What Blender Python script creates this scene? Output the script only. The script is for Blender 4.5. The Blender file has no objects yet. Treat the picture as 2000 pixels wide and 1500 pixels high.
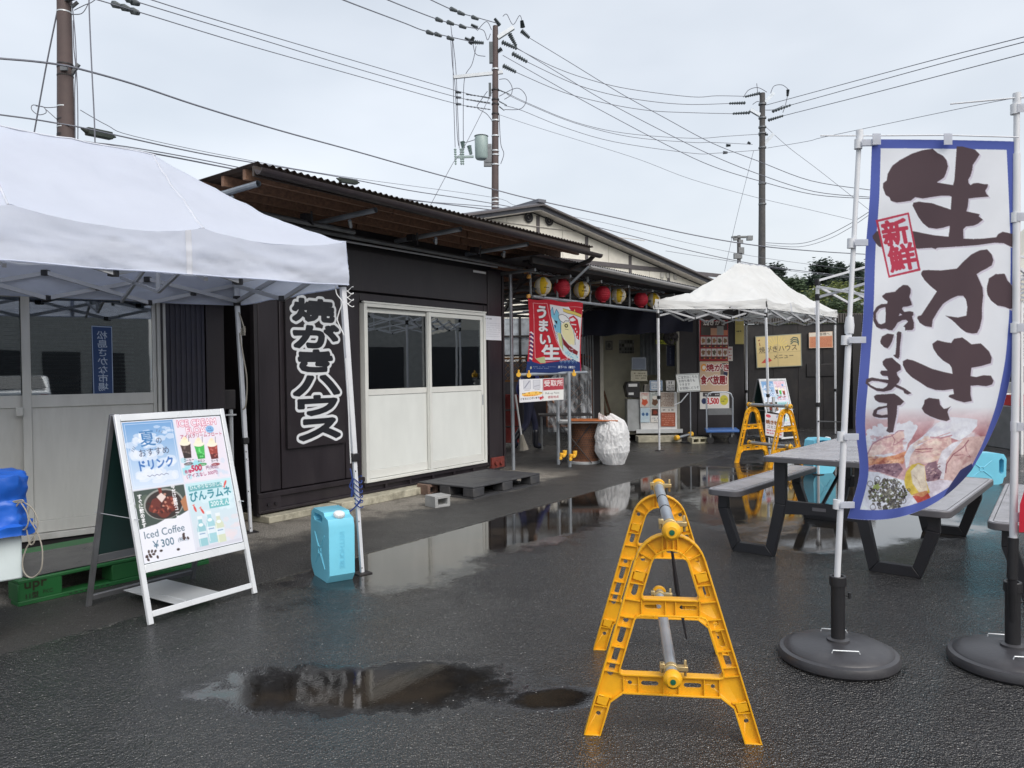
import bpy, bmesh, math, random
import numpy as np
from mathutils import Vector, Matrix, noise
from mathutils.geometry import tessellate_polygon
random.seed(7); RNG = np.random.default_rng(7)
rad = math.radians
sc = bpy.context.scene
COL = sc.collection

# ---------------------------------------------------------------- camera, world, sun, exposure
CAM = Vector((0, 0, 1.5)); FPX = 1500.0
pit = math.atan(28/1500); rol = 0.012
Fw = Vector((0, math.cos(pit), -math.sin(pit))); U0 = Vector((0, math.sin(pit), math.cos(pit))); R0 = Vector((1, 0, 0))
Rv = math.cos(rol)*R0 - math.sin(rol)*U0; Uv = math.sin(rol)*R0 + math.cos(rol)*U0
cd = bpy.data.cameras.new('camera'); cam = bpy.data.objects.new('camera', cd); COL.objects.link(cam)
cd.sensor_width = 36; cd.lens = 36*FPX/2000; cd.clip_start = 0.05; cd.clip_end = 2000
m = Matrix.Identity(4)
for i in range(3):
    m[i][0] = Rv[i]; m[i][1] = Uv[i]; m[i][2] = -Fw[i]; m[i][3] = CAM[i]
cam.matrix_world = m
sc.camera = cam
W = bpy.data.worlds.new('World'); sc.world = W; W.use_nodes = True
wt = W.node_tree; wt.nodes.clear()
wo = wt.nodes.new('ShaderNodeOutputWorld'); sky = wt.nodes.new('ShaderNodeTexSky'); sky.sky_type = 'NISHITA'; sky.sun_disc = False
SUN_EL, SUN_AZ = rad(45), rad(150)
sky.sun_elevation = SUN_EL; sky.sun_rotation = SUN_AZ; sky.air_density = 1; sky.dust_density = 6
b1 = wt.nodes.new('ShaderNodeBackground'); b1.inputs[1].default_value = 0.05
b2 = wt.nodes.new('ShaderNodeBackground'); b2.inputs[1].default_value = 1.0       # the cloud layer
tc = wt.nodes.new('ShaderNodeTexCoord'); nz = wt.nodes.new('ShaderNodeTexNoise'); nz.inputs['Scale'].default_value = 1.9; nz.inputs['Detail'].default_value = 4
mp = wt.nodes.new('ShaderNodeMapping'); mp.inputs['Scale'].default_value = (1, 1, 2.5)
cr = wt.nodes.new('ShaderNodeValToRGB')
cr.color_ramp.elements[0].position = 0.3; cr.color_ramp.elements[0].color = (0.46, 0.49, 0.52, 1)
cr.color_ramp.elements[1].position = 0.72; cr.color_ramp.elements[1].color = (0.66, 0.68, 0.70, 1)
ad = wt.nodes.new('ShaderNodeAddShader')
L = wt.links.new
L(tc.outputs['Generated'], mp.inputs[0]); L(mp.outputs[0], nz.inputs['Vector']); L(nz.outputs[0], cr.inputs[0]); L(cr.outputs[0], b2.inputs[0])
L(sky.outputs[0], b1.inputs[0]); L(b1.outputs[0], ad.inputs[0]); L(b2.outputs[0], ad.inputs[1]); L(ad.outputs[0], wo.inputs[0])
sd = bpy.data.lights.new('sun', 'SUN'); sd.energy = 1.5; sd.angle = rad(50); sd.color = (1, 0.98, 0.95)
so = bpy.data.objects.new('sun', sd); COL.objects.link(so)
sv = Vector((math.sin(SUN_AZ)*math.cos(SUN_EL), math.cos(SUN_AZ)*math.cos(SUN_EL), math.sin(SUN_EL)))
so.rotation_euler = sv.to_track_quat('Z', 'Y').to_euler(); so.location = (0, 0, 20)
vs = sc.view_settings; vs.view_transform = 'Standard'; vs.look = 'None'; vs.gamma = 1; vs.exposure = 0.27; vs.use_curve_mapping = False
sc.display_settings.display_device = 'sRGB'
sc.render.engine = 'CYCLES'
sc.cycles.max_bounces = 6; sc.cycles.diffuse_bounces = 3; sc.cycles.glossy_bounces = 4; sc.cycles.transparent_max_bounces = 12
sc.cycles.use_denoising = True
sc.cycles.sample_clamp_indirect = 6

# ---------------------------------------------------------------- where things stand (photo measurements turned into metres)
def ray(x, y): return Fw + (x-1000)/FPX*Rv - (y-750)/FPX*Uv
def at(x, y, Y): d = ray(x, y); return CAM + d*(Y/d.y)
def gr(x, y, z=0.0): d = ray(x, y); return CAM + d*((z-1.5)/d.z)

# ---------------------------------------------------------------- colour and materials
def lin(c):
    return tuple(((v/12.92) if v <= 0.04045 else ((v+0.055)/1.055)**2.4) for v in c)
def C(r, g, b): return lin((r/255, g/255, b/255))
MATS = {}
def mat(name, col=(0.5, 0.5, 0.5), rough=0.5, metal=0.0, var=0.15, vscale=6.0, bump=0.0, bscale=40.0, dirt=0.0, dirtcol=(0.12, 0.10, 0.08), dscale=2.5, trans=0.0, coat=0.0, spec=0.5, rvar=0.1, stretch=(1, 1, 1), attr=False):
    if name in MATS: return MATS[name]
    m = bpy.data.materials.new(name); m.use_nodes = True; t = m.node_tree; n = t.nodes; l = t.links.new
    p = n['Principled BSDF']; out = n['Material Output']
    tc = n.new('ShaderNodeTexCoord'); mp = n.new('ShaderNodeMapping'); mp.inputs['Scale'].default_value = stretch; l(tc.outputs['Object'], mp.inputs[0])
    geo = mp.outputs[0]
    nz = n.new('ShaderNodeTexNoise'); nz.inputs['Scale'].default_value = vscale; nz.inputs['Detail'].default_value = 6; l(geo, nz.inputs['Vector'])
    mx = n.new('ShaderNodeMix'); mx.data_type = 'RGBA'; mx.blend_type = 'MULTIPLY'; mx.inputs[0].default_value = 1
    if attr:
        at_ = n.new('ShaderNodeAttribute'); at_.attribute_name = 'print'; l(at_.outputs['Color'], mx.inputs[6])
    else: mx.inputs[6].default_value = (*col, 1)
    mr = n.new('ShaderNodeMapRange'); mr.inputs[1].default_value = 0.3; mr.inputs[2].default_value = 0.7; mr.inputs[3].default_value = 1-var; mr.inputs[4].default_value = 1+var
    l(nz.outputs[0], mr.inputs[0]); l(mr.outputs[0], mx.inputs[7]); csock = mx.outputs[2]
    if dirt > 0:
        n2 = n.new('ShaderNodeTexNoise'); n2.inputs['Scale'].default_value = dscale; n2.inputs['Detail'].default_value = 8; n2.inputs['Roughness'].default_value = 0.65; l(geo, n2.inputs['Vector'])
        r2 = n.new('ShaderNodeMapRange'); r2.inputs[1].default_value = 0.48; r2.inputs[2].default_value = 0.75; r2.inputs[4].default_value = dirt; l(n2.outputs[0], r2.inputs[0])
        m2 = n.new('ShaderNodeMix'); m2.data_type = 'RGBA'; l(r2.outputs[0], m2.inputs[0]); l(csock, m2.inputs[6]); m2.inputs[7].default_value = (*dirtcol, 1); csock = m2.outputs[2]
    l(csock, p.inputs['Base Color'])
    rr = n.new('ShaderNodeMapRange'); rr.inputs[3].default_value = max(0, rough-rvar); rr.inputs[4].default_value = min(1, rough+rvar); l(nz.outputs[0], rr.inputs[0]); l(rr.outputs[0], p.inputs['Roughness'])
    p.inputs['Metallic'].default_value = metal; p.inputs['Coat Weight'].default_value = coat; p.inputs['Specular IOR Level'].default_value = spec
    if bump > 0:
        nb = n.new('ShaderNodeTexNoise'); nb.inputs['Scale'].default_value = bscale; nb.inputs['Detail'].default_value = 4; l(geo, nb.inputs['Vector'])
        bp = n.new('ShaderNodeBump'); bp.inputs['Strength'].default_value = min(1, bump); bp.inputs['Distance'].default_value = 0.01; l(nb.outputs[0], bp.inputs['Height']); l(bp.outputs[0], p.inputs['Normal'])
    if trans > 0:
        tr = n.new('ShaderNodeBsdfTranslucent'); l(csock, tr.inputs[0]); ms = n.new('ShaderNodeMixShader'); ms.inputs[0].default_value = trans
        l(p.outputs[0], ms.inputs[1]); l(tr.outputs[0], ms.inputs[2]); l(ms.outputs[0], out.inputs[0])
    MATS[name] = m; return m
def glass_mat(name, tint, rough=0.02, mixf=0.0):
    m = bpy.data.materials.new(name); m.use_nodes = True; t = m.node_tree; n = t.nodes; l = t.links.new
    n.clear(); out = n.new('ShaderNodeOutputMaterial'); g = n.new('ShaderNodeBsdfGlossy'); g.inputs['Roughness'].default_value = rough; g.inputs['Color'].default_value = (0.9, 0.95, 1, 1)
    tr = n.new('ShaderNodeBsdfTransparent'); tr.inputs[0].default_value = (*tint, 1)
    fr = n.new('ShaderNodeFresnel'); fr.inputs[0].default_value = 1.52
    nz = n.new('ShaderNodeTexNoise'); nz.inputs['Scale'].default_value = 1.3; tc = n.new('ShaderNodeTexCoord'); l(tc.outputs['Object'], nz.inputs['Vector'])
    bp = n.new('ShaderNodeBump'); bp.inputs['Strength'].default_value = 0.06; bp.inputs['Distance'].default_value = 0.01; l(nz.outputs[0], bp.inputs['Height']); l(bp.outputs[0], g.inputs['Normal'])
    mm = n.new('ShaderNodeMath'); mm.operation = 'MULTIPLY_ADD'; mm.inputs[1].default_value = 1.3; mm.inputs[2].default_value = 0.03 + mixf; l(fr.outputs[0], mm.inputs[0])
    ms = n.new('ShaderNodeMixShader'); l(mm.outputs[0], ms.inputs[0]); l(tr.outputs[0], ms.inputs[1]); l(g.outputs[0], ms.inputs[2]); l(ms.outputs[0], out.inputs[0])
    MATS[name] = m; return m

# ---------------------------------------------------------------- objects
WP = {}
def tag(o, label=None, cat=None, group=None, kind=None):
    if label: o['label'] = label
    if cat: o['category'] = cat
    if group: o['group'] = group
    if kind: o['kind'] = kind
    return o
def thing(name, label, cat, loc=(0, 0, 0), group=None):
    o = bpy.data.objects.new(name, None); COL.objects.link(o); o.location = loc; o.empty_display_size = 0.1
    WP[o.name] = Vector(loc); return tag(o, label, cat, group)
def kids(o): return [c for c in bpy.data.objects if c.parent == o]
def dup(o, label=None, parent=None, _k=None):
    if _k is None:
        _k = {}
        for c in bpy.data.objects:
            if c.parent: _k.setdefault(c.parent.name, []).append(c)
    c = o.copy(); COL.objects.link(c); c.parent = parent
    for ch in _k.get(o.name, []): dup(ch, None, c, _k)
    if label: c['label'] = label
    return c
def place(o, loc, rz=0.0, rx=0.0, ry=0.0, s=None):
    o.location = loc; o.rotation_euler = (rx, ry, rz)
    if s: o.scale = (s, s, s)
    return o
class MB:
    def __init__(s): s.v = []; s.f = []; s.mi = []; s.M = Matrix.Identity(4); s.cur = 0
    def add(s, vs, fs):
        b = len(s.v); s.v += [tuple(s.M @ Vector(v)) for v in vs]; s.f += [tuple(i+b for i in f) for f in fs]; s.mi += [s.cur]*len(fs); return s
    def box(s, c, d, R=None):
        h = [x/2 for x in d]; vs = []
        for z in (-1, 1):
            for y in (-1, 1):
                for x in (-1, 1):
                    p = Vector((x*h[0], y*h[1], z*h[2]));
                    if R: p = R @ p
                    vs.append(Vector(c)+p)
        return s.add(vs, [(0, 2, 3, 1), (4, 5, 7, 6), (0, 1, 5, 4), (2, 6, 7, 3), (0, 4, 6, 2), (1, 3, 7, 5)])
    def bx(s, a, b):
        return s.box([(a[i]+b[i])/2 for i in range(3)], [abs(b[i]-a[i]) for i in range(3)])
    def beam(s, p, q, w, h, up=(0, 0, 1)):
        p = Vector(p); q = Vector(q); d = q-p
        if d.length < 1e-6: return s
        z = d.normalized(); x = Vector(up).cross(z)
        if x.length < 1e-3: x = Vector((1, 0, 0)).cross(z)
        x.normalize(); y = z.cross(x); vs = []
        for e in (p, q):
            for a, b in ((-1, -1), (1, -1), (1, 1), (-1, 1)): vs.append(e + x*(a*w/2) + y*(b*h/2))
        return s.add(vs, [(3, 2, 1, 0), (4, 5, 6, 7), (0, 1, 5, 4), (1, 2, 6, 5), (2, 3, 7, 6), (3, 0, 4, 7)])
    def tube(s, pts, r, n=8, cap=True):
        pts = [Vector(p) for p in pts]; rs = r if isinstance(r, (list, tuple)) else [r]*len(pts); vs = []; fs = []
        prev = None
        for i, p in enumerate(pts):
            d = (pts[min(i+1, len(pts)-1)] - pts[max(i-1, 0)])
            d = d.normalized() if d.length > 1e-9 else Vector((0, 0, 1))
            x = (prev - d*prev.dot(d)) if prev is not None else Vector((0, 0, 1)).cross(d)
            if x.length < 1e-3: x = Vector((1, 0, 0)).cross(d)
            if x.length < 1e-3: x = Vector((0, 1, 0)).cross(d)
            x.normalize(); prev = x; y = d.cross(x)
            for k in range(n):
                a = 2*math.pi*k/n; vs.append(p + x*(math.cos(a)*rs[i]) + y*(math.sin(a)*rs[i]))
        for i in range(len(pts)-1):
            for k in range(n):
                a = i*n+k; b = i*n+(k+1) % n; fs.append((a, b, b+n, a+n))
        if cap: fs.append(tuple(range(n-1, -1, -1))); fs.append(tuple(range((len(pts)-1)*n, len(pts)*n)))
        return s.add(vs, fs)
    def lathe(s, prof, n=24, c=(0, 0, 0)):
        vs = []; fs = []
        for r, z in prof:
            for k in range(n): a = 2*math.pi*k/n; vs.append((c[0]+r*math.cos(a), c[1]+r*math.sin(a), c[2]+z))
        for i in range(len(prof)-1):
            for k in range(n): a = i*n+k; b = i*n+(k+1) % n; fs.append((a, b, b+n, a+n))
        fs.append(tuple(range(n-1, -1, -1))); fs.append(tuple(range((len(prof)-1)*n, len(prof)*n)))
        return s.add(vs, fs)
    def prism(s, poly, y0, y1, holes=(), T=None):
        """poly in (x,z), extruded along y"""
        T = T or (lambda x, y, z: (x, y, z))
        loops = [list(poly)]+[list(h) for h in holes]; flat = [p for lp in loops for p in lp]; n = len(flat)
        tris = tessellate_polygon([[Vector((p[0], p[1], 0)) for p in lp] for lp in loops])
        vs = [T(p[0], y0, p[1]) for p in flat] + [T(p[0], y1, p[1]) for p in flat]; fs = []
        for t in tris:
            a, b, c = t
            ar = (flat[b][0]-flat[a][0])*(flat[c][1]-flat[a][1]) - (flat[c][0]-flat[a][0])*(flat[b][1]-flat[a][1])
            if ar < 0: a, c = c, a
            fs.append((a, b, c)); fs.append((c+n, b+n, a+n))
        o = 0
        for lp in loops:
            k = len(lp)
            ar = sum(lp[i][0]*lp[(i+1) % k][1]-lp[(i+1) % k][0]*lp[i][1] for i in range(k)); outer = (lp is loops[0])
            for i in range(k):
                a = o+i; b = o+(i+1) % k
                fs.append((b, a, a+n, b+n) if (ar > 0) == outer else (a, b, b+n, a+n))
            o += k
        return s.add(vs, fs)
    def quad(s, a, b, c, d): return s.add([a, b, c, d], [(0, 1, 2, 3)])
    def grid(s, fn, nu, nv):
        vs = [fn(i/nu, j/nv) for j in range(nv+1) for i in range(nu+1)]
        return s.add(vs, [(j*(nu+1)+i, j*(nu+1)+i+1, (j+1)*(nu+1)+i+1, (j+1)*(nu+1)+i) for j in range(nv) for i in range(nu)])
    def build(s, name, ma, parent=None, bevel=0.0, smooth=True, label=None, kind=None, seg=2, sub=0, origin=None):
        if not s.v: s.v = [(0, 0, 0)]
        a = np.array(s.v); c = Vector(((a[:, 0].min()+a[:, 0].max())/2, (a[:, 1].min()+a[:, 1].max())/2, a[:, 2].min())) if origin is None else Vector(origin)
        me = bpy.data.meshes.new(name); me.from_pydata([tuple(Vector(v)-c) for v in s.v], [], s.f)
        for m_ in (ma if isinstance(ma, (list, tuple)) else [ma]): me.materials.append(m_)
        if any(s.mi): me.polygons.foreach_set('material_index', s.mi)
        bm = bmesh.new(); bm.from_mesh(me); bmesh.ops.recalc_face_normals(bm, faces=bm.faces); bm.to_mesh(me); bm.free()
        if smooth:
            me.shade_smooth(); me.set_sharp_from_angle(angle=rad(35))
        o = bpy.data.objects.new(name, me); COL.objects.link(o)
        pp = Vector((0, 0, 0))
        if parent is not None: o.parent = parent; pp = WP[parent.name]
        o.location = c-pp; WP[o.name] = c.copy()
        if bevel > 0:
            b = o.modifiers.new('bevel', 'BEVEL'); b.width = bevel; b.segments = seg; b.limit_method = 'ANGLE'; b.angle_limit = rad(40); b.harden_normals = False
        if sub: q = o.modifiers.new('sub', 'SUBSURF'); q.levels = sub; q.render_levels = sub
        if label: o['label'] = label
        if kind: o['kind'] = kind
        return o
def one(mb, name, ma, label, cat, group=None, **k):
    return tag(mb.build(name, ma, None, **k), label, cat, group)

# ---------------------------------------------------------------- flat print: drawn on a pixel grid and carried by the vertices of a fine sheet
GC = {}
def glyphs(sx, bold):
    k = (sx, bold)
    if k in GC: return GC[k]
    c = bpy.data.curves.new('t', 'FONT'); c.body = sx; c.size = 1; c.offset = bold; c.resolution_u = 3
    o = bpy.data.objects.new('t', c); COL.objects.link(o)
    dg = bpy.context.evaluated_depsgraph_get(); me = bpy.data.meshes.new_from_object(o.evaluated_get(dg))
    v = np.array([x.co[:2] for x in me.vertices]).reshape(-1, 2); f = []
    for p in me.polygons:
        q = list(p.vertices)
        for i in range(1, len(q)-1): f.append((q[0], q[i], q[i+1]))
    bpy.data.objects.remove(o); bpy.data.meshes.remove(me); bpy.data.curves.remove(c)
    GC[k] = (v, f); return GC[k]
class Canvas:
    def __init__(s, wu, hu, W, ss=3, bg=(255, 255, 255)):
        s.wu, s.hu, s.W = wu, hu, W; s.H = max(4, round(W*hu/wu)); s.ss = ss; s.k = W*ss/wu
        s.a = np.empty((s.H*ss, s.W*ss, 3)); s.a[:] = bg
    def poly(s, pts, col, holes=(), alpha=1.0):
        loops = [pts]+list(holes); E_ = []
        for lp in loops:
            q = np.array(lp, float)*s.k; E_.append((q, np.roll(q, -1, 0)))
        p = np.vstack([e[0] for e in E_]); q = np.vstack([e[1] for e in E_])
        y0 = max(0, int(p[:, 1].min())); y1 = min(s.a.shape[0]-1, int(p[:, 1].max())+1); col = np.array(col, float)
        for y in range(y0, y1+1):
            yc = y+0.5; mk = (p[:, 1] <= yc) != (q[:, 1] <= yc)
            if not mk.any(): continue
            a, b = p[mk], q[mk]; xs = np.sort(a[:, 0]+(yc-a[:, 1])/(b[:, 1]-a[:, 1])*(b[:, 0]-a[:, 0]))
            for i in range(0, len(xs)-1, 2):
                x0 = max(0, int(round(xs[i]))); x1 = min(s.a.shape[1], int(round(xs[i+1])))
                if x1 > x0:
                    if alpha >= 1: s.a[y, x0:x1] = col
                    else: s.a[y, x0:x1] = s.a[y, x0:x1]*(1-alpha)+col*alpha
    def rect(s, x0, y0, x1, y1, col, alpha=1.0): s.poly([(x0, y0), (x1, y0), (x1, y1), (x0, y1)], col, alpha=alpha)
    def frame(s, x0, y0, x1, y1, t, col):
        s.rect(x0, y0, x1, y0+t, col); s.rect(x0, y1-t, x1, y1, col); s.rect(x0, y0, x0+t, y1, col); s.rect(x1-t, y0, x1, y1, col)
    def ell(s, cx, cy, rx, ry, col, alpha=1.0, rot=0.0, n=28, wob=0.0):
        c_, s_ = math.cos(rot), math.sin(rot); pts = []
        for i in range(n):
            a = 2*math.pi*i/n; w = 1+wob*math.sin(a*5+cx*7)+wob*0.7*math.sin(a*3+cy*5)
            x, y = rx*math.cos(a)*w, ry*math.sin(a)*w; pts.append((cx+x*c_-y*s_, cy+x*s_+y*c_))
        s.poly(pts, col, alpha=alpha)
    def ring(s, cx, cy, r0, r1, col):
        f = lambda r: [(cx+r*math.cos(2*math.pi*i/20), cy+r*math.sin(2*math.pi*i/20)) for i in range(20)]
        s.poly(f(r1), col, [f(r0)])
    def line(s, pts, w, col, alpha=1.0):
        for (x0, y0), (x1, y1) in zip(pts[:-1], pts[1:]):
            d = math.hypot(x1-x0, y1-y0) or 1; nx, ny = -(y1-y0)/d*w/2, (x1-x0)/d*w/2
            s.poly([(x0+nx, y0+ny), (x1+nx, y1+ny), (x1-nx, y1-ny), (x0-nx, y0-ny)], col, alpha=alpha)
    def text(s, t, x, y, size, col, bold=0.0, sx=1.0, rot=0.0, shear=0.0, vert=False, pitch=1.08, center=False, fit=None):
        if vert:
            for i, ch in enumerate(t): s.text(ch, x, y+i*size*pitch, size, col, bold, sx, rot, shear, center=center)
            return
        v, f = glyphs(t, 0.0)
        if not len(v): return
        if fit:      # stretch the glyph to the box x0, y0, x1, y1
            x0, y0, x1, y1 = fit; mn, mx = v.min(0), v.max(0); px = x0+(v[:, 0]-mn[0])/(mx[0]-mn[0])*(x1-x0); py = y1-(v[:, 1]-mn[1])/(mx[1]-mn[1])*(y1-y0); P = np.stack([px, py], 1)*s.k
        else:
            px = v[:, 0]*size*sx; py = -v[:, 1]*size + 0.86*size
            if center: px = px-(px.min()+px.max())/2
            px = px + shear*py; c_, s_ = math.cos(rot), math.sin(rot)
            P = np.stack([(x+px*c_-py*s_)*s.k, (y+px*s_+py*c_)*s.k], 1)
        r = max(0, bold*size*s.k*0.75); Hh, Ww = s.a.shape[:2]; pad = int(r)+2
        bx0 = max(0, int(P[:, 0].min())-pad); bx1 = min(Ww, int(P[:, 0].max())+pad+1); by0 = max(0, int(P[:, 1].min())-pad); by1 = min(Hh, int(P[:, 1].max())+pad+1)
        if bx1 <= bx0 or by1 <= by0: return
        M = np.zeros((by1-by0, bx1-bx0), bool); P = P-np.array([bx0, by0])
        for a, b, c in f:
            A, B, D = P[a], P[b], P[c]
            x0 = max(0, int(min(A[0], B[0], D[0])-0.5)); x1 = min(M.shape[1], int(max(A[0], B[0], D[0])+1.5)); y0 = max(0, int(min(A[1], B[1], D[1])-0.5)); y1 = min(M.shape[0], int(max(A[1], B[1], D[1])+1.5))
            if x1 <= x0 or y1 <= y0: continue
            X = np.arange(x0, x1)[None, :]+0.5; Y = np.arange(y0, y1)[:, None]+0.5
            e = lambda U, V: (V[0]-U[0])*(Y-U[1])-(V[1]-U[1])*(X-U[0])
            e1, e2, e3 = e(A, B), e(B, D), e(D, A)
            M[y0:y1, x0:x1] |= ((e1 >= 0) & (e2 >= 0) & (e3 >= 0)) | ((e1 <= 0) & (e2 <= 0) & (e3 <= 0))
        if r >= 0.5:
            N = M.copy(); ri = int(round(r)); Mp = np.pad(M, ri)
            h, w = M.shape; cs = np.pad(np.cumsum(Mp, 1), ((0, 0), (1, 0)))
            for dy in range(-ri, ri+1):
                hw = int(math.sqrt(max(0, r*r-dy*dy))); row = cs[ri+dy:ri+dy+h]
                N |= (row[:, ri+hw+1:ri+hw+1+w]-row[:, ri-hw:ri-hw+w]) > 0
            M = N
        s.a[by0:by1, bx0:bx1][M] = np.array(col, float)
    def gradv(s, x0, y0, x1, y1, c0, c1, alpha=1.0):
        k = s.k; X0, X1, Y0, Y1 = [int(round(v*k)) for v in (x0, x1, y0, y1)]
        X0 = max(0, X0); Y0c = max(0, Y0); Y1c = min(s.a.shape[0], Y1)
        t = ((np.arange(Y0c, Y1c)-Y0)/max(1, Y1-Y0))[:, None, None]
        c = np.array(c0, float)*(1-t)+np.array(c1, float)*t
        s.a[Y0c:Y1c, X0:X1] = s.a[Y0c:Y1c, X0:X1]*(1-alpha)+c*alpha
    def clouds(s, x0, y0, x1, y1, n, col, r):
        for i in range(n):
            s.ell(random.uniform(x0, x1), random.uniform(y0, y1), r*random.uniform(0.5, 1.3), r*random.uniform(0.4, 0.9), col, alpha=0.55, wob=0.06)
    def scribble(s, x0, y0, x1, y1, rows, col, w=0.6, dens=0.75):
        hgt = (y1-y0)/rows
        for r in range(rows):
            x = x0; yy = y0+hgt*(r+0.5)
            while x < x1:
                l_ = random.uniform(0.5, 1.1)*hgt*w
                if random.random() < dens: s.rect(x, yy-hgt*0.28*random.uniform(0.6, 1), min(x+l_, x1), yy+hgt*0.28*random.uniform(0.6, 1), col, alpha=0.8)
                x += l_*1.35
    def sheet(s, name, fn, ma, parent=None, label=None, flip=False):
        a = s.a.reshape(s.H, s.ss, s.W, s.ss, 3).mean((1, 3))/255.0; a = np.clip(a, 0, 1)
        l_ = np.where(a <= 0.04045, a/12.92, ((a+0.055)/1.055)**2.4)
        u = (np.arange(s.W))/(s.W-1); v = (np.arange(s.H))/(s.H-1); Ug, Vg = np.meshgrid(u, v)
        P = fn(Ug.ravel(), Vg.ravel()); P = np.asarray(P, float)
        c = np.array([(P[:, 0].min()+P[:, 0].max())/2, (P[:, 1].min()+P[:, 1].max())/2, P[:, 2].min()])
        n = len(P); Wd = s.W; Hd = s.H
        i = (np.arange(Hd-1)[:, None]*Wd+np.arange(Wd-1)[None, :]).ravel()
        F = np.stack([i, i+Wd, i+Wd+1, i+1], 1) if not flip else np.stack([i, i+1, i+Wd+1, i+Wd], 1)
        me = bpy.data.meshes.new(name); me.vertices.add(n); me.vertices.foreach_set('co', (P-c).ravel())
        me.loops.add(len(F)*4); me.loops.foreach_set('vertex_index', F.ravel().astype(np.int32)); me.polygons.add(len(F)); me.polygons.foreach_set('loop_start', np.arange(0, len(F)*4, 4, dtype=np.int32))
        me.update(calc_edges=True); me.validate()
        at_ = me.color_attributes.new('print', 'FLOAT_COLOR', 'POINT'); at_.data.foreach_set('color', np.concatenate([l_.reshape(-1, 3), np.ones((n, 1))], 1).ravel())
        me.materials.append(ma); me.shade_smooth()
        o = bpy.data.objects.new(name, me); COL.objects.link(o); pp = Vector((0, 0, 0))
        if parent is not None: o.parent = parent; pp = WP[parent.name]
        o.location = Vector(c)-pp; WP[o.name] = Vector(c)
        if label: o['label'] = label
        return o
def flat(a, b, c, d):
    """top-left, top-right, bottom-right, bottom-left"""
    a, b, c, d = [np.array(p, float) for p in (a, b, c, d)]
    return lambda u, v: (a*((1-u)*(1-v))[:, None]+b*(u*(1-v))[:, None]+c*(u*v)[:, None]+d*((1-u)*v)[:, None])

PRINT = mat('printed_board', rough=0.35, var=0.03, attr=True, dirt=0.05, dirtcol=(0.3, 0.3, 0.3))
PAPER = mat('printed_paper', rough=0.7, var=0.04, attr=True)
CLOTH = mat('printed_cloth', rough=0.85, var=0.03, attr=True, trans=0.38, bump=0.15, bscale=400)
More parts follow.
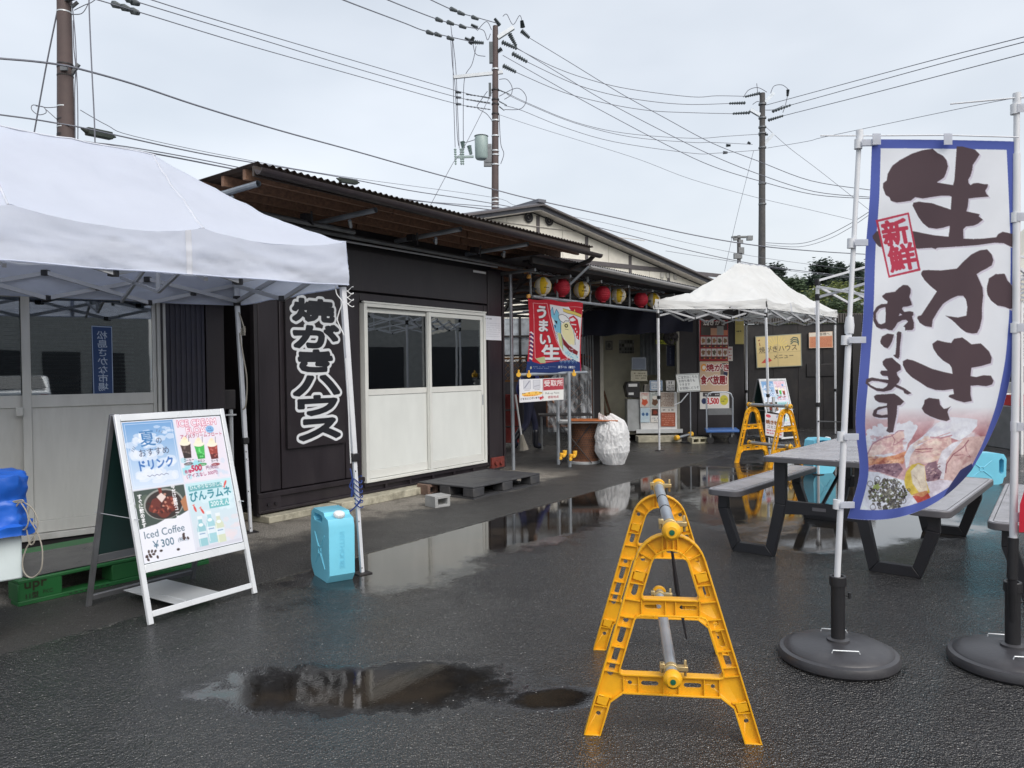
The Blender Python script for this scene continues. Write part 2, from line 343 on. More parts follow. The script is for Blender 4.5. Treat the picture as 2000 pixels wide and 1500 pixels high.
# ---------------------------------------------------------------- the ground: wet asphalt with puddles and a drier gravelly strip along the shacks
O2 = Vector((-2.53, 7.68, 0)); UX = Vector((0.579, 0.815, 0)).normalized(); BX = Vector((-UX.y, UX.x, 0))
MS = Matrix(((UX.x, BX.x, 0, O2.x), (UX.y, BX.y, 0, O2.y), (0, 0, 1, 0), (0, 0, 0, 1)))       # shack frame: x along the front, y to the back, z up
MSI = MS.inverted()
def SL(px, py, y=0.0):
    """photo point -> shack frame, on the vertical plane y"""
    a = MSI @ CAM; d = MSI.to_3x3() @ ray(px, py); return a + d*((y-a.y)/d.y)
def ground():
    m = bpy.data.materials.new('wet_asphalt'); m.use_nodes = True; t = m.node_tree; n = t.nodes; l = t.links.new
    p = n['Principled BSDF']; tc = n.new('ShaderNodeTexCoord'); P = tc.outputs['Object']
    def N(s, d=6, r=0.55, vec=None):
        q = n.new('ShaderNodeTexNoise'); q.inputs['Scale'].default_value = s; q.inputs['Detail'].default_value = d; q.inputs['Roughness'].default_value = r; l(vec or P, q.inputs['Vector']); return q.outputs[0]
    def MA(op, a, b=None, c=None, clamp=False):
        q = n.new('ShaderNodeMath'); q.operation = op; q.use_clamp = clamp
        for i, x in enumerate((a, b, c)):
            if x is None: continue
            if isinstance(x, (int, float)): q.inputs[i].default_value = x
            else: l(x, q.inputs[i])
        return q.outputs[0]
    def MR(x, a, b, c=0.0, d=1.0, smooth=True):
        q = n.new('ShaderNodeMapRange'); q.interpolation_type = 'SMOOTHSTEP' if smooth else 'LINEAR'
        l(x, q.inputs[0])
        for i, v in zip((1, 2, 3, 4), (a, b, c, d)):
            if isinstance(v, (int, float)): q.inputs[i].default_value = v
            else: l(v, q.inputs[i])
        return q.outputs[0]
    sep = n.new('ShaderNodeSeparateXYZ'); l(P, sep.inputs[0]); X, Y = sep.outputs[0], sep.outputs[1]
    n1 = N(0.9, 8, 0.6); n2 = N(3.2, 6, 0.6); n3 = N(12, 4, 0.6)
    # puddles: centre x, y, half length, half width, heading
    pud = [(-0.68, 3.62, 0.62, 0.27, 0.0), (0.20, 3.47, 0.2, 0.10, 0.1), (0.25, 7.2, 0.8, 0.35, 0.9), (2.9, 8.6, 1.5, 0.9, 0.7), (4.6, 10.6, 2.2, 1.3, 0.6),
           (2.75, 6.6, 0.55, 0.35, 0.2), (3.6, 7.2, 0.8, 0.5, 0.3), (6.5, 13.5, 2.2, 1.2, 0.3)]
    best = None
    for cx, cy, a, b, th in pud:
        dx = MA('SUBTRACT', X, cx); dy = MA('SUBTRACT', Y, cy); c_, s_ = math.cos(th), math.sin(th)
        ux = MA('MULTIPLY_ADD', dx, c_/a, MA('MULTIPLY', dy, s_/a)); uy = MA('MULTIPLY_ADD', dy, c_/b, MA('MULTIPLY', dx, -s_/b))
        d = MA('SUBTRACT', 1.0, MA('SQRT', MA('ADD', MA('MULTIPLY', ux, ux), MA('MULTIPLY', uy, uy))))
        best = d if best is None else MA('MAXIMUM', best, d)
    # distance in front of the shack wall and position along it: dry grit, rough damp strip, a paving joint, then the wet lot
    dist = MA('ADD', MA('MULTIPLY', MA('SUBTRACT', X, O2.x), -BX.x), MA('MULTIPLY', MA('SUBTRACT', Y, O2.y), -BX.y))
    alng = MA('ADD', MA('MULTIPLY', MA('SUBTRACT', X, O2.x), UX.x), MA('MULTIPLY', MA('SUBTRACT', Y, O2.y), UX.y))
    band = MA('SUBTRACT', 0.85, MA('DIVIDE', MA('ABSOLUTE', MA('SUBTRACT', dist, 2.2)), 0.75))
    band = MA('MINIMUM', MA('MINIMUM', band, MA('DIVIDE', MA('ADD', alng, 1.0), 1.6)), MA('DIVIDE', MA('SUBTRACT', 6.2, alng), 1.5))
    best = MA('MAXIMUM', best, band)
    f = MA('ADD', best, MA('MULTIPLY_ADD', n1, 1.5, -0.75)); f = MA('ADD', f, MA('MULTIPLY_ADD', n2, 1.1, -0.55)); f = MA('ADD', f, MA('MULTIPLY_ADD', n3, 0.5, -0.25))
    djj = MA('ADD', dist, MA('MULTIPLY_ADD', N(14, 4, 0.6), 0.06, -0.03)); past = MR(djj, 1.86, 1.92)
    puddle = MA('MULTIPLY', MR(f, -0.12, 0.32), past); damp = MR(f, -1.3, 0.0); drown = MA('MULTIPLY', MR(f, -0.75, 0.12), past)
    dj = MA('ADD', dist, MA('MULTIPLY_ADD', n2, 0.9, -0.45)); dry = MR(dj, 0.6, 1.1, 1.0, 0.0); edge = MR(djj, 1.84, 1.90, 1.0, 0.0)
    beyond = MR(alng, 4.2, 5.2, 1.0, 0.0); dry = MA('MULTIPLY', dry, beyond); edge = MA('MULTIPLY', edge, MR(alng, 6.5, 8.5, 1.0, 0.25))
    vo = n.new('ShaderNodeTexVoronoi'); vo.inputs['Scale'].default_value = 120; l(P, vo.inputs['Vector'])
    vo2 = n.new('ShaderNodeTexVoronoi'); vo2.inputs['Scale'].default_value = 55; l(P, vo2.inputs['Vector'])
    stone = n.new('ShaderNodeTexVoronoi'); stone.inputs['Scale'].default_value = 95; l(P, stone.inputs['Vector'])
    sc_ = n.new('ShaderNodeSeparateColor'); l(stone.outputs['Color'], sc_.inputs[0])
    pale = MA('MULTIPLY', MR(sc_.outputs[0], 0.982, 0.992), MR(stone.outputs['Distance'], 0.25, 0.45, 1, 0))
    def mix(fac, a, b):
        q = n.new('ShaderNodeMix'); q.data_type = 'RGBA'
        if isinstance(fac, float): q.inputs[0].default_value = fac
        else: l(fac, q.inputs[0])
        for i, c in ((6, a), (7, b)):
            if isinstance(c, tuple): q.inputs[i].default_value = (*c, 1)
            else: l(c, q.inputs[i])
        return q.outputs[2]
    base = mix(N(1.6, 8, 0.7), (0.010, 0.010, 0.0105), (0.024, 0.024, 0.025))
    base = mix(MR(vo.outputs['Color'], 0.6, 0.95, 0, 0.6), base, (0.055, 0.055, 0.057)); base = mix(MR(vo2.outputs['Color'], 0.7, 0.95, 0, 0.4), base, (0.07, 0.07, 0.07))
    base = mix(MA('MULTIPLY', edge, 0.45), base, (0.085, 0.083, 0.08)); base = mix(MA('MULTIPLY', MA('MULTIPLY', MR(dist, 1.86, 1.89), MR(dist, 1.90, 1.94, 1, 0)), MR(N(30, 2), 0.55, 0.7)), base, (0.15, 0.145, 0.135))
    grit = mix(MR(N(70, 3, 0.7), 0.35, 0.65), (0.16, 0.147, 0.125), (0.46, 0.43, 0.38))
    grit = mix(MR(N(2.5, 6, 0.7), 0.45, 0.65), grit, (0.15, 0.138, 0.12))
    base = mix(MA('MULTIPLY', dry, 0.85), base, grit)
    silt = mix(MR(N(1.1, 5, 0.6), 0.45, 0.6), (0.012, 0.011, 0.010), (0.035, 0.028, 0.021))
    base = mix(puddle, base, silt)
    base = mix(MA('MULTIPLY', pale, MA('SUBTRACT', 1.0, puddle)), base, (0.36, 0.355, 0.34))
    l(base, p.inputs['Base Color'])
    rgh = MA('ADD', MR(n1, 0.3, 0.7, 0.19, 0.11), MA('MULTIPLY', edge, 0.28)); rgh = MA('ADD', rgh, MA('MULTIPLY', dry, 0.35)); rgh = MA('ADD', rgh, MR(n2, 0.3, 0.7, -0.04, 0.05))
    rgh = MA('MULTIPLY', rgh, MR(puddle, 0.0, 1.0, 1.0, 0.12)); l(rgh, p.inputs['Roughness'])
    l(MR(edge, 0.0, 1.0, 1.0, 0.35), p.inputs['Specular IOR Level'])
    b = n.new('ShaderNodeBump'); b.inputs['Distance'].default_value = 0.009
    hgt = MA('ADD', MA('MULTIPLY', vo.outputs['Distance'], 1.0), MA('MULTIPLY', vo2.outputs['Distance'], 0.8)); hgt = MA('ADD', hgt, MA('MULTIPLY', N(7, 3), 1.2))
    l(hgt, b.inputs['Height']); l(MR(drown, 0.0, 1.0, 1.0, 0.006), b.inputs['Strength']); l(b.outputs[0], p.inputs['Normal'])
    mb = MB(); mb.grid(lambda u, v: (-300+600*u, -200+800*v, 0), 6, 8)
    mb.build('ground', m, smooth=False, kind='structure', origin=(0, 0, 0))
ground()

# ---------------------------------------------------------------- materials
SHACK = mat('shack_paint', C(41, 36, 41), 0.42, var=0.2, vscale=1.5, bump=0.15, bscale=9, dirt=0.5, dirtcol=(0.042, 0.037, 0.037), dscale=1.2, stretch=(3, 3, 0.7))
SHACK2 = mat('shack_paint_dark', C(31, 28, 33), 0.55, var=0.15, dirt=0.3, dirtcol=(0.05, 0.045, 0.045))
ALU = mat('door_aluminium', C(216, 218, 214), 0.4, var=0.05, dirt=0.25, dirtcol=(0.42, 0.41, 0.37), dscale=1.5)
ALUP = mat('door_panel', C(220, 224, 221), 0.45, var=0.04, dirt=0.22, dirtcol=(0.52, 0.53, 0.5), dscale=0.9, stretch=(1, 1, 0.4))
ALUG = mat('old_grey_door', C(194, 194, 190), 0.5, var=0.07, dirt=0.5, dirtcol=(0.24, 0.23, 0.2), dscale=1.6, stretch=(1.5, 1.5, 0.3))
GLASS = glass_mat('window_glass', (0.5, 0.53, 0.53), 0.015, 0.12)
CONC = mat('old_concrete', C(176, 172, 154), 0.9, var=0.25, vscale=9, bump=0.5, bscale=45, dirt=0.85, dirtcol=(0.09, 0.082, 0.06), dscale=5)
STEEL = mat('galvanised_pipe', C(176, 184, 192), 0.38, metal=0.6, var=0.2, dirt=0.35, dirtcol=(0.2, 0.18, 0.16), dscale=6)
STEELD = mat('weathered_pipe', C(120, 123, 126), 0.45, metal=0.6, var=0.2, dirt=0.5, dirtcol=(0.10, 0.09, 0.08), dscale=5)
WOOD = mat('roof_timber', C(136, 104, 84), 0.75, var=0.3, vscale=3, stretch=(1, 12, 12), bump=0.2, bscale=14, dirt=0.5, dirtcol=(0.10, 0.065, 0.04))
SHEETM = mat('corrugated_sheet', C(66, 56, 50), 0.5, var=0.2, dirt=0.5, dirtcol=(0.06, 0.05, 0.04), trans=0.06)
SHEETG = mat('corrugated_sheet_grey', C(80, 80, 84), 0.5, var=0.2, dirt=0.4, dirtcol=(0.08, 0.07, 0.06))
DARK = mat('dark_steel', C(45, 43, 46), 0.5, metal=0.2, var=0.2, dirt=0.3)
RUST = mat('red_rust', C(110, 45, 38), 0.8, var=0.35, vscale=14, bump=0.3)
BLACKP = mat('black_plastic', C(34, 34, 37), 0.45, var=0.12, bump=0.05)
WHITEP = mat('white_enamel', C(225, 227, 228), 0.35, var=0.04, dirt=0.15, dirtcol=(0.35, 0.35, 0.33), dscale=5)
INSIDE = mat('dim_interior_paint', C(165, 162, 155), 0.85, var=0.15)
ROPE = mat('rope', C(150, 146, 136), 0.9, var=0.2, bump=0.4, bscale=150)
YEL = mat('yellow_plastic', C(236, 174, 30), 0.4, var=0.10, vscale=9, bump=0.08, bscale=60, dirt=0.38, dirtcol=(0.25, 0.12, 0.02), dscale=9)
GALVW = mat('galvanised_white', C(205, 210, 214), 0.35, metal=0.3, var=0.1, dirt=0.25, dirtcol=(0.3, 0.3, 0.3), dscale=6)

# ---------------------------------------------------------------- the oyster shack
def corrug(mb, x0, x1, y0, y1, zf, pitch=0.076, amp=0.011, n=8, th=0.002):
    k = int((x1-x0)/pitch*n); mb.grid(lambda u, v: (x0+(x1-x0)*u, y0+(y1-y0)*v, zf(y0+(y1-y0)*v)+amp*math.sin((x1-x0)*u/pitch*2*math.pi)), k, 1)
def shackbox(mb, a, b): mb.bx(a, b)
def make_shack():
    r = thing('oyster_shack', 'dark brown container shack with white sliding doors and low corrugated roof', 'shack', MS @ Vector((2.06, 1.2, 0)))
    def P(name, fn, ma, parent=r, **k):
        mb = MB(); mb.M = MS.copy(); fn(mb); return mb.build(name, ma, parent, **k)
    for a, b in (((0.0, 0, 0.30), (0.245, 0.05, 2.88)), ((0.26, 0, 0.30), (1.12, 0.05, 2.88)), ((1.135, 0, 0.30), (1.375, 0.05, 2.40)), ((1.135, -0.012, 2.42), (3.775, 0.05, 2.88)), ((1.38, 0.0, 2.31), (3.70, 0.05, 2.40)), ((3.715, 0, 0.30), (3.785, 0.05, 2.40)), ((3.80, -0.006, 0.14), (4.12, 0.05, 2.90))):
        P('wall_panel', lambda m: m.bx(a, b), SHACK, bevel=0.006)
    P('corner_post', lambda m: m.bx((-0.055, -0.01, 0.06), (-0.012, 0.06, 2.9)), SHACK2, bevel=0.004)
    P('corner_post', lambda m: (m.bx((4.13, -0.02, 0.1), (4.17, 0.06, 2.9))), SHACK, bevel=0.004)
    P('wall_shell', lambda m: (m.bx((0, 0.06, 0.2), (0.03, 2.3, 2.9)), m.bx((4.09, 0.06, 0.2), (4.12, 2.3, 2.9)), m.bx((0, 2.3, 0.2), (4.12, 2.34, 2.9)), m.bx((0, 0.06, 2.87), (4.12, 2.3, 2.9)), m.bx((0.0, 0.055, 0.2), (1.36, 0.075, 2.88)), m.bx((3.73, 0.055, 0.2), (4.1, 0.075, 2.88)), m.bx((1.36, 0.055, 2.3), (3.73, 0.075, 2.88))), SHACK2)
    P('floor_slab', lambda m: m.bx((0, 0.06, 0.17), (4.12, 2.3, 0.2)), SHACK2)
    P('upper_board', lambda m: m.bx((-0.3, 0.10, 2.905), (4.3, 0.13, 3.22)), SHACK2)
    P('interior_lining', lambda m: (m.bx((0.05, 2.2, 0.2), (4.05, 2.28, 2.85)), m.bx((2.45, 1.2, 0.2), (3.3, 1.8, 1.15))), INSIDE)
    # steel base beam with ribs
    def base(m):
        m.bx((-0.05, -0.03, 0.088), (4.1, 0.05, 0.115)); m.bx((-0.05, -0.03, 0.24), (1.39, 0.05, 0.29)); m.bx((1.39, -0.03, 0.165), (3.75, 0.0, 0.205)); m.bx((-0.03, 0.0, 0.115), (3.75, 0.05, 0.24))
        m.bx((-0.05, -0.025, 0.115), (0.22, 0.0, 0.24))
        x = 1.3
        while x < 3.75: m.bx((x, -0.028, 0.116), (x+0.035, 0.0, 0.24)); x += 0.42
    P('base_beam', base, SHACK, bevel=0.003)
    for x in (0.06, 0.15): P('bolt', lambda m: m.tube([(x, -0.045, 0.17), (x, -0.02, 0.17)], 0.016, 6), SHACK2)
    P('anchor_plate', lambda m: (m.bx((3.82, -0.03, 0.11), (4.12, 0.02, 0.26)), [m.tube([(xx, -0.06, 0.18), (xx, -0.03, 0.18)], 0.03, 8) for xx in (3.9, 4.02)]), RUST, bevel=0.003, label='rusty red anchor plate')
    P('name_plate', lambda m: m.bx((3.47, -0.016, 2.835), (3.75, -0.006, 2.865)), WHITEP)
    # door frame, two sliding leaves
    x0, x1, z0, z1 = 1.40, 3.69, 0.215, 2.285
    P('door_frame', lambda m: (m.bx((x0, -0.05, z0), (x0+0.045, 0.06, z1)), m.bx((x1-0.045, -0.05, z0), (x1, 0.06, z1)), m.bx((x0+0.045, -0.05, z1-0.04), (x1-0.045, 0.06, z1)), m.bx((x0+0.045, -0.05, z0), (x1-0.045, 0.06, z0+0.03)), m.bx((x0-0.012, -0.058, z1+0.001), (x1+0.012, -0.02, z1+0.022))), ALU, bevel=0.003)
    mid = 2.53
    for (a, b, y) in ((x0+0.05, mid+0.03, 0.0), (mid-0.03, x1-0.05, -0.035)):
        if y == 0.0: a, b = x0+0.05, mid+0.03
        d = P('sliding_door', lambda m: (m.bx((a, y, z0+0.035), (a+0.05, y+0.028, z1-0.045)), m.bx((b-0.05, y, z0+0.035), (b, y+0.028, z1-0.045)), m.bx((a+0.05, y, z1-0.10), (b-0.05, y+0.028, z1-0.045)), m.bx((a+0.05, y, 1.22), (b-0.05, y+0.028, 1.29)), m.bx((a+0.05, y, z0+0.035), (b-0.05, y+0.028, z0+0.13))), ALU, bevel=0.003)
        P('door_panel', lambda m: m.bx((a+0.052, y+0.008, z0+0.132), (b-0.052, y+0.02, 1.218)), ALUP, d)
        P('window_pane', lambda m: m.bx((a+0.052, y+0.012, 1.292), (b-0.052, y+0.017, z1-0.102)), GLASS, d)
        P('door_handle', lambda m: m.bx((b-0.034 if y else a+0.012, y-0.004, 1.02), (b-0.014 if y else a+0.032, y-0.0005, 1.16)), STEEL, d)
    P('meeting_stile', lambda m: m.bx((mid-0.022, -0.048, z0+0.03), (mid+0.022, -0.037, z1-0.045)), ALU, bevel=0.003)
    # roof: corrugated sheet, gutter, timber purlins, steel pipes
    zf = lambda y: 3.27-0.03*(y+1.0)
    xa, xb = -0.74, 5.02
    rf = P('roof', lambda m: corrug(m, xa, xb, -1.02, 3.6, zf), SHEETM)
    P('fascia', lambda m: (m.bx((xa, -0.99, 3.16), (xb-0.05, -0.965, 3.245)),), SHEETM, rf)
    def gut(m):
        pr = [(0.052*math.cos(a), 0.052*math.sin(a)) for a in [math.pi+math.pi*k/8 for k in range(9)]]+[(0.046*math.cos(a), 0.046*math.sin(a)) for a in [2*math.pi-math.pi*k/8 for k in range(9)]]
        m.prism([(c, s) for c, s in pr], xa-0.0, 5.16, T=lambda x, y, z: (y, -1.045+x, 3.215-0.008*(y+0.7)+z))
    P('gutter', gut, mat('gutter_dark', C(52, 46, 50), 0.4, var=0.1, dirt=0.3), rf)
    P('downpipe', lambda m: m.tube([(5.02, -1.03, 3.15), (5.02, -0.95, 3.08), (5.05, -0.55, 2.98)], 0.035, 8), DARK, rf)
    for y in (-0.80, -0.50, -0.2, 0.05, 0.5, 1.0):
        x = xa+0.03; 
        while x < xb-0.3:
            l_ = min(random.uniform(1.7, 2.1), xb-0.05-x); yy = y+random.uniform(-0.015, 0.015); P('purlin', lambda m: m.bx((x, yy-0.02, zf(y)-0.105), (x+l_-0.03, yy+0.02, zf(y)-0.014)), WOOD, rf, bevel=0.002); x += l_
    for (px, py) in ((505, 359), (734, 406), (900, 441), (1031, 467)):
        q = SL(px, py, -0.93)
        P('roof_pipe', lambda m: (m.tube([(q.x, -0.93, 3.12), (q.x, 3.0, 3.0)], 0.028, 10, cap=False), m.tube([(q.x, 3.0, 3.0), (q.x, -0.93, 3.12)], 0.024, 10, cap=False), m.tube([(q.x, -0.55, 3.06), (q.x+0.06, -0.5, 3.01), (q.x+0.10, -0.44, 3.05)], 0.018, 6)), STEEL, rf)
    P('roof_pipe', lambda m: m.tube([(-0.7, -0.33, 3.02), (1.0, -0.33, 3.0)], 0.026, 10), STEELD, rf)
    P('roof_pipe', lambda m: m.tube([(0.2, -0.12, 3.0), (4.9, -0.12, 2.97)], 0.026, 10), STEELD, rf)
    P('conduit', lambda m: m.tube([(0.5, -0.03, 2.955), (4.0, -0.03, 2.955)], 0.012, 8), GALVW)
    for x, l_ in ((0.35, 0.35), (1.9, 0.5), (3.1, 0.45), (4.3, 0.4)):
        P('clamp', lambda m: (m.box((x, -0.33, 3.06), (0.07, 0.09, 0.07)), m.tube([(x, -0.33, 3.05), (x+0.03, -0.4, 2.98), (x-0.03, -0.45, 3.1)], 0.012, 6)), DARK, rf)
    # concrete footing blocks
    P('footing_block', lambda m: m.bx((-0.02, -0.15, 0), (0.86, 0.3, 0.069)), CONC, bevel=0.008)
    P('footing_block', lambda m: m.bx((0.87, -0.22, 0), (2.28, 0.25, 0.085)), CONC, bevel=0.008)
    P('footing_block', lambda m: m.bx((3.5, 0.0, 0), (4.1, 0.3, 0.069)), CONC, bevel=0.008)
make_shack()
# the vertical name board: outlined lettering
def name_board():
    r = thing('name_board', 'tall dark board with white outlined vertical lettering on the shack wall', 'sign', MS @ Vector((0.70, -0.03, 0.7)))
    mb = MB(); mb.M = MS.copy(); mb.bx((0.31, -0.035, 0.71), (1.10, -0.003, 2.47)); mb.build('board', SHACK2, r, bevel=0.003)
    cv = Canvas(0.79, 1.76, 330, ss=3, bg=(42, 37, 41))
    x0, pit_ = 0.045, 0.2575
    boxes = [('焼', 0.10, 0.205, 0.64, 0.42), ('が', 0.105, 0.475, 0.70, 0.70), ('き', 0.165, 0.745, 0.605, 0.955), ('ハ', 0.095, 1.02, 0.70, 1.205), ('ウ', 0.15, 1.235, 0.66, 1.42), ('ス', 0.16, 1.485, 0.70, 1.68)]
    for col, bo in (((222, 226, 230), 0.066), ((33, 34, 40), 0.027)):
        for ch, *bb in boxes: cv.text(ch, 0, 0, 1.0, col, bo, fit=bb)
    a, b, c, d = [MS @ Vector(q) for q in ((0.311, -0.0375, 2.469), (1.099, -0.0375, 2.469), (1.099, -0.0375, 0.711), (0.311, -0.0375, 0.711))]
    cv.sheet('lettering', flat(a, b, c, d), PRINT, r)
name_board()
def paper_notice():
    a, b, c, d = [MS @ Vector(q) for q in ((3.70, -0.012, 2.26), (4.10, -0.012, 2.26), (4.10, -0.012, 1.92), (3.70, -0.012, 1.92))]
    r = thing('paper_notice', 'white paper notice taped right of the white sliding doors', 'notice', c)
    mb = MB(); mb.M = MS.copy(); mb.bx((3.70, -0.0115, 1.92), (4.10, -0.0065, 2.26)); mb.build('backing', WHITEP, r)
    cv = Canvas(0.4, 0.34, 60, bg=(222, 226, 234)); cv.scribble(0.02, 0.03, 0.2, 0.06, 1, (60, 60, 70)); cv.scribble(0.03, 0.09, 0.37, 0.3, 7, (196, 200, 210), dens=0.9)
    cv.sheet('printed_face', flat(a, b, c, d), PAPER, r)
paper_notice()

# ---------------------------------------------------------------- left shack with the old grey sliding window-doors
L1 = Vector((-3.93, 6.12, 0)); LU = Vector((0.785, 0.62, 0)).normalized(); LB = Vector((-LU.y, LU.x, 0))
ML = Matrix(((LU.x, LB.x, 0, L1.x), (LU.y, LB.y, 0, L1.y), (0, 0, 1, 0), (0, 0, 0, 1)))
MLI = ML.inverted()
def LL(px, py, y=0.0):
    a = MLI @ CAM; d = MLI.to_3x3() @ ray(px, py); return a + d*((y-a.y)/d.y)
def left_shack():
    r = thing('storage_shack', 'dark shack with dirty grey sliding doors behind the near white tent', 'shack', ML @ Vector((0, 1, 0)))
    def P(name, fn, ma, parent=r, **k):
        mb = MB(); mb.M = ML.copy(); fn(mb); return mb.build(name, ma, parent, **k)
    xe = LL(325, 780).x; xd = LL(62, 850).x; zb = 0.20; xs = LL(440, 780).x
    P('base_beam', lambda m: m.bx((-3.4, 0.0, 0.03), (xs, 0.08, 0.185)), SHACK2, bevel=0.004)
    P('door_frame', lambda m: (m.bx((-3.2, -0.03, zb-0.03), (xe-0.0, 0.1, zb+0.02)), m.bx((xe-0.07, -0.03, zb+0.02), (xe, 0.1, 2.2)), m.bx((-3.2, -0.03, 2.2), (xe, 0.1, 2.27))), ALUG, bevel=0.004)
    P('door_track', lambda m: m.bx((xe-0.045, -0.036, zb+0.02), (xe-0.025, -0.031, 2.2)), DARK)
    for a, b, y in ((-1.15, xd+0.0, 0.045), (xd-0.055, xe-0.075, 0.0)):
        d = P('sliding_door', lambda m: (m.bx((a, y, zb+0.025), (a+0.06, y+0.03, 2.195)), m.bx((b-0.03, y, zb+0.025), (b, y+0.03, 2.195)), m.bx((a+0.06, y, zb+0.025), (b-0.03, y+0.03, zb+0.12)), m.bx((a+0.06, y, 1.24), (b-0.03, y+0.03, 1.34)), m.bx((a+0.06, y, 2.13), (b-0.03, y+0.03, 2.195))), ALUG, bevel=0.003)
        P('door_panel', lambda m: m.bx((a+0.062, y+0.01, zb+0.122), (b-0.032, y+0.022, 1.238)), ALUG, d)
        P('window_pane', lambda m: m.bx((a+0.062, y+0.012, 1.342), (b-0.032, y+0.018, 2.128)), GLASS, d)
    P('door_latch', lambda m: m.box((xd-0.08, -0.01, 1.21), (0.05, 0.03, 0.07)), ALUG, bevel=0.006)
    P('corrugated_wall', lambda m: [m.bx((xe+0.005+k*0.0225, 0.03 if k % 2 else 0.018, 0.19), (xe+0.005+(k+1)*0.0225, 0.06, 2.9)) for k in range(int((LL(405, 780).x-xe)/0.0225))], mat('corrugated_wall_navy', C(46, 46, 60), 0.5, var=0.12, dirt=0.2), kind='stuff')
    P('wall_panel', lambda m: m.bx((LL(405, 780).x, 0.0, 0.19), (xs, 0.06, 2.9)), SHACK, bevel=0.005)
    P('wall_panel', lambda m: m.bx((-3.3, 0.0, 2.28), (xe, 0.06, 2.9)), SHACK, bevel=0.005)
    P('wall_panel', lambda m: m.bx((-3.3, 0.0, 0.19), (-1.2, 0.06, 2.27)), SHACK, bevel=0.005)
    P('wall_shell', lambda m: (m.bx((xs-0.03, 0.07, 0.1), (xs, 1.6, 2.9)), m.bx((-3.3, 2.0, 0.1), (xs, 2.05, 2.9)), m.bx((-3.3, 0.07, 0.1), (-3.27, 2.0, 2.9)), m.bx((-3.3, 0.07, 0.1), (xs, 2.0, 0.14))), SHACK2)
    P('interior_lining', lambda m: (m.bx((-3.2, 1.9, 0.2), (xs-0.1, 1.95, 2.8)),), mat('old_lining', C(60, 64, 66), 0.8))
    P('roof', lambda m: m.bx((-3.4, -0.1, 2.91), (xs+0.05, 2.1, 2.97)), SHACK2)
    # slatted blinds and shelves seen through the glass
    bl = P('blind', lambda m: m.bx((-0.1, 0.28, 2.1), (xe-0.1, 0.30, 2.14)), mat('blind_grey', C(110, 118, 120), 0.6))
    for k in range(26):
        z = 2.09-k*0.033; P('slat', lambda m: m.box((xd*0.0+0.42, 0.29, z), (0.98, 0.022, 0.004), Matrix.Rotation(0.5, 3, 'X')), MATS['blind_grey'], bl)
    P('shelf', lambda m: (m.bx((-1.0, 0.5, 1.32), (xe-0.15, 0.9, 1.35)), m.bx((0.0, 0.5, 0.9), (0.5, 0.9, 1.5)), m.bx((-0.8, 0.45, 1.35), (-0.45, 0.7, 1.66))), INSIDE)
    # blue banner stuck inside the glass, its lettering seen mirrored from outside
    q0 = LL(179, 636, 0.0); q1 = LL(222, 770, 0.0)
    bn = thing('window_banner', 'small blue vertical banner with mirrored lettering inside the old grey window', 'banner', ML @ Vector((q0.x, 0.03, q1.z)))
    cv = Canvas(0.2, 0.63, 70, bg=(38, 62, 104)); cv.frame(0.003, 0.003, 0.197, 0.627, 0.006, (170, 185, 205)); cv.text('松島さかな市場', 0.1, 0.045, 0.079, (165, 176, 190), 0.02, sx=-1.35, vert=True, pitch=1.0, center=True)
    a, b, c, d = [ML @ Vector(q) for q in ((q0.x, 0.009, q0.z), (q1.x, 0.009, q0.z-0.005), (q1.x, 0.009, q1.z), (q0.x+0.004, 0.009, q1.z))]
    cv.sheet('printed_face', flat(a, b, c, d), PAPER, bn)
    mb = MB(); mb.M = ML.copy(); mb.bx((q0.x, 0.0095, q1.z), (q1.x, 0.0115, q0.z)); mb.build('backing', mat('banner_blue', C(38, 62, 104), 0.8), bn)
    # water meter box and pipes in the gap beside the tent leg
    g = thing('meter_box', 'small grey meter box with pipes in the gap beside the tent leg', 'meter box', ML @ Vector((xs+0.12, 0.3, 0.6)))
    mb = MB(); mb.M = ML.copy(); mb.bx((xs+0.02, 0.25, 1.15), (xs+0.18, 0.33, 1.34)); mb.build('box', DARK, g, bevel=0.008)
    mb = MB(); mb.M = ML.copy(); mb.bx((xs+0.02, 0.24, 1.09), (xs+0.18, 0.248, 1.105)); mb.build('bracket', GALVW, g)
    mb = MB(); mb.M = ML.copy(); mb.tube([(xs+0.14, 0.28, 1.2), (xs+0.14, 0.28, 0.0)], 0.022, 8); mb.build('pipe', GALVW, g)
left_shack()
mb = MB(); mb.M = MS.copy(); mb.bx((-0.9, 0.9, 0.0), (-0.06, 0.95, 2.9)); one(mb, 'gap_wall', SHACK2, 'dark board wall closing the gap between the two shacks', 'wall')
